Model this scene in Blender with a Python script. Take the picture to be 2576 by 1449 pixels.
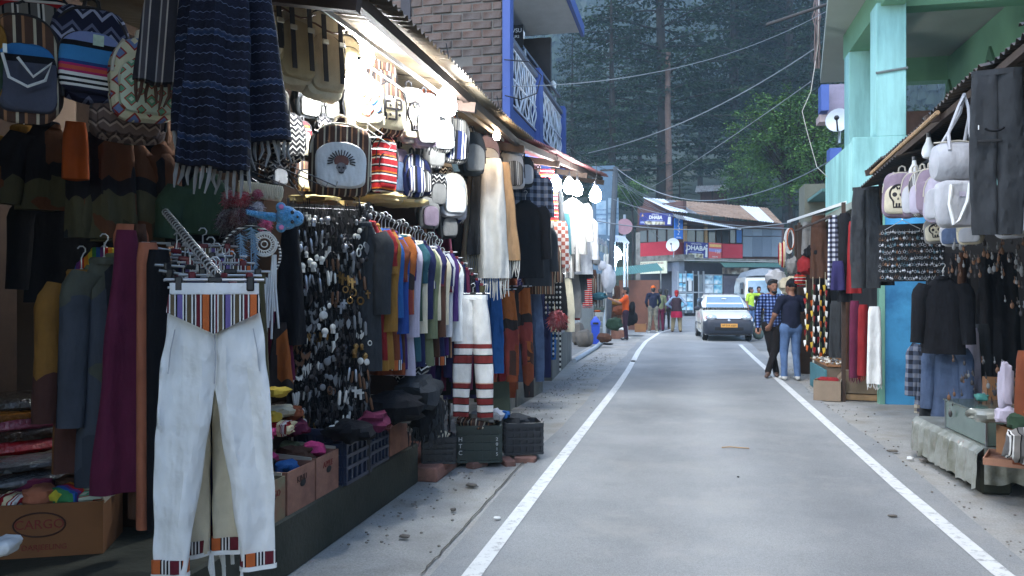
import bpy, math, random, colorsys
import numpy as np
from mathutils import Vector, Matrix, noise as mnoise
random.seed(7)
for o in list(bpy.data.objects): bpy.data.objects.remove(o)
SC = bpy.context.scene
COL = SC.collection
R_ = math.radians
# ------------------------------------------------------------------ camera, sky, sun, exposure
CAM_H = 1.55; YAW = R_(12.1); FOC = 2012.5; CX = 1288.0; HOR = 733.0
cam_d = bpy.data.cameras.new('camera'); cam = bpy.data.objects.new('camera', cam_d); COL.objects.link(cam)
cam.location = (0, 0, CAM_H); cam.rotation_euler = (R_(90), 0, YAW)
cam_d.sensor_width = 36.0; cam_d.lens = 36.0 * FOC / 2576.0; cam_d.shift_y = (HOR - 724.5) / 2576.0
cam_d.clip_start = 0.05; cam_d.clip_end = 3000
SC.camera = cam
SUN_EL, SUN_AZ = R_(58), R_(200)
world = bpy.data.worlds.new('World'); SC.world = world; world.use_nodes = True
wn = world.node_tree.nodes; wl = world.node_tree.links; wn.clear()
sky = wn.new('ShaderNodeTexSky'); sky.sky_type = 'NISHITA'; sky.sun_disc = False
sky.sun_elevation = SUN_EL; sky.sun_rotation = SUN_AZ; sky.air_density = 1.0; sky.dust_density = 0.6; sky.ozone_density = 1.0
bg = wn.new('ShaderNodeBackground'); bg.inputs['Strength'].default_value = 0.12
wo = wn.new('ShaderNodeOutputWorld'); wl.new(sky.outputs[0], bg.inputs[0]); wl.new(bg.outputs[0], wo.inputs[0])
sun_d = bpy.data.lights.new('sun', 'SUN'); sun_d.energy = 0.6; sun_d.angle = R_(35); sun_d.color = (1.0, 0.97, 0.93)
sun = bpy.data.objects.new('sun', sun_d); COL.objects.link(sun)
sun.rotation_euler = (R_(90) - SUN_EL, 0, R_(180) - SUN_AZ)
SC.view_settings.view_transform = 'Standard'; SC.view_settings.look = 'None'
SC.view_settings.exposure = 2.3; SC.view_settings.gamma = 1.0; SC.view_settings.use_curve_mapping = False
SC.render.engine = 'CYCLES'
SC.cycles.use_denoising = True; SC.cycles.max_bounces = 6; SC.cycles.diffuse_bounces = 3; SC.cycles.glossy_bounces = 3
SC.cycles.transmission_bounces = 4; SC.cycles.transparent_max_bounces = 6; SC.cycles.caustics_reflective = False; SC.cycles.caustics_refractive = False
SC.cycles.sample_clamp_indirect = 6.0; SC.cycles.volume_bounces = 0

# ------------------------------------------------------------------ placing: a direction in the view met with a plane of the place
_s, _c = math.sin(YAW), math.cos(YAW)
def P(px, py, s=None, t=None, d=None, z=None):
    xr, zr = (px - CX) / FOC, (HOR - py) / FOC
    v = Vector((-_s + xr * _c, _c + xr * _s, zr))
    k = d if d is not None else s / v.x if s is not None else t / v.y if t is not None else (z - CAM_H) / v.z
    return Vector((v.x * k, v.y * k, CAM_H + v.z * k))
def G(px, py, z=0.0): return P(px, py, z=z)

# ------------------------------------------------------------------ mesh builder
class MB:
    def __init__(s): s.v = []; s.f = []; s.mi = []; s.k = 0; s.M = None
    def add(s, vs, fs):
        b = len(s.v)
        if s.M is not None: vs = [s.M @ Vector(p) for p in vs]
        s.v += [tuple(p) for p in vs]; s.f += [tuple(b + i for i in f) for f in fs]; s.mi += [s.k] * len(fs); return s
    def box(s, c, z, rot=None, bev=0.0):
        hx, hy, hz = z[0] / 2, z[1] / 2, z[2] / 2
        if bev <= 0:
            vs = [(x, y, w) for x in (-hx, hx) for y in (-hy, hy) for w in (-hz, hz)]
            fs = [(0, 1, 3, 2), (4, 6, 7, 5), (0, 4, 5, 1), (2, 3, 7, 6), (0, 2, 6, 4), (1, 5, 7, 3)]
        else:
            bev = min(bev, hx * .9, hy * .9, hz * .9); vs = []; ix = {}
            for a in (-1, 1):
                for b in (-1, 1):
                    for c_ in (-1, 1):
                        for ax in range(3):
                            p = [a * (hx - bev), b * (hy - bev), c_ * (hz - bev)]; p[ax] += (a, b, c_)[ax] * bev
                            ix[(a, b, c_, ax)] = len(vs); vs.append(tuple(p))
            fs = []
            for ax in range(3):
                o1, o2 = [i for i in range(3) if i != ax]
                for sg in (-1, 1):
                    q = []
                    for u, w in ((-1, -1), (1, -1), (1, 1), (-1, 1)):
                        k = [0, 0, 0]; k[ax] = sg; k[o1] = u; k[o2] = w; q.append(ix[(k[0], k[1], k[2], ax)])
                    fs.append(q)
                for u in (-1, 1):
                    for w in (-1, 1):
                        k0 = [0, 0, 0]; k0[o1] = u; k0[o2] = w
                        a_ = list(k0); b_ = list(k0); a_[ax] = -1; b_[ax] = 1
                        fs.append((ix[(*a_, o1)], ix[(*b_, o1)], ix[(*b_, o2)], ix[(*a_, o2)]))
            for a in (-1, 1):
                for b in (-1, 1):
                    for c_ in (-1, 1): fs.append((ix[(a, b, c_, 0)], ix[(a, b, c_, 1)], ix[(a, b, c_, 2)]))
        m = Matrix.Translation(Vector(c))
        if rot is not None: m = m @ (rot if isinstance(rot, Matrix) else Matrix.Rotation(rot, 4, 'Z'))
        return s.add([m @ Vector(p) for p in vs], fs)
    def bar(s, a, b, w, h=None, up=(0, 0, 1), bev=0.0):
        a = Vector(a); b = Vector(b); h = h or w; d = b - a; L = d.length
        if L < 1e-6: return s
        x = d.normalized(); u = Vector(up)
        if abs(x.dot(u)) > .98: u = Vector((0, 1, 0))
        y = u.cross(x).normalized(); z = x.cross(y)
        m = Matrix((x, y, z)).transposed().to_4x4(); m.translation = (a + b) / 2
        return s.box((0, 0, 0), (L, w, h), bev=bev) if False else s._bm(m, (L, w, h), bev)
    def _bm(s, m, z, bev):
        t = MB(); t.box((0, 0, 0), z, bev=bev); return s.add([m @ Vector(p) for p in t.v], t.f)
    def tube(s, pts, r, n=6, cap=True, loop=False):
        pts = [Vector(p) for p in pts]; N = len(pts)
        if N < 2: return s
        rr = r if isinstance(r, (list, tuple)) else [r] * N
        vs = []; fs = []; u = None
        for i, p in enumerate(pts):
            if loop: d = pts[(i + 1) % N] - pts[i - 1]
            else: d = pts[min(i + 1, N - 1)] - pts[max(i - 1, 0)]
            d = d.normalized() if d.length > 1e-9 else Vector((0, 0, 1))
            if u is None:
                u = d.cross(Vector((0, 0, 1)) if abs(d.z) < .9 else Vector((1, 0, 0))).normalized()
            else:
                u = u - d * u.dot(d); u = u.normalized() if u.length > 1e-6 else d.orthogonal().normalized()
            w = d.cross(u)
            vs += [p + (u * math.cos(2 * math.pi * k / n) + w * math.sin(2 * math.pi * k / n)) * rr[i] for k in range(n)]
        for i in range(N if loop else N - 1):
            for k in range(n):
                j = (i + 1) % N
                fs.append((i * n + k, i * n + (k + 1) % n, j * n + (k + 1) % n, j * n + k))
        if cap and not loop: fs += [tuple(range(n - 1, -1, -1)), tuple((N - 1) * n + k for k in range(n))]
        return s.add(vs, fs)
    def loft(s, rings, cap0=True, cap1=True, closed=True):
        n = len(rings[0]); vs = [p for r in rings for p in r]; fs = []
        for i in range(len(rings) - 1):
            for k in range(n if closed else n - 1):
                fs.append((i * n + k, i * n + (k + 1) % n, (i + 1) * n + (k + 1) % n, (i + 1) * n + k))
        if closed and cap0: fs.append(tuple(range(n - 1, -1, -1)))
        if closed and cap1: fs.append(tuple((len(rings) - 1) * n + k for k in range(n)))
        return s.add(vs, fs)
    def lathe(s, prof, n=16, c=(0, 0, 0), cap=True):
        c = Vector(c)
        rings = [[c + Vector((max(r, 1e-4) * math.cos(2 * math.pi * k / n), max(r, 1e-4) * math.sin(2 * math.pi * k / n), z)) for k in range(n)] for r, z in prof]
        return s.loft(rings, cap, cap)
    def prism(s, poly, th, m=None):
        """poly in local XZ, extruded along Y by th (front at y=-th/2)."""
        n = len(poly); vs = [(x, -th / 2, z) for x, z in poly] + [(x, th / 2, z) for x, z in poly]
        fs = [tuple(range(n)), tuple(range(2 * n - 1, n - 1, -1))] + [(i, i + n, (i + 1) % n + n, (i + 1) % n) for i in range(n)]
        if m is not None: vs = [m @ Vector(p) for p in vs]
        return s.add(vs, fs)
    def slab(s, poly, z0, z1):
        n = len(poly); vs = [(x, y, z0) for x, y in poly] + [(x, y, z1) for x, y in poly]
        return s.add(vs, [tuple(range(n - 1, -1, -1)), tuple(range(n, 2 * n))] + [(i, (i + 1) % n, (i + 1) % n + n, i + n) for i in range(n)])
    def sheet(s, g, th=0.0, up=None):
        """grid of points; with th a closed sheet of that thickness along 'up'"""
        a = len(g); b = len(g[0]); vs = [Vector(p) for r in g for p in r]
        fs = [(i * b + j, i * b + j + 1, (i + 1) * b + j + 1, (i + 1) * b + j) for i in range(a - 1) for j in range(b - 1)]
        if th:
            u = Vector(up or (0, 0, 1)) * th; n = a * b
            vs += [p - u for p in vs]; fs += [tuple(n + k for k in reversed(f)) for f in fs[:]]
            rim = [i for i in range(b)] + [i * b + b - 1 for i in range(1, a)] + [(a - 1) * b + j for j in range(b - 2, -1, -1)] + [i * b for i in range(a - 2, 0, -1)]
            fs += [(rim[k], rim[k] + n, rim[(k + 1) % len(rim)] + n, rim[(k + 1) % len(rim)]) for k in range(len(rim))]
        return s.add(vs, fs)
    def ball(s, c, r, n=10, m=7, sc=(1, 1, 1)):
        c = Vector(c); rings = []
        for i in range(m + 1):
            a = -math.pi / 2 + math.pi * i / m; rr = max(math.cos(a), .02) * r
            rings.append([c + Vector((rr * math.cos(2 * math.pi * k / n) * sc[0], rr * math.sin(2 * math.pi * k / n) * sc[1], math.sin(a) * r * sc[2])) for k in range(n)])
        return s.loft(rings)
    def mesh(s, name, mats, smooth=True, ang=38):
        me = bpy.data.meshes.new(name); me.from_pydata(s.v, [], s.f)
        for m in (mats if isinstance(mats, (list, tuple)) else [mats]): me.materials.append(m)
        if s.mi and max(s.mi) > 0: me.polygons.foreach_set('material_index', s.mi)
        if smooth:
            me.polygons.foreach_set('use_smooth', [True] * len(s.f))
            if ang: me.set_sharp_from_angle(angle=R_(ang))
        me.update(); return me
    def build(s, name, mats, parent=None, smooth=True, ang=38, kind=None):
        o = bpy.data.objects.new(name, s.mesh(name, mats, smooth, ang)); COL.objects.link(o)
        if parent is not None: o.parent = parent
        if kind: o['kind'] = kind
        return o
def tag(o, label=None, cat=None, group=None, kind=None):
    if label: o['label'] = label
    if cat: o['category'] = cat
    if group: o['group'] = group
    if kind: o['kind'] = kind
    return o
def thing(name, label, cat, loc=(0, 0, 0), rz=0.0, group=None, rot=None, sc=None):
    o = bpy.data.objects.new(name, None); COL.objects.link(o); o.empty_display_size = .1
    o.location = loc; o.rotation_euler = rot or (0, 0, rz)
    if sc is not None: o.scale = (sc, sc, sc) if not hasattr(sc, '__len__') else sc
    return tag(o, label, cat, group)
def dup(root, loc=None, rot=None, label=None, group=None, sc=None, parent=None):
    c = root.copy(); COL.objects.link(c)
    if parent is not None: c.parent = parent
    if loc is not None: c.location = loc
    if rot is not None: c.rotation_euler = rot
    if sc is not None: c.scale = (sc, sc, sc) if not hasattr(sc, '__len__') else sc
    if label: c['label'] = label
    if group: c['group'] = group
    for ch in list(root.children): dup(ch, parent=c)
    return c
def obj_of(me, name, parent=None, loc=None, rot=None, sc=None):
    o = bpy.data.objects.new(name, me); COL.objects.link(o)
    if parent is not None: o.parent = parent
    if loc is not None: o.location = loc
    if rot is not None: o.rotation_euler = rot
    if sc is not None: o.scale = (sc, sc, sc) if not hasattr(sc, '__len__') else sc
    return o
def text(name, body, size, mat, parent, loc, rot=(R_(90), 0, 0), ext=.002, align='CENTER', sx=1.0, bold=0.0):
    cu = bpy.data.curves.new(name, 'FONT'); cu.body = body; cu.size = size; cu.extrude = ext; cu.align_x = align; cu.align_y = 'CENTER'
    cu.resolution_u = 3; cu.offset = bold; cu.materials.append(mat)
    to = bpy.data.objects.new(name, cu); COL.objects.link(to); me = bpy.data.meshes.new_from_object(to); bpy.data.objects.remove(to); bpy.data.curves.remove(cu)
    if not me.materials: me.materials.append(mat)
    o = bpy.data.objects.new(name, me); COL.objects.link(o); o.parent = parent; o.location = loc; o.rotation_euler = rot; o.scale = (sx, 1, 1); return o
def lerp(a, b, t): return a + (b - a) * t
def nz(x, y=0.0, z=0.0): return mnoise.noise(Vector((x, y, z)))
def arc(c, r, a0, a1, n, plane='XZ'):
    out = []
    for i in range(n + 1):
        a = lerp(a0, a1, i / n); u, w = r * math.cos(a), r * math.sin(a)
        out.append(Vector(c) + (Vector((u, 0, w)) if plane == 'XZ' else Vector((u, w, 0)) if plane == 'XY' else Vector((0, u, w))))
    return out
def catenary(a, b, sag, n=14):
    a = Vector(a); b = Vector(b)
    return [a.lerp(b, i / n) - Vector((0, 0, sag * 4 * (i / n) * (1 - i / n))) for i in range(n + 1)]

# ------------------------------------------------------------------ materials
def srgb(r, g=None, b=None):
    if g is None: h = r.lstrip('#'); r, g, b = [int(h[i:i + 2], 16) for i in (0, 2, 4)]
    return tuple(((c / 255) / 12.92 if c / 255 <= .04045 else ((c / 255 + .055) / 1.055) ** 2.4) for c in (r, g, b))
_MC = {}
class NT:
    def __init__(s, name):
        s.m = bpy.data.materials.new(name); s.m.use_nodes = True; s.t = s.m.node_tree
        s.b = s.t.nodes['Principled BSDF']; s._co = None; s._xyz = None
    def n(s, k, **kw):
        o = s.t.nodes.new(k)
        for a, v in kw.items(): setattr(o, a, v)
        return o
    def l(s, a, b): s.t.links.new(a, b)
    @property
    def co(s):
        if s._co is None: s._co = s.n('ShaderNodeTexCoord').outputs['Object']
        return s._co
    def xyz(s, i):
        if s._xyz is None: s._xyz = s.n('ShaderNodeSeparateXYZ'); s.l(s.co, s._xyz.inputs[0])
        return s._xyz.outputs[i]
    def math(s, op, a, b=None, c=None):
        o = s.n('ShaderNodeMath', operation=op)
        for i, v in enumerate((a, b, c)):
            if v is None: continue
            if isinstance(v, (int, float)): o.inputs[i].default_value = v
            else: s.l(v, o.inputs[i])
        return o.outputs[0]
    def noise(s, scale, detail=3.0, rough=.6, co=None, stretch=None):
        o = s.n('ShaderNodeTexNoise'); o.inputs['Scale'].default_value = scale; o.inputs['Detail'].default_value = detail; o.inputs['Roughness'].default_value = rough
        c = co or s.co
        if stretch:
            mp = s.n('ShaderNodeMapping'); mp.inputs['Scale'].default_value = stretch; s.l(c, mp.inputs[0]); c = mp.outputs[0]
        s.l(c, o.inputs['Vector']); return o.outputs['Fac']
    def ramp(s, fac, stops, const=False):
        o = s.n('ShaderNodeValToRGB'); e = o.color_ramp.elements; o.color_ramp.interpolation = 'CONSTANT' if const else 'LINEAR'
        while len(e) < len(stops): e.new(1.0)
        for i, (p, c) in enumerate(stops): e[i].position = min(max(p, 0), 1); e[i].color = (*c[:3], 1)
        s.l(fac, o.inputs[0]); return o.outputs['Color']
    def mix(s, fac, a, b, mode='MIX'):
        o = s.n('ShaderNodeMix', data_type='RGBA', blend_type=mode)
        for i, v in ((0, fac), (6, a), (7, b)):
            if isinstance(v, (int, float)): o.inputs[i].default_value = v
            elif isinstance(v, tuple): o.inputs[i].default_value = (*v[:3], 1)
            else: s.l(v, o.inputs[i])
        return o.outputs[2]
    def scale(s, colr, fac):
        o = s.n('ShaderNodeVectorMath', operation='SCALE')
        if isinstance(colr, tuple): o.inputs[0].default_value = colr[:3]
        else: s.l(colr, o.inputs[0])
        s.l(fac, o.inputs['Scale']); return o.outputs[0]
    def rng(s, fac, a, b):
        o = s.n('ShaderNodeMapRange'); o.inputs['From Min'].default_value = .25; o.inputs['From Max'].default_value = .75
        o.inputs['To Min'].default_value = a; o.inputs['To Max'].default_value = b; s.l(fac, o.inputs[0]); return o.outputs[0]
    def bump(s, h, st, dist=.01):
        o = s.n('ShaderNodeBump'); o.inputs['Strength'].default_value = st; o.inputs['Distance'].default_value = dist
        s.l(h, o.inputs['Height']); s.l(o.outputs[0], s.b.inputs['Normal'])
def stripes(cols, axis='Z', per=.2, zig=0.0, zf=20.0, other='X', off=0.0):
    """repeating bands: cols = [(width, colour)...]; zig gives a woven zigzag edge"""
    ax = 'XYZ'.index(axis); ot = 'XYZ'.index(other)
    def f(nt):
        v = nt.math('DIVIDE', nt.xyz(ax), per)
        if zig:
            pp = nt.math('PINGPONG', nt.math('MULTIPLY', nt.xyz(ot), zf), 1.0)
            v = nt.math('MULTIPLY_ADD', pp, zig, v)
        v = nt.math('FRACT', nt.math('ADD', v, 50.0 + off))
        tot = sum(w for w, _ in cols); st = []; p = 0.0
        for w, c in cols: st.append((p / tot, c)); p += w
        return nt.ramp(v, st[:32], const=True)
    return f
def diamonds(base, fig, line, per=.08, th=.5):
    def f(nt):
        a = nt.math('PINGPONG', nt.math('DIVIDE', nt.math('ADD', nt.xyz(0), 10.0), per), .5)
        b = nt.math('PINGPONG', nt.math('DIVIDE', nt.math('ADD', nt.xyz(2), 10.0), per), .5)
        return nt.ramp(nt.math('ADD', a, b), [(0, fig), (.18, line), (.26, base), (.62, line), (.7, fig), (.86, base)], const=True)
    return f
def patches(cols, scale=6.0):
    """patchwork cloth: a colour for each square cell"""
    def f(nt):
        o = nt.n('ShaderNodeTexVoronoi', distance='CHEBYCHEV'); o.inputs['Scale'].default_value = scale; o.inputs['Randomness'].default_value = .7
        nt.l(nt.co, o.inputs['Vector']); sp = nt.n('ShaderNodeSeparateColor'); nt.l(o.outputs['Color'], sp.inputs[0])
        return nt.ramp(sp.outputs[0], [(i / len(cols), c) for i, c in enumerate(cols)], const=True)
    return f
def plaid(a, b, c, per=.06):
    def f(nt):
        u = nt.math('GREATER_THAN', nt.math('FRACT', nt.math('DIVIDE', nt.math('ADD', nt.xyz(0), 9.0), per)), .5)
        w = nt.math('GREATER_THAN', nt.math('FRACT', nt.math('DIVIDE', nt.math('ADD', nt.xyz(2), 9.0), per)), .5)
        return nt.ramp(nt.math('MULTIPLY', nt.math('ADD', u, w), .49), [(0, a), (.3, b), (.7, c)], const=True)
    return f
def blotch(cols, scale=5.0, detail=2.0):
    def f(nt): return nt.ramp(nt.noise(scale, detail), [(.3 + .4 * i / max(1, len(cols) - 1), c) for i, c in enumerate(cols)])
    return f
def mat(name, col=(.5, .5, .5), rough=.8, metal=0.0, var=.12, vs=5.0, bump=0.0, bs=60.0, pat=None, emit=None, es=0.0, alpha=None, trans=0.0, spec=.5, bd=.01, sheen=0.0, coat=0.0, dirt=None, ds=2.0, stretch=None, wrinkle=0.0):
    if name in _MC: return _MC[name]
    nt = NT(name); b = nt.b
    c = pat(nt) if pat else tuple(col[:3])
    if dirt: c = nt.mix(nt.ramp(nt.noise(ds, 5.0, .65, stretch=stretch), [(.42, (0, 0, 0)), (.68, (1, 1, 1))]), c, tuple(dirt))
    if var > 0: c = nt.scale(c, nt.rng(nt.noise(vs, 4.0), 1 - var, 1 + var))
    if isinstance(c, tuple): b.inputs['Base Color'].default_value = (*c, 1)
    else: nt.l(c, b.inputs['Base Color'])
    b.inputs['Roughness'].default_value = rough; b.inputs['Metallic'].default_value = metal
    b.inputs['Specular IOR Level'].default_value = spec
    if wrinkle:
        wv = nt.math('MULTIPLY_ADD', nt.noise(4.2, 3.0, .5, stretch=(1.7, 1.7, .75)), wrinkle, nt.math('MULTIPLY', nt.noise(bs, 2.0), .06)); nt.bump(wv, .8, .05)
        cv = nt.rng(nt.noise(7.0, 3.0, .55, stretch=(1.4, 1.4, .6)), .88, 1.08); src = b.inputs['Base Color'].links[0].from_socket; nt.l(nt.scale(src, cv), b.inputs['Base Color'])
    elif bump: nt.bump(nt.noise(bs, 3.0), bump, bd)
    if emit: b.inputs['Emission Color'].default_value = (*emit, 1); b.inputs['Emission Strength'].default_value = es
    if trans: b.inputs['Transmission Weight'].default_value = trans
    if alpha is not None: b.inputs['Alpha'].default_value = alpha
    if sheen: b.inputs['Sheen Weight'].default_value = sheen
    if coat: b.inputs['Coat Weight'].default_value = coat
    _MC[name] = nt.m; return nt.m
def cloth(name, col=(.5, .5, .5), pat=None, var=.14, **k):
    k.setdefault('wrinkle', 1.0); k.setdefault('bump', .35); k.setdefault('bs', 220.0); k.setdefault('bd', .004)
    return mat(name, col, rough=.92, var=var, vs=k.pop('vs', 9.0), pat=pat, spec=.2, **k)
# ------------------------------------------------------------------ common materials
def asphalt(nt):
    base = nt.ramp(nt.noise(.55, 5.0, .6), [(.35, srgb(117, 119, 119)), (.65, srgb(133, 134, 132))])
    sp = nt.noise(160.0, 2.0, .7)
    c = nt.scale(base, nt.rng(sp, .66, 1.36))
    dust = nt.ramp(nt.noise(1.3, 6.0, .7), [(.5, (0, 0, 0)), (.75, (.55, .55, .55))])
    tr = nt.math('MULTIPLY', nt.math('ADD', nt.math('SINE', nt.math('MULTIPLY_ADD', nt.xyz(0), 4.5, 3.2)), 1.0), nt.noise(.8, 4.0, .6, stretch=(1, .15, 1)))
    c = nt.scale(c, nt.math('MULTIPLY_ADD', tr, -.20, 1.10))
    return nt.mix(nt.ramp(nt.noise(1.1, 8.0, .8, stretch=(1.0, .4, 1)), [(.55, (0, 0, 0)), (.72, (.4, .4, .4))]), nt.mix(dust, c, srgb(147, 145, 138)), srgb(104, 105, 105))
ASPH = mat('road_asphalt', pat=asphalt, rough=.85, var=.1, vs=.8, bump=.5, bs=190, bd=.006, spec=.35)
def dustg(nt):
    base = nt.ramp(nt.noise(1.1, 6.0, .65), [(.3, srgb(128, 127, 122)), (.5, srgb(150, 149, 144)), (.7, srgb(136, 130, 118))])
    return nt.scale(base, nt.rng(nt.noise(70.0, 3.0, .7), .75, 1.25))
DUST = mat('dusty_shoulder', pat=dustg, rough=.95, var=.12, vs=3.0, bump=.7, bs=60, bd=.012, spec=.2)
def linep(nt):
    w = nt.ramp(nt.noise(17.0, 6.0, .7), [(.35, (.15, .15, .15)), (.47, (1, 1, 1))])
    return nt.mix(w, srgb(134, 135, 133), srgb(198, 199, 195))
LINE = mat('worn_white_paint', pat=linep, rough=.8, var=.08, bump=.3, bs=150)
CONC = mat('grey_concrete', srgb(128, 126, 120), var=.2, vs=2.5, bump=.4, bs=35, dirt=srgb(70, 68, 60), ds=1.6)
MOSS = mat('mossy_concrete', srgb(58, 58, 47), var=.25, vs=2.0, bump=.5, bs=30, dirt=srgb(34, 38, 25), ds=1.4)
PLASTER = mat('stained_plaster', srgb(120, 116, 110), var=.18, vs=2.0, bump=.3, bs=25, dirt=srgb(62, 68, 52), ds=1.3, stretch=(1, 1, .4))
DARKWOOD = mat('dark_brown_wood', srgb(58, 42, 32), var=.3, vs=6.0, bump=.3, bs=30)
WOOD = mat('brown_wood', srgb(112, 74, 46), var=.25, vs=8.0, bump=.3, bs=40)
PALEWOOD = mat('pale_wood', srgb(158, 128, 92), var=.2, vs=8.0, bump=.2, bs=50)
BLACKM = mat('black_metal', srgb(30, 30, 32), rough=.45, var=.1)
STEEL = mat('grey_steel', srgb(150, 154, 156), rough=.35, metal=.85, var=.1)
GALV = mat('galvanised_roof', srgb(150, 156, 160), rough=.45, metal=.5, var=.2, vs=2.5, dirt=srgb(98, 84, 70), ds=2.2)
RUSTROOF = mat('rusty_brown_roof', srgb(146, 124, 104), rough=.7, var=.2, vs=2.0, dirt=srgb(116, 88, 66), ds=1.5)
WHITEROOF = mat('pale_roof_sheet', srgb(206, 214, 220), rough=.5, var=.1, vs=2.0)
DARKROOF = mat('sooty_roof_sheet', srgb(54, 52, 50), rough=.6, var=.25, vs=4.0, dirt=srgb(88, 74, 58), ds=3.0)
ROOFUNDER = mat('stall_roof_sheet', srgb(92, 84, 70), rough=.6, var=.25, vs=2.0, dirt=srgb(76, 58, 40), ds=1.8)
TEAL = mat('teal_painted_wall', srgb(150, 200, 195), rough=.85, var=.10, vs=1.6, bump=.2, bs=30, dirt=srgb(116, 162, 156), ds=1.6, stretch=(2.2, 2.2, .3))
GREENW = mat('green_painted_wall', srgb(104, 148, 118), rough=.85, var=.12, vs=1.5)
SOFFIT = mat('grey_green_soffit', srgb(150, 156, 146), rough=.9, var=.1, vs=1.0)
BLUEW = mat('sky_blue_wall', srgb(78, 166, 216), rough=.8, var=.07, vs=1.2, bump=.15, bs=30, dirt=srgb(44, 112, 158), ds=1.2)
ROYAL = mat('royal_blue_paint', srgb(60, 84, 148), rough=.6, var=.1, vs=3.0)
WHITEP = mat('white_paint', srgb(220, 220, 216), rough=.6, var=.05)
BLACK = mat('matt_black', srgb(18, 18, 19), rough=.8, var=.1)
RED = mat('red_board', srgb(178, 38, 54), rough=.7, var=.08)
GLASSD = mat('dark_window_glass', srgb(52, 60, 70), rough=.08, var=.25, vs=1.2, spec=.8)

def corr(mb, a, b, c, d, waves, amp=.012, nv=2, th=.002, per=4):
    """corrugated sheet: a-b is the lower edge (waves run along it), c-d the upper edge behind b-a"""
    a, b, c, d = map(Vector, (a, b, c, d)); N = max(2, int(waves * per)); nrm = (b - a).cross(d - a).normalized()
    g = []
    for j in range(nv + 1):
        r = []
        for i in range(N + 1):
            u, v = i / N, j / nv
            r.append(a.lerp(b, u).lerp(d.lerp(c, u), v) + nrm * amp * math.sin(2 * math.pi * waves * u))
        g.append(r)
    return mb.sheet(g, th=th, up=nrm)

# ------------------------------------------------------------------ ground, road, markings
mb = MB(); N = 40
xs = [-600 + 1200 * i / N for i in range(N + 1)]
mb.sheet([[(x, y, -.012) for x in (-700, -60, -20, 20, 60, 700)] for y in (-60, -10, 20, 60, 120, 900)])
tag(mb.build('ground', mat('packed_ground', srgb(120, 121, 118), rough=.95, var=.2, vs=.4, bump=.5, bs=20, dirt=srgb(96, 92, 84), ds=.3)), kind='structure')
mb = MB()
mb.sheet([[(x, y, 0.0 + .006 * nz(x * .8, y * .8)) for x in (-2.6, -2.2, -1.9, -1.6, -1.3)] for y in [-3 + .5 * i for i in range(60)]])
mb.sheet([[(x, y, 0.0 + .006 * nz(x * .8, y * .8)) for x in (1.7, 2.0, 2.4, 2.9, 3.6)] for y in [-3 + .5 * i for i in range(50)]])
tag(mb.build('shoulder', DUST), kind='structure')
mb = MB(); L = [(-3.0 + i * .5) for i in range(64)]
edge = lambda y, k: k + .05 * nz(y * .9, k * 7)
mb.sheet([[(lerp(edge(y, -1.36), edge(y, 1.92), u), y, .010) for u in (0, .25, .5, .75, 1)] for y in L])
mb.sheet([[(x, y, .009) for x in (-3.5, 0, 4, 9, 16)] for y in (28.3, 34, 42, 60)])
tag(mb.build('road', ASPH), kind='structure')
def line_strip(name, pts, w, lab):
    mb = MB(); g = []; n = len(pts)
    for i, p in enumerate(pts):
        d = (Vector(pts[min(i + 1, n - 1)]) - Vector(pts[max(i - 1, 0)])).normalized(); q = Vector((d.y, -d.x, 0)) * w / 2
        g.append([Vector(p) - q, Vector(p) + q])
    mb.sheet(g); return tag(mb.build(name, LINE), lab, 'road marking', kind='structure')
def ground_pts(pp, z=.0145):
    out = []
    for a, b in zip(pp[:-1], pp[1:]):
        A_, B_ = G(*a), G(*b); k = max(2, int((B_ - A_).length / .5))
        out += [A_.lerp(B_, i / k) for i in range(k)]
    out.append(G(*pp[-1])); return [Vector((p.x, p.y, z)) for p in out]
line_strip('road_line', ground_pts([(1080, 1600), (1190, 1449), (1385, 1192), (1554, 972), (1578, 936), (1594, 908)]), .105, 'white edge line of the road beside the stalls')
line_strip('road_line', ground_pts([(1592, 912), (1606, 885), (1625, 860), (1658, 838), (1700, 826)]), .12, 'far stretch of white edge line curving past the stalls')
line_strip('road_line', ground_pts([(2680, 1560), (2520, 1449), (2260, 1228), (1975, 972), (1895, 900), (1862, 868)]), .11, 'white edge line of the road by the blue wall')

# ------------------------------------------------------------------ stall row along the road: plinths, walls, roof
sh = thing('stall_row', 'long open-fronted row of souvenir stalls with corrugated roof', 'market stalls')
mb = MB(); mb.box((-4.1, 1.6, .1625), (4.0, 9.15, .325), bev=.012); mb.build('plinth', MOSS, sh)
mb = MB(); mb.box((-3.0, 6.75, .06), (2.1, 1.1, .12), bev=.01); mb.build('step', mat('pink_tile', srgb(172, 120, 104), rough=.6, var=.2, dirt=srgb(90, 66, 54)), sh)
mb = MB(); mb.box((-4.2, 8.9, .08), (4.0, 3.1, .16)); mb.build('floor', CONC, sh)
pA, pB, pC, pD = G(1300, 1025), G(1366, 985), G(1388, 958), G(1438, 905)
mb = MB(); mb.slab([(pA.x, pA.y), (pB.x, pB.y), (-6, pB.y), (-6, pA.y)][::-1], 0, .46); mb.build('plinth', PLASTER, sh)
mb = MB(); mb.slab([(pB.x - .25, pB.y + .003), (pC.x - .25, pC.y), (-6, pC.y), (-6, pB.y + .003)][::-1], 0, .2); mb.build('step', CONC, sh)
mb = MB(); mb.slab([(pB.x - .5, pB.y + .004), (pC.x - .5, pC.y), (-6, pC.y), (-6, pB.y + .004)][::-1], 0, .38); mb.build('step', CONC, sh)
mb = MB(); mb.slab([(pC.x, pC.y), (pD.x, pD.y), (-7, pD.y), (-6, pC.y)][::-1], 0, .72); mb.build('plinth', PLASTER, sh)
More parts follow.
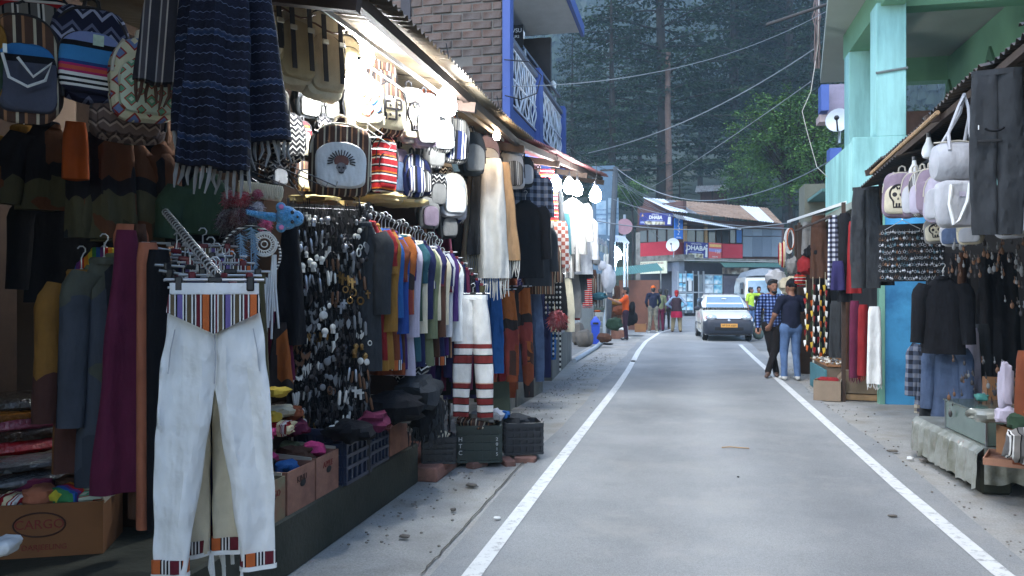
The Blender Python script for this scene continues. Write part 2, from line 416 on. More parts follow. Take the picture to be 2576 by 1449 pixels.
mb = MB(); mb.box((-5.15, 3.5, 2.0), (.1, 30, 4.2)); mb.build('back_wall', DARKWOOD, sh)  # carried on unseen behind the camera to keep the stall interior darker
for y in (-2.6, 1.15, 6.25, 9.9, 14.5): MB().box((-4.15, y, 2.0), (2.0, .06, 3.6)).build('partition_wall', DARKWOOD, sh)
for (px, s, zz) in ((418, -2.9, 3.3), (1062, -2.45, 3.1), (1252, -2.25, 3.1), (1290, -2.35, 3.1)):
    p = P(px, 733, s=s); MB().box((p.x, p.y, zz / 2), (.07, .07, zz), bev=.006).build('post', WOOD, sh)
MB().tube([P(1130, 760, s=-2.1), P(1130, 760, s=-2.1) * 1.0 + Vector((0, 0, -1.4))], .014).build('pole', BLACKM, sh)
# roof in single corrugated sheets; eave edge rises and swings towards the road further on
def eave(t):
    if t < 8.2: return Vector((-1.60, t, 3.17))
    k = (t - 8.2) / 6.2; return Vector((lerp(-1.60, -1.32, k), t, lerp(3.17, 3.62, k)))
t = -8.7; i = 0  # sheets behind the camera are unseen, added to cut sky light into the stall
rt = mat('red_oxide_roof', srgb(128, 76, 78), rough=.6, var=.2, vs=3.0, dirt=srgb(90, 70, 64))
while t < 14.3:
    t2 = min(t + .82, 14.4); a, b = eave(t - .02), eave(t2 + .02); up = Vector((-3.6, 0, .62 if t < 8.2 else .55)); dz = Vector((0, 0, .006 * (i % 2) + random.uniform(-.008, .008)))
    mb = MB(); corr(mb, a + dz, b + dz, b + up + dz, a + up + dz, (t2 - t) / .076, .013, per=6)
    mb.build('roof_sheet', ROOFUNDER if t < 8.4 else rt, sh); t = t2; i += 1
for off in (.12, 1.2, 2.5):
    mb = MB(); pts = [eave(y) + Vector((-off, 0, -.075 + off * .17)) for y in (-8.7, 8.2, 14.4)]
    for a, b in zip(pts[:-1], pts[1:]): mb.bar(a, b, .05, .07)
    mb.build('purlin', DARKWOOD, sh)
for y in (1.2, 3.9, 6.3, 8.3, 10.2, 12.4, 14.2):
    a = eave(y) + Vector((-.05, 0, -.13)); MB().bar(a, a + Vector((-3.5, 0, .6)), .06, .08).build('rafter', DARKWOOD, sh)
for s_, z_ in ((-1.95, 2.98), (-2.25, 2.55)):
    MB().tube([(s_, 4.6, z_), (s_, 8.2, z_), (s_ + .25, 14.0, z_ + .3)], .012).build('hanging_rail', BLACKM, sh)
MB().bar((-1.95, 3.4, 3.1), (-1.78, 7.9, 3.08), .012, .03).build('tube_batten', GALV, sh)
MB().bar((-2.32, 6.4, 3.25), (-2.9, 8.9, 3.3), .9, .01).build('ceiling_board', mat('orange_plank', srgb(170, 88, 48), var=.2, rough=.6), sh)

# ------------------------------------------------------------------ brick house above the stalls
bh = thing('brick_house', 'brick house with royal blue balcony above the stalls', 'house', (0, 0, 0))
q = P(1266, 200, s=-2.02); TW = q.y; XW = q.x
MB().box((XW - 3.0, TW + .13, 5.6), (5.98, .2, 4.4)).build('wall', mat('mortar', srgb(98, 94, 88), var=.25, vs=4.0, bump=.5, bs=25), bh)
brm = [mat('brick_%d' % k, c, rough=.9, var=.2, vs=9.0, bump=.5, bs=50, dirt=srgb(100, 94, 90), ds=2.2) for k, c in enumerate([srgb(92, 66, 54), srgb(80, 60, 50), srgb(100, 76, 64), srgb(72, 58, 52)])]
bm_ = [MB().box((0, 0, 0), (.225, .06, .085), bev=.006).mesh('brick', m) for m in brm]
bm_h = [MB().box((0, 0, 0), (.105, .06, .085), bev=.006).mesh('brick', m) for m in brm]
for r in range(36):
    z = 3.50 + r * .103; x = XW - .02 - (.12 if r % 2 else .0)
    if r % 2: obj_of(random.choice(bm_h), 'brick', bh, (XW - .075, TW + .047 + random.uniform(-.004, .004), z))
    lim = XW - (1.75 if z < 6 else 2.0)
    while x > lim:
        if random.random() > .03:
            obj_of(random.choice(bm_), 'brick', bh, (x - .1175, TW + .047 + random.uniform(-.008, .008), z + random.uniform(-.006, .006)), (0, random.uniform(-.025, .025), random.uniform(-.015, .015)))
        x -= .240
MB().box((XW + .05, TW + .02, 5.6), (.10, .16, 4.4), bev=.008).build('corner_post', ROYAL, bh)
y1, y2, y3 = P(1355, 300, s=-2.0).y, P(1416, 300, s=-2.0).y, P(1290, 300, s=-2.0).y
MB().box((-2.55, (TW + y2) / 2 + .1, 3.62), (1.05, y2 - TW + .1, .32), bev=.01).build('balcony_slab', ROYAL, bh)
MB().box((-3.2, (TW + y2) / 2 + 1, 5.0), (.12, y2 - TW + 2, 3.0)).build('inner_wall', mat('dark_recess_wall', srgb(60, 58, 62), var=.2), bh)
MB().box((-2.75, y2 + .6, 4.85), (.9, .12, 2.4)).build('end_wall', mat('dark_recess_wall'), bh)
for y in (y1, y2): MB().box((-2.02, y, 4.1), (.13, .26 if y == y1 else .2, 1.15), bev=.01).build('balcony_post', ROYAL, bh)
IRON = mat('pale_wrought_iron', srgb(196, 202, 210), rough=.5, var=.15)
for (ya, yb) in ((TW + .1, y1 - .13), (y1 + .13, y2 - .1)):
    mb = MB(); n = 15
    for k in range(n):
        y = lerp(ya + .04, yb - .04, k / (n - 1)); ph = random.uniform(0, 6)
        mb.tube([(-2.02 + .012 * math.sin(z * 20 + ph), y + .035 * math.sin((z - 3.8) * 15 + ph), z) for z in [3.80 + .68 * j / 14 for j in range(15)]], .012, 4)
    for z in (3.8, 4.12, 4.48): mb.bar((-2.02, ya, z), (-2.02, yb, z), .022)
    p = mb.build('iron_scrollwork', IRON, bh); p['kind'] = 'stuff'
    MB().bar((-2.02, ya, 4.56), (-2.02, yb, 4.56), .07, .05).build('handrail', mat('grey_handrail', srgb(92, 100, 116), rough=.5), bh)
MB().bar((-2.25, TW + .6, 4.98), (-2.15, y2 + .6, 5.0), .04).build('upper_rail', mat('grey_handrail'), bh)
for k in range(4):
    y = lerp(TW + .8, y2 + .4, k / 3)
    MB().tube([(-2.2, y + .03 * math.sin(z * 12), z) for z in [4.5 + .06 * j for j in range(9)]], .02, 5).build('baluster', IRON, bh)
for k, y in enumerate((TW + .55, TW + 1.9, y2 + .2)):
    MB().lathe([(.005, -.1), (.05, -.07), (.06, 0), (.03, .05), (.005, .07)], 10, (-2.2, y, 5.12)).build('finial', WHITEP, bh)
MB().slab([(-6, TW + .24), (-1.86, TW + .24), (-1.80, 14.15), (-6, 14.15)], 6.15, 6.30).build('roof_slab', mat('pale_soffit', srgb(178, 184, 186), var=.1), bh)
MB().box((-1.77, (TW + 14.2) / 2 + .1, 6.22), (.06, 14.2 - TW, .2)).build('slab_edge', ROYAL, bh)
MB().box((-2.9, TW + 1.4, 5.0), (.06, .7, 2.1)).build('door', DARKWOOD, bh)
sg = thing('shop_sign', 'small dark sign with white lettering on the brick house balcony', 'sign', P(1292, 92, s=-2.2))
MB().box((0, 0, 0), (.26, .03, .3), bev=.005).build('board', BLACK, sg)
for k, tx in enumerate(('ATVSU', 'TOURS', 'CALL')): text('lettering', tx, .075 if k == 0 else .05, WHITEP, sg, (0, -.017, .07 - .08 * k))

# ------------------------------------------------------------------ two storey building at the end of the road
class Face:
    """a vertical plane through O along u; rect() takes view directions and gives local x, z of the wall"""
    def __init__(s, O, u):
        s.O = Vector((O.x, O.y, 0)); s.u = Vector((u.x, u.y, 0)).normalized(); s.n = Vector((s.u.y, -s.u.x, 0))
        if s.n.dot(-s.O) < 0: s.n = -s.n
        s.rz = math.atan2(s.u.y, s.u.x)
    def hit(s, px, py, off=0.0):
        v = P(px, py, d=1.0) - Vector((0, 0, CAM_H)); O = s.O + s.n * off; k = O.dot(s.n) / v.dot(s.n)
        p = Vector((v.x * k, v.y * k, CAM_H + v.z * k)); return (p - s.O).dot(s.u), p.z
    def box(s, name, m, par, x0, y0, x1, y1, th=.06, off=0.0, bev=0.0, z0=None):
        a, b = s.hit(x0, y0, off), s.hit(x1, y1, off); zz = (a[1], b[1] if z0 is None else z0)
        c = s.O + s.u * ((a[0] + b[0]) / 2) + s.n * (off - th / 2); c.z = sum(zz) / 2
        o = MB().box((0, 0, 0), (abs(b[0] - a[0]), th, abs(zz[0] - zz[1])), bev=bev).build(name, m, par)
        o.location = c; o.rotation_euler = (0, 0, s.rz); return o
    def at(s, px, py, off=0.0):
        v = s.hit(px, py, off); c = s.O + s.u * v[0] + s.n * off; c.z = v[1]; return c
CR = P(1718, 733, d=50); CR2 = P(1972, 733, d=53.5); CL = P(1604, 733, d=53.5)
FR = Face(CR, CR2 - CR); FL = Face(CR, CR - CL)
dh = thing('roadside_restaurant', 'two storey restaurant with red panels and rusty tin roof facing up the road', 'building')
BRW = mat('brown_boarding', srgb(86, 60, 56), var=.25, vs=1.5); GREYS = [mat('grey_tin_sheet_%d' % k, c, rough=.6, var=.12, vs=1.0) for k, c in enumerate((srgb(92, 102, 114), srgb(104, 114, 124), srgb(84, 94, 106)))]
DKW = mat('dark_shop_front', srgb(62, 62, 70), var=.15)
FL.box('wall', BRW, dh, 1604, 520, 1718, 660, .3, -.2); FR.box('wall', BRW, dh, 1718.3, 550, 1972, 660, .3, -.2)
FL.box('ground_floor_wall', DKW, dh, 1604, 660, 1718, 800, .3, -.2, z0=0); FR.box('ground_floor_wall', DKW, dh, 1718.3, 660, 1972, 800, .3, -.2, z0=0)
FL.box('red_panel', RED, dh, 1607, 612, 1698, 645, .08, .1); FR.box('red_panel', RED, dh, 1817, 613, 1868, 650, .08, .1)
FR.box('corner_panel', mat('maroon_board', srgb(110, 36, 40)), dh, 1699, 609, 1720, 648, .08, .06)
for x0, x1 in ((1607, 1628), (1630, 1652), (1654, 1676), (1678, 1698)): 
    w = FL.box('window', mat('window_frame_dark', srgb(70, 54, 50)), dh, x0, 572, x1, 610, .08, .03)
    FL.box('pane', GLASSD, dh, x0 + 1.5, 575, x1 - 1.5, 608, .03, .06)
for x0, x1, m in ((1728, 1749, 0), (1751, 1772, 0), (1782, 1800, 0), (1802, 1814, 1), (1816, 1834, 1), (1836, 1850, 0), (1852, 1867, 2)):
    FR.box('window', mat('window_frame_dark'), dh, x0, 576, x1, 612, .08, .03)
    FR.box('pane', (GLASSD, BLACK, mat('blue_curtain', srgb(52, 92, 140)))[m], dh, x0 + 1.2, 579, x1 - 1.2, 611, .03, .06)
for x in (1725.5, 1777): FR.box('post', PALEWOOD, dh, x - 3, 560, x + 3, 612, .15, .16)
for k, (x0, x1) in enumerate(((1869, 1893), (1893.4, 1917), (1917.4, 1941), (1941.4, 1966))):
    FR.box('tin_panel', GREYS[k % 3], dh, x0, 571, x1, 594, .05, .1); FR.box('tin_panel', GREYS[(k + 1) % 3], dh, x0, 595, x1, 646, .05, .1)
FL.box('floor_slab', CONC, dh, 1600, 646, 1718, 656, 1.0, .7); FR.box('floor_slab', CONC, dh, 1714, 648, 1972, 658, 1.0, .75)
FR.box('band', WHITEP, dh, 1722, 655, 1965, 659, .06, .84)
FL.box('pillar', mat('grey_blue_pillar', srgb(128, 134, 146), var=.15), dh, 1690, 658, 1707, 800, .5, .5, z0=0)
FL.box('lintel', mat('grey_blue_pillar'), dh, 1600, 664, 1690, 682, .2, .35)
# glazed shop with posters below
POSTB = [mat('poster_%d' % k, pat=blotch([c1, c2, srgb(230, 236, 238)], 2.4, 1.0), rough=.5, var=0) for k, (c1, c2) in enumerate(((srgb(40, 120, 170), srgb(140, 200, 214)), (srgb(60, 70, 90), srgb(160, 190, 205)), (srgb(30, 90, 150), srgb(110, 190, 220)), (srgb(120, 130, 140), srgb(200, 210, 214))))]
ALU = mat('aluminium_frame', srgb(150, 156, 162), rough=.5)
FR.box('shop_front', mat('shop_glass', srgb(92, 104, 112), rough=.15), dh, 1707, 690, 1768, 786, .08, .3)
for x in (1707, 1726, 1744, 1758, 1771): FR.box('mullion', ALU, dh, x - 1, 682, x + 1, 788, .1, .36)
FR.box('transom', ALU, dh, 1707, 734, 1771, 737, .1, .355)
k = 0
for x0, x1, y0, y1 in ((1709, 1716, 688, 710), (1718, 1725, 688, 710), (1709, 1717, 712, 722), (1709, 1717, 723, 733), (1719, 1725, 714, 724), (1719, 1725, 725, 733), (1728, 1743, 688, 706), (1709, 1725, 739, 758), (1709, 1725, 760, 780), (1728, 1743, 739, 758), (1728, 1743, 760, 780), (1732, 1740, 702, 732)):
    FR.box('poster', POSTB[k % 4] if k != 11 else WHITEP, dh, x0, y0, x1, y1, .02, .375); k += 1
FR.box('doorway', BLACK, dh, 1746, 694, 1757, 785, .05, .31)
FR.box('shop_window', ALU, dh, 1772, 690, 1818, 786, .08, .3)
for j in range(4):
    for i in range(2): FR.box('shelf_bay', POSTB[(i + 2 * j + 1) % 4], dh, 1774 + 22 * i, 693 + 23 * j, 1794 + 22 * i, 714 + 23 * j, .03, .335)
FR.box('shutter', mat('dull_mauve_shutter', srgb(96, 92, 104), var=.1), dh, 1820, 694, 1905, 790, .08, .3, z0=0)
FR.box('menu_board', mat('menu_print', pat=blotch([srgb(30, 34, 50), srgb(120, 110, 100), srgb(200, 200, 196)], 2.0, 1.0), var=0), dh, 1818, 673, 1884, 690, .05, .8)
mb = MB(); a, b = FR.at(1812, 661, 1.0), FR.at(1965, 662, 1.0); c, d = FR.at(1965, 672, 2.6), FR.at(1822, 672, 2.6); corr(mb, d, c, b, a, 40, .03); mb.build('green_awning', mat('sea_green_tin', srgb(72, 116, 110), rough=.6, var=.1), dh)
# roof in sheets
n = 13; RM = [WHITEROOF, WHITEROOF, GALV, RUSTROOF, RUSTROOF, RUSTROOF, RUSTROOF, RUSTROOF, RUSTROOF, RUSTROOF, WHITEROOF, WHITEROOF, RUSTROOF]
E0, E1 = FR.at(1686, 530, 1.0), FR.at(1968, 562, 1.0); R0, R1 = P(1618, 497, d=54.5), P(1930, 523, d=58)
for k in range(n):
    u0, u1 = k / n, (k + 1.02) / n; mb = MB(); a, b, c, d = E0.lerp(E1, u0), E0.lerp(E1, u1), R0.lerp(R1, u1), R0.lerp(R1, u0)
    mb_w = (b - a).length / .2; corr(mb, a, b, c, d, mb_w, .03, 1, .01); mb.build('roof_sheet', RM[k], dh)
a0, a1 = FR.at(1692, 531, .95), FR.at(1866, 569, .3); L0, L1 = FR.at(1702, 549, 2.0), FR.at(1862, 577, 1.4)
for k in range(7):
    u0, u1 = k / 7, (k + 1.02) / 7; mb = MB(); corr(mb, L0.lerp(L1, u0), L0.lerp(L1, u1), a0.lerp(a1, u1) - Vector((0, 0, .15)), a0.lerp(a1, u0) - Vector((0, 0, .15)), 5, .03, 1, .01); mb.build('awning_sheet', WHITEROOF if k else GALV, dh)
mb = MB(); g0, g1, g2 = FL.at(1600, 572, -.1), FL.at(1716, 572, -.1), FL.at(1700, 534, -.1); g3 = FL.at(1622, 500, -.1); mb.add([g0, g1, g2, g3], [(0, 1, 2, 3)]); mb.build('gable_wall', BRW, dh)
FL.box('eave_beam', DARKWOOD, dh, 1600, 566, 1716, 571, .15, .1); FR.box('eave_beam', DARKWOOD, dh, 1722, 568, 1966, 575, .15, .17)
# signs on it
PURP = mat('indigo_sign', srgb(40, 42, 122), rough=.5, var=.08); SKYB = mat('bright_blue_sign', srgb(32, 104, 190), rough=.5, var=.06); CREAM = mat('cream_board', srgb(214, 214, 186), rough=.6, var=.08); MAROON = mat('maroon_paint', srgb(120, 30, 40), rough=.6)
FOOD = mat('food_photo_print', pat=blotch([srgb(90, 80, 60), srgb(190, 180, 150), srgb(220, 220, 210)], 3.5, 1.0), var=0)
def sign(fc, x0, y0, x1, y1, off, m, label, tilt=0.0, name='hanging_sign'):
    a = fc.at((x0 + x1) / 2, (y0 + y1) / 2, off); w = abs(fc.hit(x1, y0, off)[0] - fc.hit(x0, y0, off)[0]); h = abs(fc.hit(x0, y0, off)[1] - fc.hit(x0, y1, off)[1])
    t = thing(name, label, 'sign', a, rot=(0, tilt, fc.rz)); MB().box((0, .03, 0), (w, .06, h)).build('board', m, t); return t, w, h
def dhaba(t, w, h, arrow):
    text('lettering', 'HIMALAYA', h * .15, WHITEP, t, (-.02 * w, -.004, h * .38), sx=1.1); text('lettering', 'DHABA', h * .40, WHITEP, t, (0, -.004, h * .12), sx=1.15, bold=.012)
    MB().box((-.02 * w, -.004, -.33 * h), (w * .62, .008, h * .26)).build('food_picture', FOOD, t)
    MB().box((-.02 * w, -.004, -.12 * h), (w * .5, .008, h * .05)).build('slogan_strip', mat('pale_print', srgb(150, 160, 200)), t)
    mb = MB(); mb.ball((.42 * w, -.01, .32 * h), .07 * h, 8, 6, (1, .1, 1)); mb.prism([(.37 * w, -.4 * h), (.47 * w, -.4 * h), (.46 * w, .2 * h), (.38 * w, .2 * h)], .012); mb.build('white_figure', WHITEP, t)
    mb = MB()
    if arrow: mb.prism([(-.43 * w, -.38 * h), (-.39 * w, -.38 * h), (-.39 * w, -.1 * h), (-.365 * w, -.1 * h), (-.41 * w, .08 * h), (-.455 * w, -.1 * h), (-.43 * w, -.1 * h)], .012); mb.build('arrow', WHITEP, t)
    else: mb.box((-.4 * w, -.005, -.3 * h), (.13 * w, .01, .16 * h)); mb.build('price_strip', mat('pale_print'), t)
    mb = MB(); mb.prism([(-.45 * w, .2 * h), (-.37 * w, .2 * h), (-.41 * w, .42 * h)], .012); mb.build('emblem', mat('orange_print', srgb(200, 160, 110)), t)
t, w, h = sign(FL, 1608, 536, 1690, 566, 1.15, PURP, 'indigo DHABA sign under the gable over the upper windows', R_(5)); dhaba(t, w, h, False)
t, w, h = sign(FR, 1722, 609, 1782, 650, .25, PURP, 'indigo DHABA sign with white arrow below the upper windows', R_(1.5)); dhaba(t, w, h, True)
t, w, h = sign(FR, 1783, 611, 1815, 652, .26, mat('coral_sign', srgb(206, 96, 92), var=.08), 'coral price board beside the DHABA sign with arrow', R_(1.5))
MB().box((0, -.004, .33 * h), (w * .9, .008, h * .16)).build('heading_strip', mat('gold_print', srgb(226, 180, 110)), t); MB().box((0, -.004, .05 * h), (w * .96, .008, h * .2)).build('sky_strip', mat('lilac_print', srgb(150, 140, 190)), t)
text('lettering', '120', h * .26, WHITEP, t, (.18 * w, -.012, -.05 * h)); text('lettering', 'ROOMS', h * .12, WHITEP, t, (0, -.006, -.36 * h))
t, w, h = sign(FR, 1697, 549, 1718, 601, .9, SKYB, 'narrow bright blue vertical HIMALAYA DHABA sign at the building corner', 0, 'vertical_sign')
for k, ch in enumerate('HIMALAYA'): text('lettering', ch, h * .1, WHITEP, t, (.05 * w * (-1) ** k, -.004, h * (.42 - .098 * k)), bold=.01)
text('lettering', 'DHABA', h * .085, WHITEP, t, (0, -.004, -.43 * h))
t, w, h = sign(FL, 1604, 658, 1676, 688, 1.2, CREAM, 'cream MOMO\'S FOOD CORNER board over the food stall', 0, 'shop_board')
text('lettering', "MOMO'S FOOD CORNER", h * .24, MAROON, t, (0, -.004, .34 * h), sx=1.0)
for k in range(5): MB().ball((w * (-.38 + .19 * k), -.01, -.14 * h), .16 * h, 10, 6, (1.1, .1, 1)).build('dish_picture', mat('plate_print', srgb(176, 180, 150)), t)
# dish
def dish(label, loc, r, rz, tilt):
    t = thing('satellite_dish', label, 'satellite dish', loc, rot=(tilt, 0, rz)); WD = mat('dish_white', srgb(200, 206, 210), rough=.5, var=.05)
    prof = [(r * k / 6, .16 * r * (k / 6) ** 2 * 2) for k in range(7)]; mb = MB(); mb.M = Matrix.Rotation(R_(90), 4, 'X'); mb.lathe(prof + [(r * k / 6 * .99, .16 * r * (k / 6) ** 2 * 2 - .015) for k in range(6, -1, -1)], 20, cap=False); mb.build('reflector', WD, t)
    MB().tube([(0, -.33 * r, -.95 * r), (0, -r * .95, -.1 * r)], .02).build('arm', BLACKM, t); MB().ball((0, -r * .95, -.05 * r), .06, 8, 6).build('receiver', BLACKM, t)
    MB().tube([(0, .02, 0), (0, .15, -.2 * r), (0, .15, -1.7 * r)], .03).build('mast', STEEL, t); return t
dish('white satellite dish at the corner of the restaurant', FL.at(1694, 617, 1.6), .42, FL.rz + R_(25), R_(-12))
# hut on the slope behind
hu = thing('hillside_shed', 'small tin-roofed shed on posts on the slope behind the restaurant', 'shed')
mb = MB(); corr(mb, P(1748, 484, d=66), P(1834, 478, d=66), P(1836, 464, d=69), P(1752, 468, d=69), 14, .03); mb.build('roof', GALV, hu)
for px in (1764, 1792, 1826): a = P(px, 480, d=66.5); MB().bar(a, a - Vector((0, 0, 2.4)), .14).build('post', DARKWOOD, hu)
MB().box(P(1795, 500, d=68), (2.2, .3, 1.6)).build('wall', BRW, hu)
# ------------------------------------------------------------------ teal house on the right
th_ = thing('teal_house', 'teal and green house with open balcony and square columns', 'house')
TE = 11.81
bl = MB(); bl.box((4.4, TE + .1, 1.4), (3.4, .2, 2.8)); bl.build('blue_wall', BLUEW, th_)
MB().box((2.82, TE + 1.2, 1.4), (.24, 2.1, 2.8)).build('side_wall', BLUEW, th_)
MB().box((2.665, TE + .05, 1.4), (.07, .14, 2.8)).build('wall_edge', mat('pale_green_edge', srgb(120, 170, 150)), th_)
MB().slab([(2.29, TE), (6.5, TE), (6.5, 17), (2.7, 17), (2.29, 14.0)], 2.70, 2.80).build('balcony_floor', SOFFIT, th_)
xs = [P(px, 733, t=TE).x for px in (2145, 2205, 2280)]
MB().box(((xs[0] + 6.3) / 2, TE + .07, 3.24), (6.3 - xs[0], .14, .88), bev=.006).build('parapet', TEAL, th_)
MB().box((xs[0] + .07, TE + 1.16, 3.22), (.138, 2.04, .84), bev=.006).build('parapet_side', TEAL, th_)
MB().box(((xs[1] + xs[2]) / 2, TE + .19, 4.6), (xs[2] - xs[1], .385, 1.84), bev=.008).build('column', TEAL, th_)
a, b = P(2136, 733, t=13.95).x, P(2206, 733, t=13.95).x
MB().box(((a + b) / 2, 14.15, 4.1), (b - a, .4, 2.75), bev=.008).build('column', TEAL, th_)
MB().box((2.80, 13.0, 5.68), (.3, 2.9, .42)).build('beam', GREENW, th_)
MB().box((4.6, TE + .2, 5.66), (3.6, .3, .4)).build('beam', GREENW, th_)
MB().box((4.8, 16.2, 5.66), (3.2, .3, .44)).build('beam', GREENW, th_)
MB().slab([(2.05, 11.0), (7, 11.0), (7, 17.6), (2.78, 17.6), (2.1, 12.6)], 5.88, 6.05).build('roof_slab', SOFFIT, th_)
MB().box((4.85, 13.9, 4.3), (.2, 4.6, 3.1)).build('rear_wall', GREENW, th_)
def gothic(w, h, n=8):
    pts = [(-w / 2, 0), (w / 2, 0)]
    for k in range(n + 1): a = k / n; pts.append((w / 2 * (1 - a ** 1.6), h * (.55 + .45 * a)))
    for k in range(n - 1, -1, -1): a = k / n; pts.append((-w / 2 * (1 - a ** 1.6), h * (.55 + .45 * a)))
    return pts
for px, w in ((2492, .75), (2388, .6)):
    c = P(px, 300, s=4.74); m = Matrix.Translation((4.735, c.y, 3.0)) @ Matrix.Rotation(R_(90), 4, 'Z')
    MB().prism(gothic(w + .3, 2.42), .05, m).build('arch_surround', mat('dark_green_trim', srgb(66, 104, 78)), th_)
    m2 = Matrix.Translation((4.72, c.y, 3.0)) @ Matrix.Rotation(R_(90), 4, 'Z'); MB().prism(gothic(w, 2.2), .06, m2).build('arched_door', DARKWOOD, th_)
MB().box((3.9, 15.9, 3.9), (1.0, .08, 1.9)).build('brick_infill', mat('brick_red_wall', srgb(110, 80, 72), var=.3, vs=8.0), th_)
MB().box((4.55, 15.85, 3.8), (.5, .08, 1.7)).build('blue_door', mat('navy_door', srgb(30, 44, 74)), th_)
mb = MB()
for k in range(7): mb.tube([(2.95 + .08 * k, TE + .9, 3.0), (2.95 + .08 * k, TE + .9, 3.9)], .012, 5)
for z in (3.1, 3.85): mb.bar((2.9, TE + .9, z), (3.5, TE + .9, z), .025)
mb.build('window_grille', BLACKM, th_)
MB().tube([(xs[1] - .01, TE - .015, 4.55), (xs[2] + .01, TE - .015, 4.60), (xs[2] + .012, TE + .2, 4.6)], .018).build('pipe', mat('grey_pipe', srgb(110, 120, 118)), th_)
# house behind it with blue wall and dish
hb = thing('far_blue_house', 'mauve house with royal blue trim behind the teal house', 'house')
MB().box(P(2098, 256, d=24), (.75, .8, .85)).build('wall', mat('mauve_plaster', srgb(132, 124, 140), var=.15), hb)
MB().box(P(2072, 250, d=23.4), (.22, .5, .75)).build('blue_panel', ROYAL, hb)
MB().box(P(2084, 302, d=23.6), (.6, .6, .2)).build('ledge', mat('pinkish_slab', srgb(160, 140, 136)), hb)
MB().box(P(2098, 440, d=22), (.3, .5, 1.4)).build('blue_post', ROYAL, hb)
MB().box(P(2062, 540, d=21), (.9, 1.0, 1.5)).build('lower_wall', mat('khaki_wall', srgb(98, 98, 84), var=.15), hb)
MB().slab([(P(2025, 500, d=21).x, 19.5), (P(2085, 480, d=21).x + .2, 19.5), (P(2085, 480, d=21).x + .2, 22), (P(2025, 500, d=21).x, 22)], 3.85, 3.92).build('ledge', mat('sea_green_tin'), hb)
dish('white satellite dish beside the teal columns', P(2110, 305, d=18.5), .28, R_(-20), R_(-10))
# ------------------------------------------------------------------ stall with black corrugated roof (near right)
rs = thing('trinket_stall', 'dark open stall with sooty corrugated roof beside the blue wall', 'market stall')
def reave(t): return Vector((2.17, t, lerp(3.30, 3.05, (t - 5.0) / 4.6)))
t = -9.1; i = 0  # roof extended unseen past the camera to block sky light across the road
while t < 10.4:
    t2 = t + .78; a, b = reave(t - .015), reave(t2 + .015); up = Vector((3.0, 0, .55)); dz = Vector((random.uniform(-.06, .05), 0, .008 * (i % 2)))
    mb = MB(); corr(mb, b + dz, a + dz, a + up + dz, b + up + dz, .78 / .09, .016, per=6); mb.build('roof_sheet', DARKROOF, rs); t = t2; i += 1
for y in (3.0, 5.4, 7.8, 10.2): MB().bar(reave(y) + Vector((-.05, 0, -.06)), reave(y) + Vector((2.9, 0, .47)), .05, .07).build('rafter', DARKWOOD, rs)
for off in (.1, 1.0): MB().bar(reave(2.6) + Vector((off, 0, -.07 + off * .18)), reave(10.4) + Vector((off, 0, -.07 + off * .18)), .05, .06).build('purlin', DARKWOOD, rs)
mb = MB(); corr(mb, reave(10.3) + Vector((-.1, .0, -.22)), reave(8.6) + Vector((-.1, 0, -.2)), reave(8.6) + Vector((.8, 0, .0)), reave(10.3) + Vector((.8, 0, -.05)), 16, .014, per=6); mb.build('loose_roof_sheet', DARKROOF, rs)
MB().tube([reave(9.9) + Vector((-.05, 0, -.12)), reave(7.4) + Vector((-.06, 0, -.1))], .02).build('bamboo_pole', PALEWOOD, rs)
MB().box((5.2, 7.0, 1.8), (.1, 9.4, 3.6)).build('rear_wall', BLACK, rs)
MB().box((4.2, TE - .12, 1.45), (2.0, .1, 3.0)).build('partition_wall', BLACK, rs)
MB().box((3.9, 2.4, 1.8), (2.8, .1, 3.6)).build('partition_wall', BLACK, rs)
MB().box((4.2, -3.4, 2.1), (2.6, 11.2, 4.2)).build('unseen_shade_block', PLASTER, rs)  # unseen block behind the camera, added to limit sky light in the left stall
MB().box((5.6, 6.5, 4.4), (.5, 8.4, 5.0)).build('unseen_shade_wall', PLASTER, rs)  # high wall out of view, added to narrow the sky across the street
MB().box((4.2, 7.0, .09), (2.2, 9.0, .18)).build('floor', MOSS, rs)
MB().tube([(2.35, 2.6, 2.88), (2.35, 10.4, 2.82)], .012).build('hanging_rail', BLACKM, rs)
MB().tube([(2.75, 2.6, 2.3), (2.75, 10.8, 2.25)], .012).build('hanging_rail', BLACKM, rs)
p = P(2215, 733, s=2.32); MB().box((p.x, p.y, 2.3), (.04, .04, 1.2)).build('post', DARKWOOD, rs)
# ------------------------------------------------------------------ flag stall with white-edged awning
fs_ = thing('prayer_flag_stall', 'crowded stall with white-edged tin awning beyond the blue wall', 'market stall')
A0, A1 = P(1984, 556, d=15.6), P(2150, 501, t=11.95)
A2, A3 = A1 + Vector((1.0, 0, .25)), A0 + Vector((1.3, 0, .3))
for k in range(5):
    u0, u1 = k / 5, (k + 1.02) / 5; mb = MB(); corr(mb, A1.lerp(A0, u0), A1.lerp(A0, u1), A2.lerp(A3, u1), A2.lerp(A3, u0), 9, .014, per=6); mb.build('awning_sheet', GALV, fs_)
MB().bar(A0 + Vector((-.02, 0, -.015)), A1 + Vector((-.02, 0, -.015)), .02, .045).build('awning_edge', WHITEP, fs_)
for px, s in ((2122, 2.2), (2010, 2.05)):
    q = P(px, 733, s=s); MB().box((q.x, q.y, 1.4), (.05, .05, 2.8)).build('post', DARKWOOD, fs_)
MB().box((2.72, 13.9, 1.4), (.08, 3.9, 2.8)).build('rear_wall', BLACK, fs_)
MB().box((2.4, 15.9, 1.4), (.7, .06, 2.8)).build('side_wall', DARKWOOD, fs_)
MB().bar((2.05, 12.1, 2.62), (2.0, 15.5, 2.66), .03).build('hanging_rail', DARKWOOD, fs_)
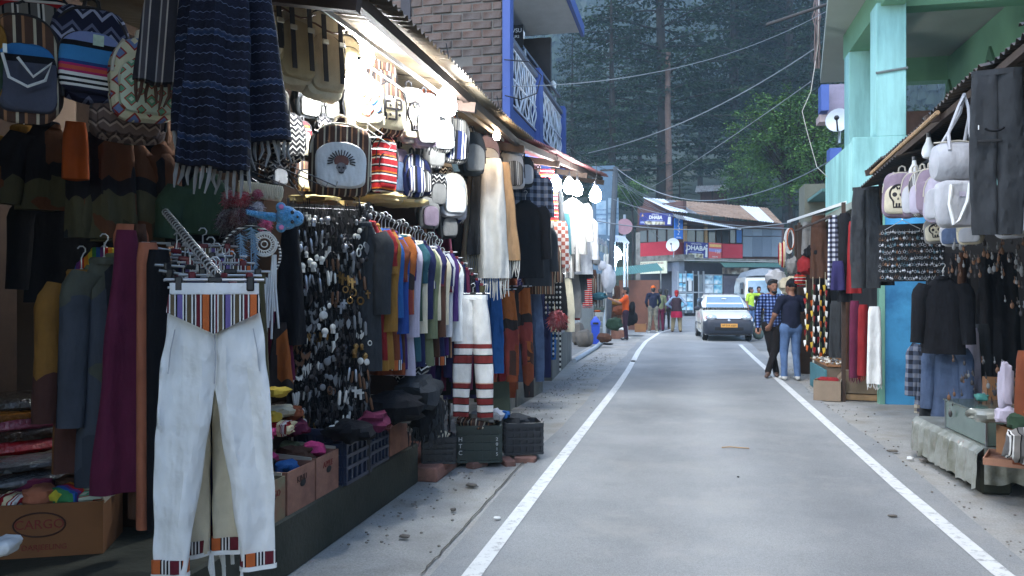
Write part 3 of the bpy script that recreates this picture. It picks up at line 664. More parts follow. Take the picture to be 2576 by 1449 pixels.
# ------------------------------------------------------------------ hillside
def hz(x, y):
    D = y - 60 + .04 * abs(x)
    if D < 0: return -.05
    h = .30 * D if D < 140 else 42 + .64 * (D - 140)
    h = min(h, 300 + .05 * (D - 540))
    return h + min(1, D / 40) * (3.5 * nz(x * .02, y * .02) + 12 * nz(x * .006 + 3, y * .006) * min(1, D / 200))
HILL = mat('forest_floor', pat=blotch([srgb(30, 38, 26), srgb(42, 50, 32), srgb(54, 56, 40)], .05, 6.0), rough=1.0, var=.3, vs=.3, bump=.6, bs=.8, bd=.5)
mb = MB(); xs_ = [-420 + 24 * i for i in range(42)]; ys_ = [60 + 5 * i for i in range(12)] + [120 + 20 * i for i in range(30)]
mb.sheet([[(x, y, hz(x, y)) for x in xs_] for y in ys_]); tag(mb.build('hill', HILL), kind='structure')
# far wood on the slope: one mass
FAR = mat('far_conifer', pat=blotch([srgb(20, 32, 26), srgb(32, 46, 34), srgb(50, 64, 44)], .08, 3.0), rough=1.0, var=.35, vs=.6)
mb = MB(); rnd = random.Random(3)
for k in range(3200):
    y = rnd.uniform(165, 620); x = rnd.uniform(-.45, .42) * y * 1.0 + 0.02 * y
    z0 = hz(x, y) - .5; H = rnd.uniform(7, 16); n = 8; rr = H * rnd.uniform(.15, .22); vs = []; fs = []
    for j in range(5):
        zb = z0 + H * (.12 + .17 * j); zt = z0 + H * (.42 + .15 * j) if j < 4 else z0 + H; r = rr * (1 - j * .185); b = len(vs); ph = rnd.uniform(0, 6)
        vs.append((x, y, zt))
        for i in range(n): a = ph + 2 * math.pi * i / n; q = r * rnd.uniform(.6, 1.25); vs.append((x + q * math.cos(a), y + q * math.sin(a), zb + rnd.uniform(-.05, .04) * H))
        fs += [(b, b + 1 + i, b + 1 + (i + 1) % n) for i in range(n)]
    mb.add(vs, fs)
tag(mb.build('far_woods', FAR, smooth=False), 'dim conifer wood covering the far hillside', 'woods', kind='stuff')
# ------------------------------------------------------------------ deodars
BARK = mat('grey_brown_bark', srgb(46, 40, 36), rough=1.0, var=.35, vs=3.0, bump=.8, bs=8, bd=.05)
BARKR = mat('reddish_bark', srgb(92, 74, 66), rough=1.0, var=.35, vs=2.0, bump=.8, bs=8, bd=.05)
NEED = [mat('deodar_needles_%d' % k, pat=blotch(c, .6, 3.0), rough=.9, var=.3, vs=2.5, spec=.2) for k, c in enumerate(([srgb(20, 33, 24), srgb(35, 54, 36), srgb(56, 78, 48)], [srgb(23, 38, 28), srgb(40, 60, 42), srgb(62, 86, 54)], [srgb(22, 36, 27), srgb(40, 56, 38), srgb(62, 78, 48)]))]
def deodar(seed, H, R, z_lo, m):
    r = random.Random(seed); tr = MB(); cr = MB()
    ax = [Vector((.25 * nz(z * .08, seed), .25 * nz(z * .08, seed + 5), z)) for z in [H * i / 14 for i in range(15)]]
    tr.tube(ax, [max(.03, .42 * (1 - i / 14.0) ** .8) for i in range(15)], 8)
    nb = 104
    for k in range(nb):
        u = k / nb; z = lerp(z_lo, H * .985, (int(k / 5) * 5 / nb) ** .92) + r.uniform(-.12, .12); L = 1.12 * R * (1 - ((z - z_lo) / (H - z_lo))) ** .75 * r.uniform(.55, 1.1) + .35
        if z < z_lo + 2: L *= r.uniform(.4, 1)
        a = k * 2.399 + r.uniform(-.4, .4); d = Vector((math.cos(a), math.sin(a), 0)); sd = Vector((-d.y, d.x, 0)); dr = r.uniform(.04, .13)
        o = Vector((ax[min(14, int(z / H * 14))].x, ax[min(14, int(z / H * 14))].y, z)); n = max(5, int(L / .30)); pts = []
        for i in range(n + 1):
            s = i / n * L; pts.append(o + d * s + Vector((0, 0, .10 * s - dr * s * s / max(L, 1) * 1.6)) + sd * .25 * nz(s * .5, k, seed))
        tr.tube(pts, [.07 * (1 - i / (n + 1)) * (L / R) + .012 for i in range(n + 1)], 4, cap=False)
        for i in range(1, n + 1):
            w = L * .30 * (1 - .75 * (i / n)) * min(1, i / n * 4) + .22
            for sg in (-1, 1):
                m_ = max(2, int(w / .26)); dirn = (sd * sg + d * .75).normalized()
                for j in range(m_):
                    if r.random() < .12: continue
                    p = pts[i] + dirn * (w * (j + r.random()) / m_) + Vector((r.uniform(-.1, .1), r.uniform(-.1, .1), r.uniform(-.08, .05)))
                    for q in range(4):
                        e = (dirn * r.uniform(.4, 1) + d * r.uniform(-.3, .6) + Vector((0, 0, r.uniform(-.55, .15)))).normalized() * r.uniform(.16, .36)
                        f = e.cross(Vector((r.uniform(-1, 1), r.uniform(-1, 1), 1))).normalized() * r.uniform(.035, .08)
                        cr.add([p - f * .3, p + e * .5 - f, p + e, p + e * .55 + f], [(0, 1, 2, 3)])
    return tr.mesh('trunk', BARK), cr.mesh('crown', m, smooth=False)
PR = [deodar(1, 27, 6.6, 4.5, NEED[0]), deodar(2, 24, 5.4, 3.0, NEED[1]), deodar(3, 30, 5.8, 7.0, NEED[2])]
def tree_at(px, d, k, lab, sc=1.0, rz=0.0, name='deodar_tree'):
    p = P(px, 733, d=d); t = thing(name, lab, 'tree', (p.x, p.y, hz(p.x, p.y) - .3), rz, 'deodars on the slope behind the street', sc=sc)
    obj_of(PR[k][0], 'trunk', t); obj_of(PR[k][1], 'crown', t); return t
tree_at(1662, 76, 0, 'tall dark deodar directly behind the bare brown trunk', 1.65, .3)
tree_at(1846, 84, 2, 'deodar with straight dark trunk above the shed roof', 1.55, 1.4)
tree_at(1985, 82, 0, 'broad deodar filling the top beside the teal house', 1.6, 4.0)
tree_at(1540, 72, 1, 'lower deodar beside the blue balcony, drooping over the stalls', 1.15, 2.2)
tree_at(1440, 80, 2, 'deodar half hidden behind the blue balcony', .74, 5.1)
tree_at(1762, 108, 1, 'deodar seen between the bare trunk and the shed', .95, .9)
tree_at(1930, 104, 1, 'paler deodar rising behind the green leafy tree', 1.35, 3.4)
tree_at(2080, 92, 2, 'deodar at the edge of the teal house roof', 1.1, .2)
tree_at(2200, 78, 1, 'deodar glimpsed through the open balcony of the teal house', .9, 1.9)
tree_at(1610, 98, 2, 'deodar rising between the balcony and the bare trunk', .85, 3.9)
tree_at(1915, 96, 0, 'dense deodar just above the leafy tree', 1.5, 2.6)
tree_at(1500, 92, 0, 'deodar behind the lower one beside the balcony', .7, .4)
tree_at(2040, 76, 1, 'deodar behind the leafy tree next to the teal house', .95, 5.0)
tree_at(1710, 66, 1, 'short deodar behind the restaurant roof', .42, 4.4)
tree_at(1905, 68, 1, 'short deodar behind the right end of the rusty roof', .45, 2.0)
# bare lopped trunk
a = P(1682, 733, d=71); h0 = hz(a.x, a.y) - .3; htop = P(1680, 132, d=71).z; t = thing('bare_trunk', 'bare lopped reddish brown trunk standing in front of the deodars', 'tree trunk', (a.x, a.y, h0))
MB().tube([(.15 * nz(z * .1), .1 * nz(z * .1, 4), z) for z in [(htop - h0) * i / 12 for i in range(13)]], [.36 - .012 * i for i in range(13)], 9).build('trunk', BARKR, t)
mb = MB()
for k in range(22):
    z = random.uniform(4, htop - h0 - 1); an = random.uniform(0, 6.28); mb.tube([(0, 0, z), (math.cos(an) * .6, math.sin(an) * .6, z - random.uniform(-.1, .25))], [.05, .015], 5)
mb.build('branch_stubs', BARKR, t, kind='stuff')
# ------------------------------------------------------------------ broadleaf tree
LEAF = mat('bright_leaves', pat=blotch([srgb(36, 62, 32), srgb(64, 98, 46), srgb(108, 142, 62)], 1.2, 3.0), rough=.8, var=.3, vs=5.0, spec=.3)
def leafy(name, lab, px, py, d, rx, rz_, n, seed, base_z=0.0, m=LEAF, ls=.13):
    r = random.Random(seed); c = P(px, py, d=d); t = thing(name, lab, 'tree', (c.x, c.y, base_z)); H = c.z - base_z; tr = MB(); cr = MB()
    tr.tube([(0, 0, 0), (.1, .05, H * .5), (0, 0, H)], [.16, .12, .05], 7); clumps = []
    for k in range(n):
        while True:
            q = Vector((r.uniform(-1, 1), r.uniform(-1, 1), r.uniform(-1, 1)))
            if .25 < q.length < 1: break
        q = Vector((q.x * rx, q.y * rx, q.z * rz_)) * (1 + .25 * nz(q.x * 3, q.y * 3, q.z * 3 + seed)); clumps.append(q)
        if k % 3 == 0: tr.tube([(0, 0, max(.4, H - rz_ * .7 + q.z * .3)), Vector((0, 0, H)) + q * .6, Vector((0, 0, H)) + q], [.05, .03, .01], 4, cap=False)
    for q in clumps:
        cs = r.uniform(.28, .5); tilt = r.uniform(-.3, .3)
        for j in range(42):
            v = Vector((r.gauss(0, 1), r.gauss(0, 1), r.gauss(0, .55))) * cs * .6; p = Vector((0, 0, H)) + q + v; p.z -= v.length * .25
            e = Vector((r.uniform(-1, 1), r.uniform(-1, 1), r.uniform(-.7, .35))).normalized() * ls * r.uniform(.7, 1.3); f = e.cross(Vector((r.uniform(-.5, .5), r.uniform(-.5, .5), 1))).normalized() * ls * .42
            cr.add([p, p + e * .5 - f, p + e, p + e * .5 + f], [(0, 1, 2, 3)])
    tr.build('trunk', BARK, t); cr.build('crown', m, t, smooth=False); return t
leafy('leafy_tree', 'bright green leafy tree in front of the dark deodars', 1985, 350, 42, 3.0, 2.9, 330, 5, ls=.14)
leafy('leafy_tree', 'small leafy tree low beside the shed on posts', 1880, 455, 64, 2.3, 2.0, 110, 8, 2.0, ls=.17)
leafy('leafy_tree', 'leafy bush above the left end of the restaurant roof', 1590, 480, 64, 1.4, 1.1, 60, 9, ls=.16)
leafy('leafy_tree', 'leafy bush rising behind the stall with the white-edged awning', 2060, 430, 36, 1.3, 1.5, 80, 11)
# ------------------------------------------------------------------ cloth colours
S = srgb
K_, W_, CR_, GY_, MR_ = S(24, 23, 26), S(206, 204, 198), S(186, 176, 152), S(112, 110, 108), S(92, 32, 40)
FAB = dict(
 white=cloth('white_cotton', S(216, 216, 211), var=.06, bump=.5, bs=35, bd=.012, wrinkle=1.3), cream=cloth('cream_cloth', S(196, 186, 160)), khaki=cloth('khaki_canvas', S(160, 144, 110)), canvas=cloth('raw_canvas', S(176, 162, 134)),
 olive=cloth('olive_cloth', S(70, 66, 44)), grey=cloth('grey_canvas', S(128, 126, 122)), pale=cloth('pale_grey_canvas', S(176, 176, 178), var=.08), mauve=cloth('mauve_canvas', S(134, 118, 130)), navy=cloth('navy_cloth', S(32, 36, 70)),
 black=cloth('black_cloth', S(24, 24, 27)), char=cloth('charcoal_cloth', S(52, 54, 56)), maroon=cloth('plum_cloth', S(92, 34, 58)), peach=cloth('peach_cloth', S(164, 100, 74)), rust=cloth('rust_cloth', S(112, 60, 38)),
 orange=cloth('orange_cloth', S(166, 78, 32)), red=cloth('red_cloth', S(128, 34, 36)), purple=cloth('violet_cloth', S(64, 42, 92)), indigo=cloth('indigo_cloth', S(44, 40, 78)), blue=cloth('blue_cloth', S(40, 68, 128)), brightblue=cloth('bright_blue_cloth', S(38, 84, 138)),
 teal=cloth('teal_cloth', S(44, 80, 88)), mustard=cloth('mustard_cloth', S(136, 98, 44)), brown=cloth('brown_cloth', S(78, 54, 42)), green=cloth('bottle_green_cloth', S(48, 66, 50)), yellow=cloth('yellow_cloth', S(190, 160, 60)), pink=cloth('pink_cloth', S(200, 70, 120)),
 denim=cloth('washed_denim', S(78, 92, 116), var=.25), tan=cloth('tan_wool', S(158, 126, 92)), sage=cloth('sage_cloth', S(106, 112, 84)), lilac=cloth('lilac_cloth', S(176, 168, 180), var=.08),
 stripe_grey=cloth('grey_striped_weave', pat=stripes([(3, S(96, 94, 92)), (1, W_), (1, K_), (1, W_), (4, S(120, 116, 110)), (1, K_)], 'X', .09)),
 rope_white=cloth('white_wool', S(196, 194, 186), var=.12),
 stripe_blue=cloth('blue_striped_weave', pat=stripes([(3, S(40, 50, 92)), (1, W_), (1, S(40, 50, 92)), (1, W_), (2, K_)], 'X', .10)),
 stripe_red=cloth('red_striped_weave', pat=stripes([(4, S(158, 30, 36)), (1, W_), (1, S(30, 26, 40)), (1, S(196, 110, 40)), (3, S(170, 36, 40)), (1, K_), (1, W_)], 'Z', .12)),
 stripe_brown=cloth('brown_striped_weave', pat=stripes([(3, S(84, 62, 52)), (1, CR_), (2, S(60, 50, 48)), (1, S(150, 110, 80))], 'X', .07)),
 ethnic_bw=cloth('black_white_zigzag_weave', pat=stripes([(2, K_), (1, W_), (2, K_), (1, S(150, 146, 140))], 'Z', .07, .35, 40)),
 ethnic_navy=cloth('navy_zigzag_weave', pat=stripes([(3, S(34, 36, 56)), (1, S(150, 154, 176)), (1, S(34, 36, 56)), (1, S(96, 100, 124))], 'Z', .10, .4, 28)),
 ethnic_cream=cloth('cream_diamond_weave', pat=diamonds(S(186, 180, 150), S(96, 112, 148), S(136, 50, 44), .11)),
 ethnic_brown=cloth('brown_zigzag_weave', pat=stripes([(3, S(92, 76, 70)), (1, S(140, 122, 110)), (1, S(60, 48, 44))], 'Z', .05, .4, 40)),
 yoke=cloth('striped_yoke_weave', pat=stripes([(2, S(176, 92, 48)), (.5, K_), (.4, W_), (.6, K_), (.4, W_), (.6, MR_), (.4, W_), (1.2, S(92, 80, 60)), (.4, W_), (.5, K_), (1.6, S(104, 92, 140)), (.4, W_), (.5, K_), (.4, W_), (1.4, S(84, 72, 52)), (.5, W_), (.6, K_), (.4, W_), (1.2, MR_), (.4, W_), (.4, K_)], 'X', .165, off=.24)),
 cuff=cloth('striped_cuff_weave', pat=stripes([(3, S(176, 92, 48)), (.5, K_), (.5, W_), (.6, K_), (.5, W_), (.6, K_), (.5, W_), (3, MR_), (.5, W_), (.5, K_)], 'X', .11)),
 bands=cloth('white_red_banded_weave', pat=stripes([(.075, S(150, 144, 138)), (.065, S(112, 40, 38)), (.01, K_), (.07, W_), (.01, K_), (.055, S(116, 42, 40)), (.01, K_), (.085, W_), (.01, K_), (.05, S(112, 40, 38)), (.01, S(190, 160, 140)), (.19, W_), (.01, K_), (.075, S(116, 44, 42)), (.01, K_), (.06, W_), (.05, S(116, 44, 42)), (.5, W_)], 'Z', 1.1)),
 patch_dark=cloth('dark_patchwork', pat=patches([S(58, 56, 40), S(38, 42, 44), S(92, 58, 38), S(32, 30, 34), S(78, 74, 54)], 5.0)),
 patch_must=cloth('mustard_patchwork', pat=patches([S(146, 104, 48), S(112, 72, 38), S(64, 66, 70), S(132, 94, 44), S(80, 52, 46)], 3.2)),
 patch_grey=cloth('grey_patchwork', pat=patches([S(58, 62, 70), S(40, 42, 48), S(82, 84, 74), S(70, 74, 82)], 4.0)),
 tiedye=cloth('brown_orange_patchwork', pat=patches([S(124, 62, 36), S(72, 48, 38), S(150, 84, 40), S(48, 42, 40), S(130, 58, 50)], 3.4)),
 shawl_navy=cloth('navy_handloom', pat=stripes([(3, S(17, 19, 31)), (.16, S(84, 92, 112)), (2.2, S(19, 21, 35)), (.14, S(72, 80, 100)), (2.6, S(17, 19, 30)), (.16, S(84, 90, 108)), (1.0, S(26, 38, 60)), (.5, S(42, 48, 64)), (.14, S(90, 96, 112)), (2.4, S(17, 18, 30)), (.14, S(70, 76, 96)), (2.0, S(20, 22, 36)), (.18, S(76, 82, 102))], 'Z', .20, .03, 90), var=.5, vs=70.0),
 shawl_grey=cloth('grey_striped_handloom', pat=stripes([(3, S(44, 42, 46)), (.5, S(130, 124, 118)), (1.5, S(60, 56, 58)), (.5, S(150, 140, 128))], 'X', .06)),
 plaidb=cloth('blue_plaid', pat=plaid(S(18, 22, 38), S(40, 58, 108), S(112, 132, 176), .055)), plaidg=cloth('grey_plaid', pat=plaid(S(34, 38, 48), S(76, 84, 100), S(120, 124, 134), .09)), plaidt=cloth('tan_plaid', pat=plaid(S(70, 70, 84), S(140, 130, 116), S(190, 180, 160), .07)),
 check_bw=cloth('black_white_check', pat=plaid(S(30, 30, 40), S(90, 92, 110), S(200, 200, 204), .07)), brick_print=cloth('brick_print_scarf', pat=plaid(S(206, 200, 192), S(150, 84, 70), S(190, 176, 164), .10)),
 rainbow=cloth('rainbow_knit', pat=stripes([(1, S(180, 40, 40)), (1, S(200, 130, 40)), (1, S(190, 180, 60)), (1, S(60, 130, 80)), (1, S(50, 90, 160)), (1, S(110, 60, 130))], 'X', .12)),
 knit_red=cloth('red_white_knit', pat=stripes([(2, S(140, 28, 34)), (1, S(206, 190, 150)), (1, S(140, 28, 34)), (1, W_)], 'X', .07, .3, 60)),
)
DKTRIM = mat('dark_webbing', S(30, 28, 30), rough=.8, var=.1); PALETRIM = mat('pale_webbing', S(176, 168, 150), rough=.8, var=.1); ZIP = mat('zip_metal', S(170, 166, 150), rough=.35, metal=.8)
PRINT = mat('dark_print_ink', S(44, 40, 42), rough=.9, var=.15); PRINTB = mat('blue_print_ink', S(70, 110, 160), rough=.9); PRINTR = mat('brick_print_ink', S(170, 86, 66), rough=.9)
def spw(v, e): return math.copysign(abs(v) ** e, v)
def outline(w, h, n=30, top=2.3, bot=5.0, zs=.55):
    out = []
    for k in range(n):
        a = 2 * math.pi * k / n; c, s_ = math.cos(a), math.sin(a); e = 2 / (top if s_ > 0 else bot); out.append((w / 2 * spw(c, e), h * (1 - zs) * spw(s_, e) if s_ > 0 else h * zs * spw(s_, e)))
    return out                                                     # z from -zs*h to (1-zs)*h
def puffy(mb, w, h, d, y0, zc, top=2.3, bot=5.0, zs=.55, lump=.01, seed=0.0, n=30, sc=(.80, .93, 1.0, 1.0, 1.0, .94, .84), ys=(0, .07, .25, .5, .78, .94, 1.0)):
    o = outline(w, h, n, top, bot, zs); rings = []
    for s_, y in zip(sc, ys):
        r = []
        for x, z in o:
            q = 1 + lump * 6 * nz(x * 7 + seed, z * 7, y * 3 + seed); r.append(Vector((x * s_ * q, y0 + d * y + lump * nz(x * 9, z * 9, seed + y) , zc + z * (1 - (1 - s_) * w / max(h, w)) * q)))
        rings.append(r)
    mb.loft(rings); return mb
def motif(kind, w, h, y, par):
    if kind == 'skull':
        mb = MB(); T = lambda pts: mb.tube([(x * w, y, z * h) for x, z in pts], .009 * h * 4, 4)
        T([(.30 * math.cos(a), .12 + .30 * math.sin(a)) for a in [R_(-40 + 13 * i) for i in range(21)]]); T([(-.22, -.08), (-.16, -.16), (-.15, -.36), (.15, -.36), (.16, -.16), (.22, -.08)])
        for sx in (-1, 1): mb.ball((sx * .13 * w, y, .08 * h), .085 * h, 9, 6, (1, .06, 1)); T([(sx * .05, -.22), (sx * .05, -.36)]); T([(sx * .2, .3), (sx * .08, .38), (sx * .02, .26)])
        mb.prism([(-.04 * w, -.1 * h), (.04 * w, -.1 * h), (0, .0)], .006, Matrix.Translation((0, y, 0))); mb.build('skull_print', PRINT, par)
    elif kind == 'om':
        mb = MB(); T = lambda m_, pts: m_.tube([(x * w, y, z * h) for x, z in pts], .014 * h * 4, 5)
        T(mb, [(-.25, .22), (-.1, .32), (.04, .22), (-.06, .04), (-.14, .02), (.02, 0), (.10, -.16), (-.04, -.34), (-.24, -.28), (-.3, -.16)]); mb.build('curved_print', PRINTR, par)
        mb = MB(); T(mb, [(.02, -.02), (.16, .06), (.26, .18), (.34, .1), (.34, -.16), (.24, -.24)]); mb.build('curved_print', PRINTB, par)
        mb = MB(); mb.ball((.22 * w, y, .36 * h), .06 * h, 8, 5, (1, .1, 1)); T(mb, [(.08, .3), (.22, .24), (.36, .32)]); mb.build('curved_print', PRINTR, par)
    elif kind == 'glyph':
        mb = MB(); B = lambda a, b, c, e: mb.bar((a * w, y, b * h), (c * w, y, e * h), .01, .05 * h)
        for q in ((-.3, .25, -.3, .02), (-.3, .02, .3, .02), (.1, .25, .1, -.3), (-.2, -.3, .1, -.3), (.3, .02, .3, .3), (-.3, -.1, -.3, -.32), (-.1, .25, -.3, .25), (.3, .3, .1, .3)): B(*q)
        for x, z in ((-.12, .12), (.22, .16), (-.12, -.16), (.24, -.16), (0, .38)): mb.ball((x * w, y, z * h), .045 * h, 8, 5, (1, .1, 1))
        mb.build('glyph_print', PRINT, par)
    elif kind == 'chief':
        GI = mat('grey_print_ink', S(128, 124, 122), rough=.9, var=.4, vs=30); BI = mat('brown_print_ink', S(112, 74, 64), rough=.9, var=.4, vs=30); z0 = -.04
        mb = MB()
        for k in range(15):
            a = R_(-6 + k * 192 / 14); c, s_ = math.cos(a), math.sin(a); q = Vector((.17 * w * c, y, (z0 + .15 * s_) * h)); e = Vector((.27 * w * c, y, (z0 + .285 * s_ - .02) * h)); mb.bar(q, e, .006, .024 * h); mb.bar(q.lerp(e, .5) + Vector((0, -.001, 0)), e.lerp(q, -.12), .006, .012 * h)
        mb.build('feather_print', PRINT, par)
        mb = MB(); mb.prism([(.15 * w * math.cos(a), (z0 + .02) * h + .14 * h * math.sin(a)) for a in [R_(180 - 15 * i) for i in range(13)]] + [(.13 * w, (z0 - .05) * h), (-.13 * w, (z0 - .05) * h)], .006, Matrix.Translation((0, y, 0))); mb.build('band_print', BI, par)
        mb = MB(); mb.prism([(.105 * w * math.cos(a) * (1 if math.sin(a) > -.2 else .72), (z0 - .13) * h + .125 * h * math.sin(a)) for a in [R_(18 * i) for i in range(20)]], .010, Matrix.Translation((0, y, 0))); mb.build('face_print', GI, par)
        mb = MB()
        for sx in (-1, 1): mb.ball((sx * .042 * w, y - .006, (z0 - .12) * h), .026 * h, 8, 6, (1, .1, .9))
        mb.prism([(-.012 * w, (z0 - .185) * h), (.012 * w, (z0 - .185) * h), (0, (z0 - .155) * h)], .014, Matrix.Translation((0, y, 0)))
        for i in range(5): mb.bar(((-.04 + .02 * i) * w, y - .005, (z0 - .21) * h), ((-.04 + .02 * i) * w, y - .005, (z0 - .245) * h), .006, .006 * h)
        mb.build('eye_print', PRINT, par)
    elif kind == 'label':
        MB().box((.1 * w, y, .28 * h), (.17 * w, .004, .18 * h)).build('sewn_label', mat('pale_label', S(170, 190, 170), var=.2, vs=40), par)
def backpack(label, loc, rz, h, w=None, body='grey', pocket='pale', trim=None, mot=None, straps=True, tilt=0.0, group='backpacks hung along the stall', flap=False, d=None):
    w = w or h * .72; d = d or w * .42; sd = random.uniform(0, 50); t = thing('backpack', label, 'backpack', loc, rot=(tilt, random.uniform(-.06, .06), rz), group=group)
    tr = trim or DKTRIM; zc = -.47 * h                             # origin at the top loop, bag hangs below
    puffy(MB(), w, h * .93, d, -d / 2, zc - .02 * h, seed=sd, lump=.017, top=random.uniform(2.0, 3.6), bot=random.uniform(3.0, 6.0)).build('body', FAB[body], t)
    pw, ph = w * .80, h * .58; pz = zc - .14 * h
    p = puffy(MB(), pw, ph, d * .36, -d / 2 - d * .28, pz, top=2.6, seed=sd + 3, lump=.014, sc=(.86, .95, 1.0, 1.0, 1.0, 1.0, 1.0)).build('front_pocket', FAB[pocket], t)
    yf = -d / 2 - d * .285
    mb = MB(); o = outline(pw * .98, ph * .98, 30, 2.6)
    mb.tube([(x, -d / 2 - d * .10, pz + z) for x, z in o[0:16]], .006 + .004 * h, 5); mb.build('zip_piping', tr, p)
    mb = MB(); o = outline(w * .97, h * .90, 30); mb.tube([(x, -d * .40, zc - .02 * h + z) for x, z in o[29:] + o[:16]], .005 + .005 * h, 5); mb.build('zip_piping', tr, t)
    if mot: motif_at(mot, pw, ph, yf, pz + .02 * h, p)
    mb = MB(); mb.tube([(x * w, d * .15, .005 * h + z * h) for x, z in ((-.10, -.05), (-.08, .03), (0, .06), (.08, .03), (.10, -.05))], .009, 5); mb.build('loop', tr, t)
    if straps:
        for sx in (-1, 1):
            pts = [(sx * w * .22, d / 2, -.06 * h), (sx * w * .34, d / 2 + .05, -.2 * h), (sx * w * .42, d / 2 + .06, -.5 * h), (sx * w * .38, d / 2 + .01, -.86 * h)]; mb = MB()
            for a, b in zip(pts[:-1], pts[1:]): mb.bar(a, b, .045 * (h / .45), .012, up=(0, 1, 0))
            mb.build('strap', tr, t)
    return t
def motif_at(kind, w, h, y, z, par):
    e = []
    before = set(par.children); motif(kind, w, h, y - .004, par)
    for c in par.children:
        if c not in before: c.location = (0, 0, z)
# ------------------------------------------------------------------ hanging cloth
def ring(xc, w, d, yc, z, n, fa, kx, sd, sq=.75):
    r = []
    for k in range(n):
        a = 2 * math.pi * k / n; x = w / 2 * spw(math.cos(a), sq); y = d / 2 * math.sin(a)
        f = fa * (math.sin(x * kx + sd + 1.3 * nz(z * 2.0, sd)) + .6 * nz(x * kx * .35, z * 3.0, sd)); r.append(Vector((xc + x, yc + y + f, z)))
    return r
def drape(mb, prof, n=28, fa=.012, kx=40.0, sd=0.0, f0=.25, sq=.75):
    """prof rows: z, xc, w, d, yc; folds deepen towards the hem"""
    z0, z1 = prof[0][0], prof[-1][0]; rows = []; K = max(10, int(abs(z1 - z0) / .06))
    for i in range(K + 1):
        u = i / K; z = lerp(z0, z1, u); j = 0
        while j < len(prof) - 2 and (prof[j + 1][0] - z) * (z1 - z0) < 0: j += 1
        a, b = prof[j], prof[j + 1]; q = 0 if a[0] == b[0] else min(1, max(0, (z - a[0]) / (b[0] - a[0]))); q = q * q * (3 - 2 * q) if len(prof) > 3 else q
        xc, w, d, yc = [lerp(a[c], b[c], q) for c in (1, 2, 3, 4)]; rows.append(ring(xc, w, d, yc, z, n, fa * lerp(f0, 1, u), kx, sd, sq))
    mb.loft(rows); return mb
HANG = mat('white_wire', S(190, 190, 188), rough=.4, metal=.4); CLIPK = mat('black_clip', S(26, 26, 28), rough=.4); CLIPR = mat('dark_red_clip', S(104, 26, 34), rough=.4)
def hanger(par, w=.40, z=0.0, kind='wire'):
    mb = MB()
    if kind == 'wire':
        mb.tube([(0, 0, z + .01), (-w / 2, 0, z - .09), (-w / 2 + .015, 0, z - .115), (w / 2 - .015, 0, z - .115), (w / 2, 0, z - .09), (0, 0, z + .01), (0, 0, z + .06)] + [(.02 * math.sin(a), 0, z + .08 + .02 - .02 * math.cos(a)) for a in (.5, 1.2, 2, 2.8, 3.6, 4.4)], .0035, 4)
        return mb.build('hanger', HANG, par)
    mb.tube([(-w / 2, 0, z), (w / 2, 0, z)], .005, 5); mb.tube([(0, 0, z)] + [(.018 * math.sin(a), 0, z + .05 + .018 - .018 * math.cos(a)) for a in (0, .9, 1.8, 2.7, 3.6, 4.5)], .003, 4)
    h = mb.build('hanger', HANG, par)
    for sx in (-1, 1): MB().box((sx * (w / 2 - .05), 0, z - .015), (.028, .03, .055), bev=.005).build('clip', CLIPK if kind == 'clip' else CLIPR, h)
    MB().box((0, 0, z), (.05, .02, .02), bev=.004).build('clip', CLIPK if kind == 'clip' else CLIPR, h); return h
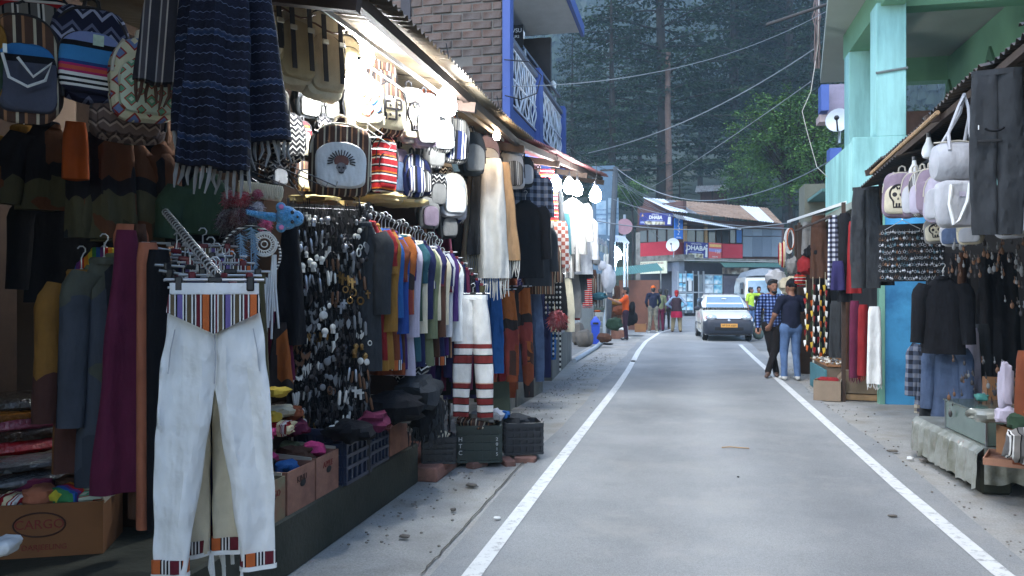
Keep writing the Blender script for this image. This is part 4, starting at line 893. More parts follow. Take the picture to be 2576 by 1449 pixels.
def trousers(label, loc, rz, h, m, ww=.34, hem=.16, flare=.08, hang='clip', group=None, cuff=None, yoke=None, name='trousers', sd=None, thick=.06, gap=.03, crotch=.38, band=None, fold=.010):
    sd = random.uniform(0, 60) if sd is None else sd; t = thing(name, label, 'trousers', loc, rz, group)
    NR_ = 30 if h * FOC / max(1, Vector(loc).length) > 300 else 22
    for sx in (-1, 1):
        mb = MB(); xo0, xoh = ww / 2, ww / 2 + flare
        rows = []; K = 64 if NR_ == 30 else 24
        for i in range(K + 1):
            u = i / K; z = -.03 - u * (h - .03); xo = lerp(xo0, xoh, u ** .9) + .02 * math.sin(u * 3.1) + .006 * nz(u * 9, sd, sx)
            xi = -.006 if u < crotch else lerp(0, xoh - hem, ((u - crotch) / (1 - crotch)) ** 1.1) + min(gap, (u - crotch) * gap * 2) + .005 * nz(u * 8, sd + 3, sx)
            w = xo - xi; dd = lerp(thick, thick * 1.25, min(1, u * 2.5)) * (1 if u < .6 else lerp(1, .8, (u - .6) / .4)); r = ring(sx * (xo + xi) / 2, w, dd, 0, z, NR_, fold * min(1, u * 3 + .3), 40, sd + sx * 2 + u * 1.2, .6)
            for p_ in r:
                cx_ = abs(p_.x); p_.y += .013 * nz(p_.x * 13 + sd, z * 5 + sx * p_.x * 9) + .009 * nz(p_.x * 30, z * 13 - cx_ * 34, sd) * (1.8 if abs(u - crotch) < .16 else .8)
            rows.append(r)
        mb.loft(rows); L = mb.build('trouser_leg', m, t)
        if cuff:
            zc = -(h - .008); hc = .045 * h; mb = MB(); c = [(xo_, 0) for xo_ in (0,)]; xi = (xoh - hem) + gap * .9
            mb.loft([ring(sx * (xoh + xi) / 2, (xoh - xi) + .014, thick * 1.14 + .012, 0, zc + hc * (1 - q), 22, .011, 44, sd + sx * 2 + 1.2) for q in (0, .5, 1)]); mb.build('cuff', cuff, L)
            mb = MB(); mb.loft([ring(sx * (xoh + xi) / 2, (xoh - xi) + .018, thick * 1.14 + .016, 0, zc - .001 - .016 * q, 22, .011, 44, sd + sx * 2 + 1.2) for q in (0, 1)]); mb.build('hem_tape', FAB['white'], L)
            mb = MB()
            for j in range(2): mb.tube([(sx * xi, -.02, zc - .01), (sx * xi + .012 * j - .006, -.03, zc - .06 - .03 * j), (sx * xi + .01, -.02, zc - .13 - .05 * j)], .004, 4)
            mb.build('tie_string', FAB['white'], L)
    mb = MB(); mb.loft([ring(0, ww + .012, thick * .9 + .01, 0, z, 26, .006, 30, sd) for z in (0, -.02, -.04)], cap0=False); mb.build('waistband', band or m, t)
    if yoke:
        g = []; n = 30
        for i in range(n + 1):
            x = lerp(-ww / 2 - .006, ww / 2 + .006, i / n); dep = lerp(.10, .175, 1 - abs(x) / (ww / 2 + .006)) * h; col = []
            for j in range(7):
                z = -.042 - (dep - .042) * j / 6; col.append(Vector((x * (1 + .05 * j / 6), -thick * .62 - .020 - .014 * (1 - (2 * x / ww) ** 2) + .004 * math.sin(x * 40 + z * 8), z)))
            g.append(col)
        MB().sheet(g, th=.008, up=(0, -1, 0)).build('striped_yoke', yoke, t)
    if hang: hanger(t, ww + .05, .012, hang)
    return t
def shirt(label, loc, rz, h, m, ww=.42, dep=.07, sleeve=.5, sm=None, hem=None, group=None, name='kurta', hang='wire', sd=None, flare=.04, cat=None, splay=.10):
    sd = random.uniform(0, 60) if sd is None else sd; t = thing(name, label, cat or name.replace('_', ' '), loc, rz, group)
    mb = MB(); drape(mb, [(-.005, 0, .12, dep * .7, 0), (-.05, 0, ww * .62, dep * .8, 0), (-.10, 0, ww, dep, 0), (-.3, 0, ww * .94, dep * 1.2, 0), (-h, 0, ww + flare, dep * 1.3, 0)], fa=.014, kx=36, sd=sd); b = mb.build('body', m, t)
    if sleeve:
        for sx in (-1, 1):
            mb = MB(); pts = [Vector((sx * (ww / 2 - .035), 0, -.075)), Vector((sx * (ww / 2 + .03), -.01, -.16)), Vector((sx * (ww / 2 + splay * .7), -.02, -.14 - sleeve * .5)), Vector((sx * (ww / 2 + splay), -.02, -.12 - sleeve))]
            rings = []
            for i in range(9):
                u = i / 8 * 3; j = min(2, int(u)); p = pts[j].lerp(pts[j + 1], u - j); r_ = lerp(.075, .058, i / 8)
                rings.append([p + Vector((r_ * math.cos(a), dep * .55 * math.sin(a) + .006 * math.sin(i * 1.7 + sd + a * 2), r_ * .25 * math.cos(a) * sx * (1 if i < 4 else .2))) for a in [2 * math.pi * k / 12 for k in range(12)]])
            mb.loft(rings); s_ = mb.build('sleeve', sm or m, t)
            if hem: MB().loft([[p + (p - sum(rings[-1], Vector()) / 12) * .06 + Vector((0, 0, dz)) for p in rings[-1]] for dz in (.05, 0)]).build('cuff', hem, s_)
    if hem: mb = MB(); mb.loft([ring(0, ww + flare + .012, dep * 1.3 + .012, 0, -h + .07 * q + .002, 28, .014, 36, sd, .75) for q in (1, .5, 0)]); mb.build('hem_band', hem, t)
    mb = MB(); mb.lathe([(.065, -.03), (.068, -.008), (.06, .004), (.052, -.01)], 14, cap=False); mb.build('collar', sm or m, b)
    if hang: hanger(t, ww * .86, .0, hang)
    return t
def shawl(label, loc, rz, h, w, m, dep=.06, fringe=.12, fm=None, group=None, name='shawl', cat='shawl', fa=.022, kx=46, sd=None, wt=None, wh=None, slant=0.0):
    """folded cloth hanging from its top; fringe strands at the hem"""
    sd = random.uniform(0, 60) if sd is None else sd; t = thing(name, label, cat, loc, rz, group); wt = wt or w * .55; wh = wh or w
    drape(MB(), [(.02, 0, wt * .8, dep * .7, 0), (-.05, 0, wt, dep, 0), (-h * .5, slant * .5, (wt + wh) / 2, dep * 1.2, 0), (-h, slant, wh, dep * 1.25, 0)], n=56, fa=fa, kx=kx, sd=sd).build('folded_cloth', m, t)
    if fringe:
        mb = MB(); k = max(6, int(wh / .022)); rr = random.Random(int(sd * 100))
        for i in range(k):
            x = slant + lerp(-wh / 2, wh / 2, (i + .5) / k); y = fa * math.sin((x - slant) * kx + sd) + rr.uniform(-.02, .02); L = fringe * rr.uniform(.7, 1.15)
            mb.tube([(x, y, -h + .01), (x + rr.uniform(-.01, .01), y + rr.uniform(-.01, .01), -h - L * .5), (x + rr.uniform(-.018, .018), y, -h - L)], [.006, .007, .003], 4)
        mb.build('fringe', fm or m, t, kind='stuff')
    return t
# ------------------------------------------------------------------ bulbs
BULB = mat('lit_lamp_glass', S(255, 255, 255), rough=.3, var=0, emit=(.90, .96, 1.0), es=88.0)
BULBW = mat('lit_warm_lamp_glass', S(255, 240, 220), rough=.3, var=0, emit=(1.0, .74, .48), es=60.0)
def bulb(label, loc, r=.05, warm=False, tube=False):
    t = thing('lit_bulb', label, 'light bulb', loc); mb = MB(); m = BULBW if warm else BULB
    mb.lathe([(.012, -r * 1.3), (r * .75, -r * 1.05), (r, -.3 * r), (r * .9, .4 * r), (r * .5, 1.1 * r), (.016, 1.5 * r)], 12); mb.build('glass', m, t)
    MB().lathe([(.018, 1.5 * r), (.02, 1.5 * r + .05), (.012, 1.5 * r + .07)], 10).build('holder', BLACKM, t); MB().tube([(0, 0, 1.5 * r + .06), (.02, .01, 1.5 * r + .2), (0, 0, 1.5 * r + .32)], .004, 4).build('flex', BLACKM, t); return t
# ------------------------------------------------------------------ crates, boxes, soft heaps
def crate(label, loc, rz, w, d, h, m, txt=None, tcol=None, group=None):
    t = thing('plastic_crate', label, 'crate', loc, rz, group)
    for (nx, ny, L) in ((0, -1, w), (0, 1, w), (-1, 0, d), (1, 0, d)):
        mb = MB(); o = Vector((nx * (w / 2 - .012), ny * (d / 2 - .012), 0)); u = Vector((1, 0, 0)) if nx == 0 else Vector((0, 1, 0)); n = Vector((nx, ny, 0)); Lx = L - (.03 if nx else 0.0)
        mb.M = Matrix.Translation(o); B = lambda a, b, z0, z1, pr, th: mb.bar(u * ((a + b) / 2) + n * pr + Vector((0, 0, z0)), u * ((a + b) / 2) + n * pr + Vector((0, 0, z1)), th if nx else b - a, b - a if nx else th, up=(0, 1, 0))
        mb.box((0, 0, h / 2), (Lx if nx == 0 else .008, Lx if nx else .008, h * .98))
        for z in (.02, .30, .52, .74, .965): mb.box(tuple(n * .012 + Vector((0, 0, z * h))), (Lx if nx == 0 else .022, Lx if nx else .022, .022 if z not in (.965,) else .04))
        k = 5
        for i in range(k + 1):
            x = lerp(-Lx / 2 + .012, Lx / 2 - .012, i / k); mb.box(tuple(u * x + n * .011 + Vector((0, 0, h / 2))), (.016 if nx == 0 else .02, .016 if nx else .02, h * .96))
        mb.build('side_panel', m, t)
    MB().box((0, 0, .015), (w - .03, d - .03, .02)).build('floor_panel', m, t)
    if txt:
        for (x, s_) in ((-.43, txt[0]), (.40, txt[1])):
            for k, ch in enumerate(s_): text('lettering', ch, h * (.17 if x < 0 else .13), tcol, t, (x * w, -d / 2 - .026, h * (.66 - (.19 if x < 0 else .14) * k)))
    return t
CARD = mat('brown_cardboard', S(132, 92, 58), rough=.9, var=.12, vs=6.0, bump=.15, bs=60); CARDP = mat('pinkish_cardboard', S(150, 106, 86), rough=.9, var=.15, vs=5.0, dirt=S(110, 74, 62), ds=4.0); CARDG = mat('printed_green_cardboard', S(116, 112, 84), rough=.9, var=.2, vs=6.0, dirt=S(128, 84, 62), ds=4.0)
CARDIN = mat('cardboard_inside', S(140, 88, 58), rough=.9, var=.1)
def carton(label, loc, rz, w, d, h, m=CARD, name='cardboard_box', group=None, hole=False):
    t = thing(name, label, 'box', loc, rz, group); e = .008
    for nm, c, z in (('front', (0, -d / 2 + e / 2, h / 2), (w, e, h)), ('rear', (0, d / 2 - e / 2, h / 2), (w, e, h)), ('side', (-w / 2 + e / 2, 0, h / 2), (e, d - 2 * e, h)), ('side', (w / 2 - e / 2, 0, h / 2), (e, d - 2 * e, h)), ('base', (0, 0, .006), (w - .02, d - .02, .01))): MB().box(c, z).build(nm + '_panel', m, t)
    mb = MB(); mb.bar((w / 2 - .002, -d / 2 + .02, h), (w / 2 + .012, d / 2 - .03, h + .02), .006, .03); mb.build('torn_edge', PALETRIM, t)
    if hole: MB().ball((w * .05, -d / 2 - .001, h * .6), .03, 10, 6, (1.2, .08, .7)).build('hand_hole', BLACK, t); MB().ball((w / 2 + .001, 0, h * .6), .03, 10, 6, (.08, 1.2, .7)).build('hand_hole', BLACK, t)
    return t
def heap(label, loc, sz, m, cat='knitwear', name='folded_knitwear', rz=0.0, sd=None, group=None, amp=.25, rot=None):
    sd = random.uniform(0, 90) if sd is None else sd; t = MB(); n, k = 16, 9; rings = []
    for i in range(k + 1):
        a = -math.pi / 2 + math.pi * i / k; r = []
        for j in range(n):
            b = 2 * math.pi * j / n; v = Vector((math.cos(a) * math.cos(b), math.cos(a) * math.sin(b), math.sin(a))); q = 1 + amp * nz(v.x * 1.7 + sd, v.y * 1.7, v.z * 1.7) + amp * .5 * nz(v.x * 5, v.y * 5 + sd, v.z * 5)
            r.append(Vector((spw(v.x, .8) * sz[0] / 2 * q, spw(v.y, .8) * sz[1] / 2 * q, spw(v.z, .8) * sz[2] / 2 * q)))
        rings.append(r)
    t.loft(rings); o = t.build(name, m); o.location = loc; o.rotation_euler = rot or (0, 0, rz); return tag(o, label, cat, group)
def fc(p, add=0.0): return math.atan2(-p.x, p.y) + R_(add)
def BP(px, y0, y1, body, pocket, label, s=None, d=None, wr=.74, mot=None, add=25, trim=None, straps=True, tilt=0.0, group='bags hung in rows under the stall roof', dp=None):
    p = P(px, y0, s=s, d=d); dist = Vector((p.x, p.y)).dot(Vector((-_s, _c))); h = (y1 - y0) / FOC * dist
    return backpack(label, p, fc(p, add), h, h * wr, body, pocket, trim, mot, straps, tilt, group, d=dp)
def hgt(p, y0, y1): return (y1 - y0) / FOC * Vector((p.x, p.y)).dot(Vector((-_s, _c)))
FAB['mesh_blue'] = cloth('blue_banded_mesh', pat=stripes([(.25, S(40, 42, 60)), (.02, W_), (.02, K_), (.025, W_), (.02, K_), (.03, W_), (.02, S(160, 40, 90)), (.03, S(180, 80, 60)), (.02, S(160, 40, 90)), (.03, S(40, 60, 110)), (.12, S(56, 120, 168)), (.045, K_), (.4, S(116, 128, 168))], 'Z', .5))
FAB['blue_half'] = cloth('blue_and_slate_mesh', pat=stripes([(.50, S(70, 72, 84)), (.05, K_), (.4, S(48, 108, 160))], 'Z', .5))
FAB['teal_cream'] = cloth('cream_motif_weave', pat=diamonds(S(176, 184, 160), S(92, 140, 108), S(150, 64, 52), .075))
# ---- near stall: backpacks, shawls and garments in the dark
G1 = 'patterned backpacks at the near stall'
p = P(58, 20, d=3.2); b = backpack('dark backpack with blue pocket and white cord, nearest the photo edge', p, fc(p, 2), .46, .26, 'stripe_brown', 'blue_half', group=G1)
MB().tube([(x, -.125, z) for x, z in ((-.08, -.22), (-.06, -.31), (0, -.34), (.06, -.31), (.085, -.24), (.02, -.30), (-.03, -.23))], .006, 5).build('white_cord', FAB['white'], b); MB().box((-.07, -.12, -.20), (.014, .01, .034)).build('zip_pull', ZIP, b)
p = P(232, 8, d=3.35); b = backpack('zigzag backpack with lilac and blue mesh pocket at the near stall', p, fc(p, 4), .42, .29, 'ethnic_navy', 'mesh_blue', mot='label', group=G1)
p = P(362, 88, d=3.3); backpack('cream diamond-patterned backpack beside the navy shawls', p, fc(p, 10), .36, .26, 'ethnic_cream', 'teal_cream', trim=PALETRIM, group=G1)
p = P(325, 225, d=3.45); backpack('dim brown zigzag backpack hanging under the cream one', p, fc(p, 5), .23, .30, 'ethnic_brown', 'ethnic_brown', group=G1, straps=False)
p = P(78, -30, d=3.3); backpack('red and grey woven backpack behind the blue-pocket one', p, fc(p, -5), .25, .30, 'stripe_red', 'stripe_grey', group=G1, straps=False)
p = P(-22, 40, d=3.1); backpack('mustard and green bag cut by the photo edge', p, fc(p), .34, .12, 'mustard', 'green', group=G1, straps=False)
for px, yt, yb, d, w, wt, m, lab, fa in ((428, -60, 215, 3.15, .26, .16, 'shawl_grey', 'grey pinstriped shawl folded beside the navy ones', .018), (500, -80, 330, 3.1, .20, .14, 'shawl_navy', 'navy handloom shawl, shortest of the three at the near stall', .02), (560, -90, 425, 3.05, .27, .20, 'shawl_navy', 'navy handloom shawl with deep folds, longest of the three', .034), (620, -90, 355, 3.2, .22, .16, 'shawl_navy', 'navy handloom shawl beside the khaki canvas bags', .024)):
    p = P(px, yt, d=d); t = shawl(lab, p, fc(p, 4), hgt(p, yt, yb), w, FAB[m], .07, .10, FAB['grey'] if 'navy' in m else FAB['brown'], 'handloom shawls at the near stall', fa=fa * 1.2, kx=44 + 8 * math.sin(px), wt=wt, wh=w, slant=.03 * math.sin(px * 3)); t.rotation_euler[1] = .10 * math.sin(px)
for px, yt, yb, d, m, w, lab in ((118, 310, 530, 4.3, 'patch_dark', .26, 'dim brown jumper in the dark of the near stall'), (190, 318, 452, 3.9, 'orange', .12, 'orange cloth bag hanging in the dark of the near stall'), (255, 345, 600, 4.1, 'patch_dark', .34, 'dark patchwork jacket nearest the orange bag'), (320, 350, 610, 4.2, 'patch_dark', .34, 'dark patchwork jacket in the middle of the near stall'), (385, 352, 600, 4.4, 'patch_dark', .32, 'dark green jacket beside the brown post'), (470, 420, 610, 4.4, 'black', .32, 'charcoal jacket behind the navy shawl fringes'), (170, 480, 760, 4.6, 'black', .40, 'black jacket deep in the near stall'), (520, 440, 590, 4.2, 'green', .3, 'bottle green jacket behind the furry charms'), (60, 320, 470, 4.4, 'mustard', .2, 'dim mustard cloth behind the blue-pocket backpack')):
    p = P(px, yt, d=d); h = hgt(p, yt, yb)
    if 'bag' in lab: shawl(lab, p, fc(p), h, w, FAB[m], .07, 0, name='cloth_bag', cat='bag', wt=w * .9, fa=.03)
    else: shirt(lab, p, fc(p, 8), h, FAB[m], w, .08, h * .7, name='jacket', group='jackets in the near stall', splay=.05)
for k, (px, yt, yb, d, m, w, lab) in enumerate(((205, 680, 1180, 3.95, 'patch_must', .24, 'mustard patchwork jacket in front of the packed shelf'), (262, 650, 1215, 3.9, 'patch_grey', .22, 'grey patchwork jacket between the mustard and plum garments'), (300, 640, 1000, 4.1, 'sage', .24, 'sage hooded jacket behind the grey patchwork one'))):
    p = P(px, yt, d=d); h = hgt(p, yt, yb); shirt(lab, p, fc(p, 25), h, FAB[m], w, .10, h * .62, name='jacket', group='jackets in the near stall', splay=.06)
for k, (yt, m, lab) in enumerate(((625, 'rainbow', 'rainbow striped jumper glimpsed behind the grey patchwork jacket'), (672, 'red', 'red-rimmed top glimpsed above the mustard jacket'))):
    p = P(262, yt, d=4.5); shirt(lab, p, fc(p), .4, FAB[m], .3, .06, 0, name='jumper')
# ---- clip rail of trousers
G2 = 'trousers on the sloping clip rail'
ra, rb = P(412, 528, d=4.1), P(548, 694, d=2.98)
t = thing('clip_rail', 'sloping black rail with many hooks at the near stall', 'clothes rail'); MB().tube([ra, rb], .011, 8).build('rod', BLACKM, t)
mb = MB(); u_ = (rb - ra).normalized()
for k in range(26):
    c = ra.lerp(rb, (k + .3) / 26); x = u_.cross(Vector((0, 0, 1))).normalized(); y = x.cross(u_); mb.tube([c + (x * math.cos(a) + y * math.sin(a)) * .017 for a in [2 * math.pi * i / 9 for i in range(9)]], .0032, 4, loop=True)
mb.build('hook_rings', HANG, t, kind='stuff')
MB().bar(ra, ra + Vector((-.1, .5, .05)), .02).build('bracket', BLACKM, t)
for px, yt, yb, d, m, wt, wb, lab in ((318, 590, 1235, 3.62, 'maroon', .10, .30, 'plum harem trousers hanging full length on the clip rail'), (352, 575, 1300, 3.75, 'brown', .06, .10, 'dull pink-brown trousers behind the plum ones'), (372, 622, 1325, 3.45, 'peach', .09, .10, 'peach trousers hanging beside the plum ones'), (400, 640, 1330, 3.4, 'black', .10, .10, 'black trousers edge-on beside the peach ones'), (330, 575, 700, 3.85, 'peach', .16, .13, 'peach shoulder of a garment behind the plum trousers')):
    p = P(px, yt, d=d); shawl(lab, p, fc(p, 12), hgt(p, yt, yb), wb, FAB[m], .07, 0, name='trousers', cat='trousers', group=G2, wt=wt, wh=wb, fa=.016, kx=42)
for k, (d, px, yt, h, m, lab, cf) in enumerate(((3.16, 532, 712, 1.06, 'cream', 'cream trousers directly behind the white pair', 'cuff'), (3.26, 556, 700, 1.05, 'navy', 'navy trousers behind the cream pair', 'cuff'), (3.36, 580, 690, 1.04, 'olive', 'olive trousers behind the navy pair', 'cuff'), (3.5, 545, 668, .98, 'brown', 'brown striped trousers third from the rail end', None), (3.65, 530, 650, .95, 'indigo', 'indigo trousers on the upper half of the clip rail', None), (3.8, 510, 625, .95, 'char', 'charcoal trousers near the top of the clip rail', None))):
    p = P(px, yt, d=d); trousers(lab, p, fc(p, 6 * math.sin(k * 2)), h, FAB[m], .27, .135, .0, 'clip_red' if k % 2 else 'clip', G2, gap=.004, cuff=FAB[cf] if cf else None, band=FAB['yoke'] if cf is None else None)
p = P(541, 712, d=2.98); trousers('long white cotton trousers with striped yoke, frontmost on the clip rail', p, fc(p, -3), 1.07, FAB['white'], .30, .135, .062, 'clip', G2, cuff=FAB['cuff'], yoke=FAB['yoke'], band=FAB['white'], sd=4.2, thick=.034, gap=.02, crotch=.35, fold=.019)
t = bpy.data.objects['trousers'] if False else [o for o in bpy.data.objects if o.get('label', '').startswith('long white cotton')][0]
for sx in (-1, 1): MB().tube([(sx * .135, -.030, -.17), (sx * .150, -.034, -.25), (sx * .158, -.034, -.33)], .0022, 4).build('pocket_seam', FAB['pale'], t)
MB().tube([(0, -.040, -.19), (.004, -.044, -.28), (0, -.038, -.37)], .0024, 4).build('fly_seam', FAB['pale'], t)
for k in range(9):
    c = ra.lerp(rb, .30 + .075 * k) - Vector((0, 0, .085)); t = thing('clip_hanger', 'empty clip hanger crowded on the sloping rail, %s from its lower end' % ('ninth', 'eighth', 'seventh', 'sixth', 'fifth', 'fourth', 'third', 'second', 'first')[k], 'hanger', c + Vector((.03 * math.sin(k * 4), 0, -.012 * (k % 3))), rot=(.15 * math.sin(k * 3), .16 * math.sin(k * 2.3), fc(c, 26 * math.sin(k * 1.9))), group='empty clip hangers'); hanger(t, .30, 0, 'clip_red' if k % 2 else 'clip')
# ---- floor of the near stall: box of knitwear, packed shelf
BXM = mat('brown_carton_near', S(120, 78, 44), rough=.9, var=.14, vs=5.0)
c0 = P(95, 1397, z=.326); t = carton('brown carton full of colourful knitwear on the stall floor', c0 + Vector((-.02, .14, 0)), R_(24), .50, .34, .245, BXM)
mb = MB(); mb.tube([(.11 * math.cos(a) - .02, -.172, .15 + .055 * math.sin(a)) for a in [2 * math.pi * i / 24 for i in range(24)]], .004, 4, loop=True); mb.build('printed_oval', mat('brown_print', S(66, 36, 26)), t)
text('printed_word', 'CARGO', .06, mat('faded_red_print', S(120, 40, 32)), t, (-.02, -.172, .15), ext=.001); text('printed_word', 'DARJEELING', .035, mat('faded_red_print'), t, (0, -.172, .045), ext=.001)
for k, (dx, dy, dz, sz, m, lab) in enumerate(((-.17, -.05, .24, (.16, .16, .08), 'knit_red', 'red and white knit hat at the edge of the brown carton'), (-.06, -.06, .26, (.15, .14, .09), 'peach', 'peach flowered knit hat in the brown carton'), (.06, -.05, .25, (.15, .2, .09), 'rainbow', 'rainbow striped knit scarf in the brown carton'), (.16, -.02, .25, (.17, .2, .07), 'teal_cream', 'pastel zigzag knit in the corner of the brown carton'), (.05, .08, .28, (.26, .13, .07), 'brown', 'brown folded knit at the rear of the brown carton'), (-.12, .09, .27, (.2, .14, .09), 'maroon', 'maroon knit heaped in the brown carton'))):
    heap(lab, t.location + Matrix.Rotation(R_(24), 3, 'Z') @ Vector((dx, dy, dz)), sz, FAB[m], name='knit_hat', rz=k * .7, amp=.35)
shf = thing('goods_shelf', 'low dark shelf of packed clothes in the near stall', 'shelf', P(20, 1150, d=4.3)); MB().box((0, 0, -.17), (.75, .45, .34)).build('board', DARKWOOD, shf)
PK = [mat('plastic_wrapped_%d' % k, pat=blotch([c, tuple(v * .5 for v in c)], 18.0, 3.0), rough=.18, var=.2, vs=20.0, bump=.6, bs=50, bd=.02, spec=.8) for k, c in enumerate((S(180, 30, 36), S(60, 44, 34), S(150, 60, 80), S(140, 86, 30), S(60, 54, 48), S(90, 92, 96)))]
for k, (yy, w_) in enumerate(((1118, .50), (1085, .48), (1062, .5), (1038, .46), (1012, .5))):
    p = P(28, yy, d=4.15); heap(('red', 'dark brown', 'pink', 'mustard', 'sooty')[k] + ' plastic-wrapped garment stacked on the low shelf', p, (.5, .34, .10), PK[k], 'packed garment', 'wrapped_garment', fc(p, 8), amp=.12, group='packed garments on the shelf')
for k, (px, yy) in enumerate(((60, 1165), (75, 1205))): p = P(px, yy, d=3.95); heap(('upper', 'lower')[k] + ' silvery plastic packet behind the brown carton', p, (.36, .2, .06), PK[5], 'packet', 'plastic_packet', fc(p, 14), amp=.3)
p = P(8, 1372, d=2.75); heap('white strap sandal cut by the corner of the photo', p, (.09, .16, .06), FAB['white'], 'sandal', 'sandal', R_(20), amp=.3)
# picture on the near stall wall and brown pillar
MB().box(P(118, 820, d=5.1), (.26, .2, 3.0)).build('brown_pillar', mat('brown_plaster', S(84, 66, 52), var=.15), sh)
t = thing('framed_notice', 'small framed notice on the brown pillar in the dark', 'picture', P(88, 605, d=4.85), R_(35)); MB().box((0, 0, 0), (.13, .02, .24), bev=.004).build('frame', DARKWOOD, t); MB().box((0, -.012, 0), (.10, .006, .2)).build('sheet', CARD, t)
# ---- charms: furry balls, dream catchers, toy bear, belts
FUR = lambda n, c: mat('fur_' + n, c, rough=1.0, var=.35, vs=40.0, bump=1.0, bs=90, bd=.03, sheen=.5)
def fluff(label, loc, r, m, n=170, name='furry_charm', cat='charm', sc=(1, 1, 1.1), L=.5):
    mb = MB(); mb.ball((0, 0, 0), r * .72, 10, 7, sc); rr = random.Random(int(loc[0] * 999))
    for k in range(n):
        v = Vector((rr.gauss(0, 1), rr.gauss(0, 1), rr.gauss(0, 1))).normalized(); q = Vector((v.x * sc[0], v.y * sc[1], v.z * sc[2])) * r * .66; e = (v + Vector((0, 0, -.5))) * r * L * rr.uniform(.5, 1.1); f = e.cross(Vector((rr.random(), rr.random(), rr.random()))).normalized() * r * .10
        mb.add([q - f, q + f, q + e], [(0, 1, 2)])
    o = mb.build(name, m, smooth=False); o.location = loc; return tag(o, label, cat, 'furry charms by the near stall')
for px, py, r, n, c, lab in ((580, 500, .055, 'crimson', S(140, 20, 40), 'crimson furry charm, topmost of the bunch'), (612, 502, .05, 'scarlet', S(170, 26, 44), 'scarlet furry charm beside the white belts'), (575, 555, .075, 'plum', S(50, 16, 40), 'dark plum furry charm low in the bunch'), (605, 545, .06, 'darkred', S(84, 14, 30), 'dark red furry charm in the middle of the bunch'), (632, 540, .055, 'violet', S(56, 44, 96), 'violet furry charm beside the pink one'), (645, 525, .045, 'white', S(200, 190, 196), 'white furry charm above the pink one'), (668, 563, .042, 'pink', S(226, 60, 130), 'bright pink furry charm under the toy bear'), (596, 600, .075, 'night', S(30, 22, 44), 'near-black furry charm beside the dream catcher'), (648, 488, .03, 'rose', S(180, 60, 90), 'small rose furry charm under the belts')):
    fluff(lab, P(px, py, d=3.95 + .001 * px % .1), r, FUR(n, c))
def dreamcatcher(label, loc, rz, r, hoopm, web, feathers, tas, tm):
    t = thing('dream_catcher', label, 'dream catcher', loc, rz); MB().tube([(r * math.cos(a), 0, r * math.sin(a)) for a in [2 * math.pi * k / 28 for k in range(28)]], .006, 5, loop=True).build('hoop', hoopm, t)
    mb = MB()
    for q in (.25, .55, .85, 1.0): mb.tube([(web[0] + web[2] * q * math.cos(a), -.004, web[1] + web[2] * q * math.sin(a)) for a in [2 * math.pi * k / 22 for k in range(22)]], .0045 if q > .6 else .003, 4, loop=True)
    for k in range(22):
        a = 2 * math.pi * k / 22; b = a + .25; mb.tube([(web[0] + web[2] * .55 * math.cos(a), -.004, web[1] + web[2] * .55 * math.sin(a)), (web[0] + web[2] * math.cos(b), -.004, web[1] + web[2] * math.sin(b))], .0028, 4, cap=False)
    mb.build('lace_web', FAB['white'], t)
    for k, (x, z, L) in enumerate(tas):
        mb = MB()
        for j in range(3): mb.tube([(x + .006 * j, 0, z), (x + .012 * (j - 1), -.012, z - L * .5), (x + .018 * (j - 1) + .01 * math.sin(k * 3 + j), -.006, z - L + .05 * math.sin(j * 2 + k))], .0055, 5)
        mb.build('cord_tassel', tm, t)
    for k, (x, z, L, m) in enumerate(feathers):
        mb = MB()
        for j in range(60):
            u = j / 60; sg = 1 if j % 2 else -1; o = Vector((x + .02 * math.sin(u * 3), -.015, z - u * L)); e = Vector((sg * random.uniform(.015, .04) * (1.15 - u), random.uniform(-.012, .012), -.02)); mb.add([o, o + Vector((0, 0, -.012)), o + e], [(0, 1, 2)])
        mb.tube([(x, -.015, z), (x, -.015, z - L)], .003, 4); mb.build('feather', m, t, smooth=False)
    return t
BLF = FUR('powderblue', S(120, 160, 190)); p = P(632, 640, d=3.85)
dreamcatcher('large dream catcher with white lace web and pale blue feathers', p, fc(p), .135, mat('black_white_cord', pat=stripes([(1, K_), (1, W_)], 'Z', .016), var=0), (.06, .05, .058), ((0, .13, .3, BLF), (-.05, .10, .36, BLF), (.01, -.10, .22, BLF)), ((.10, 0, .32), (.085, -.08, .28), (.03, -.13, .26), (-.03, -.13, .3), (-.11, -.06, .3), (.06, -.11, .3), (-.08, -.1, .32)), FAB['white'])
p = P(560, 690, d=4.2); dreamcatcher('dark dream catcher half hidden behind the clip rail', p, fc(p), .10, BLACK, (0, 0, .09), ((0, -.1, .2, FUR('night', S(30, 22, 44))),), ((-.06, -.08, .25), (.05, -.08, .25)), FAB['black'])
t = thing('toy_bear', 'pale blue plush toy bear lying sideways beside the charms', 'plush toy', P(722, 548, d=3.9), fc(P(722, 548, d=3.9), 15)); TB = FUR('skyblue', S(70, 160, 214))
t.scale = (1.15, 1.15, 1.15); MB().ball((0, 0, 0), .048, 16, 12, (1, .95, 1.05)).build('head', TB, t); MB().ball((.034, -.012, -.002), .034, 12, 9).build('muzzle', TB, t)
for sz in (-1, 1):
    e = MB().ball((-.028, -.01, sz * .042), .022, 10, 8, (1, .7, 1)).build('ear', TB, t); MB().ball((-.03, -.024, sz * .043), .011, 8, 6, (1, .5, 1)).build('inner_ear', mat('pink_plush', S(210, 130, 170)), e)
    MB().ball((.010, -.046, sz * .02), .008, 8, 6).build('eye', mat('black_bead', S(14, 12, 14), rough=.15), t)
MB().ball((.032, -.046, .002), .006, 8, 6).build('nose', mat('black_bead'), t); MB().loft([[Vector((-.05 - .03 * k, .012 * math.sin(k), .004 * k)) + Vector((0, .02 * (1 - .12 * k) * math.cos(a), .02 * (1 - .12 * k) * math.sin(a))) for a in [2 * math.pi * j / 9 for j in range(9)]] for k in range(5)]).build('body', TB, t)
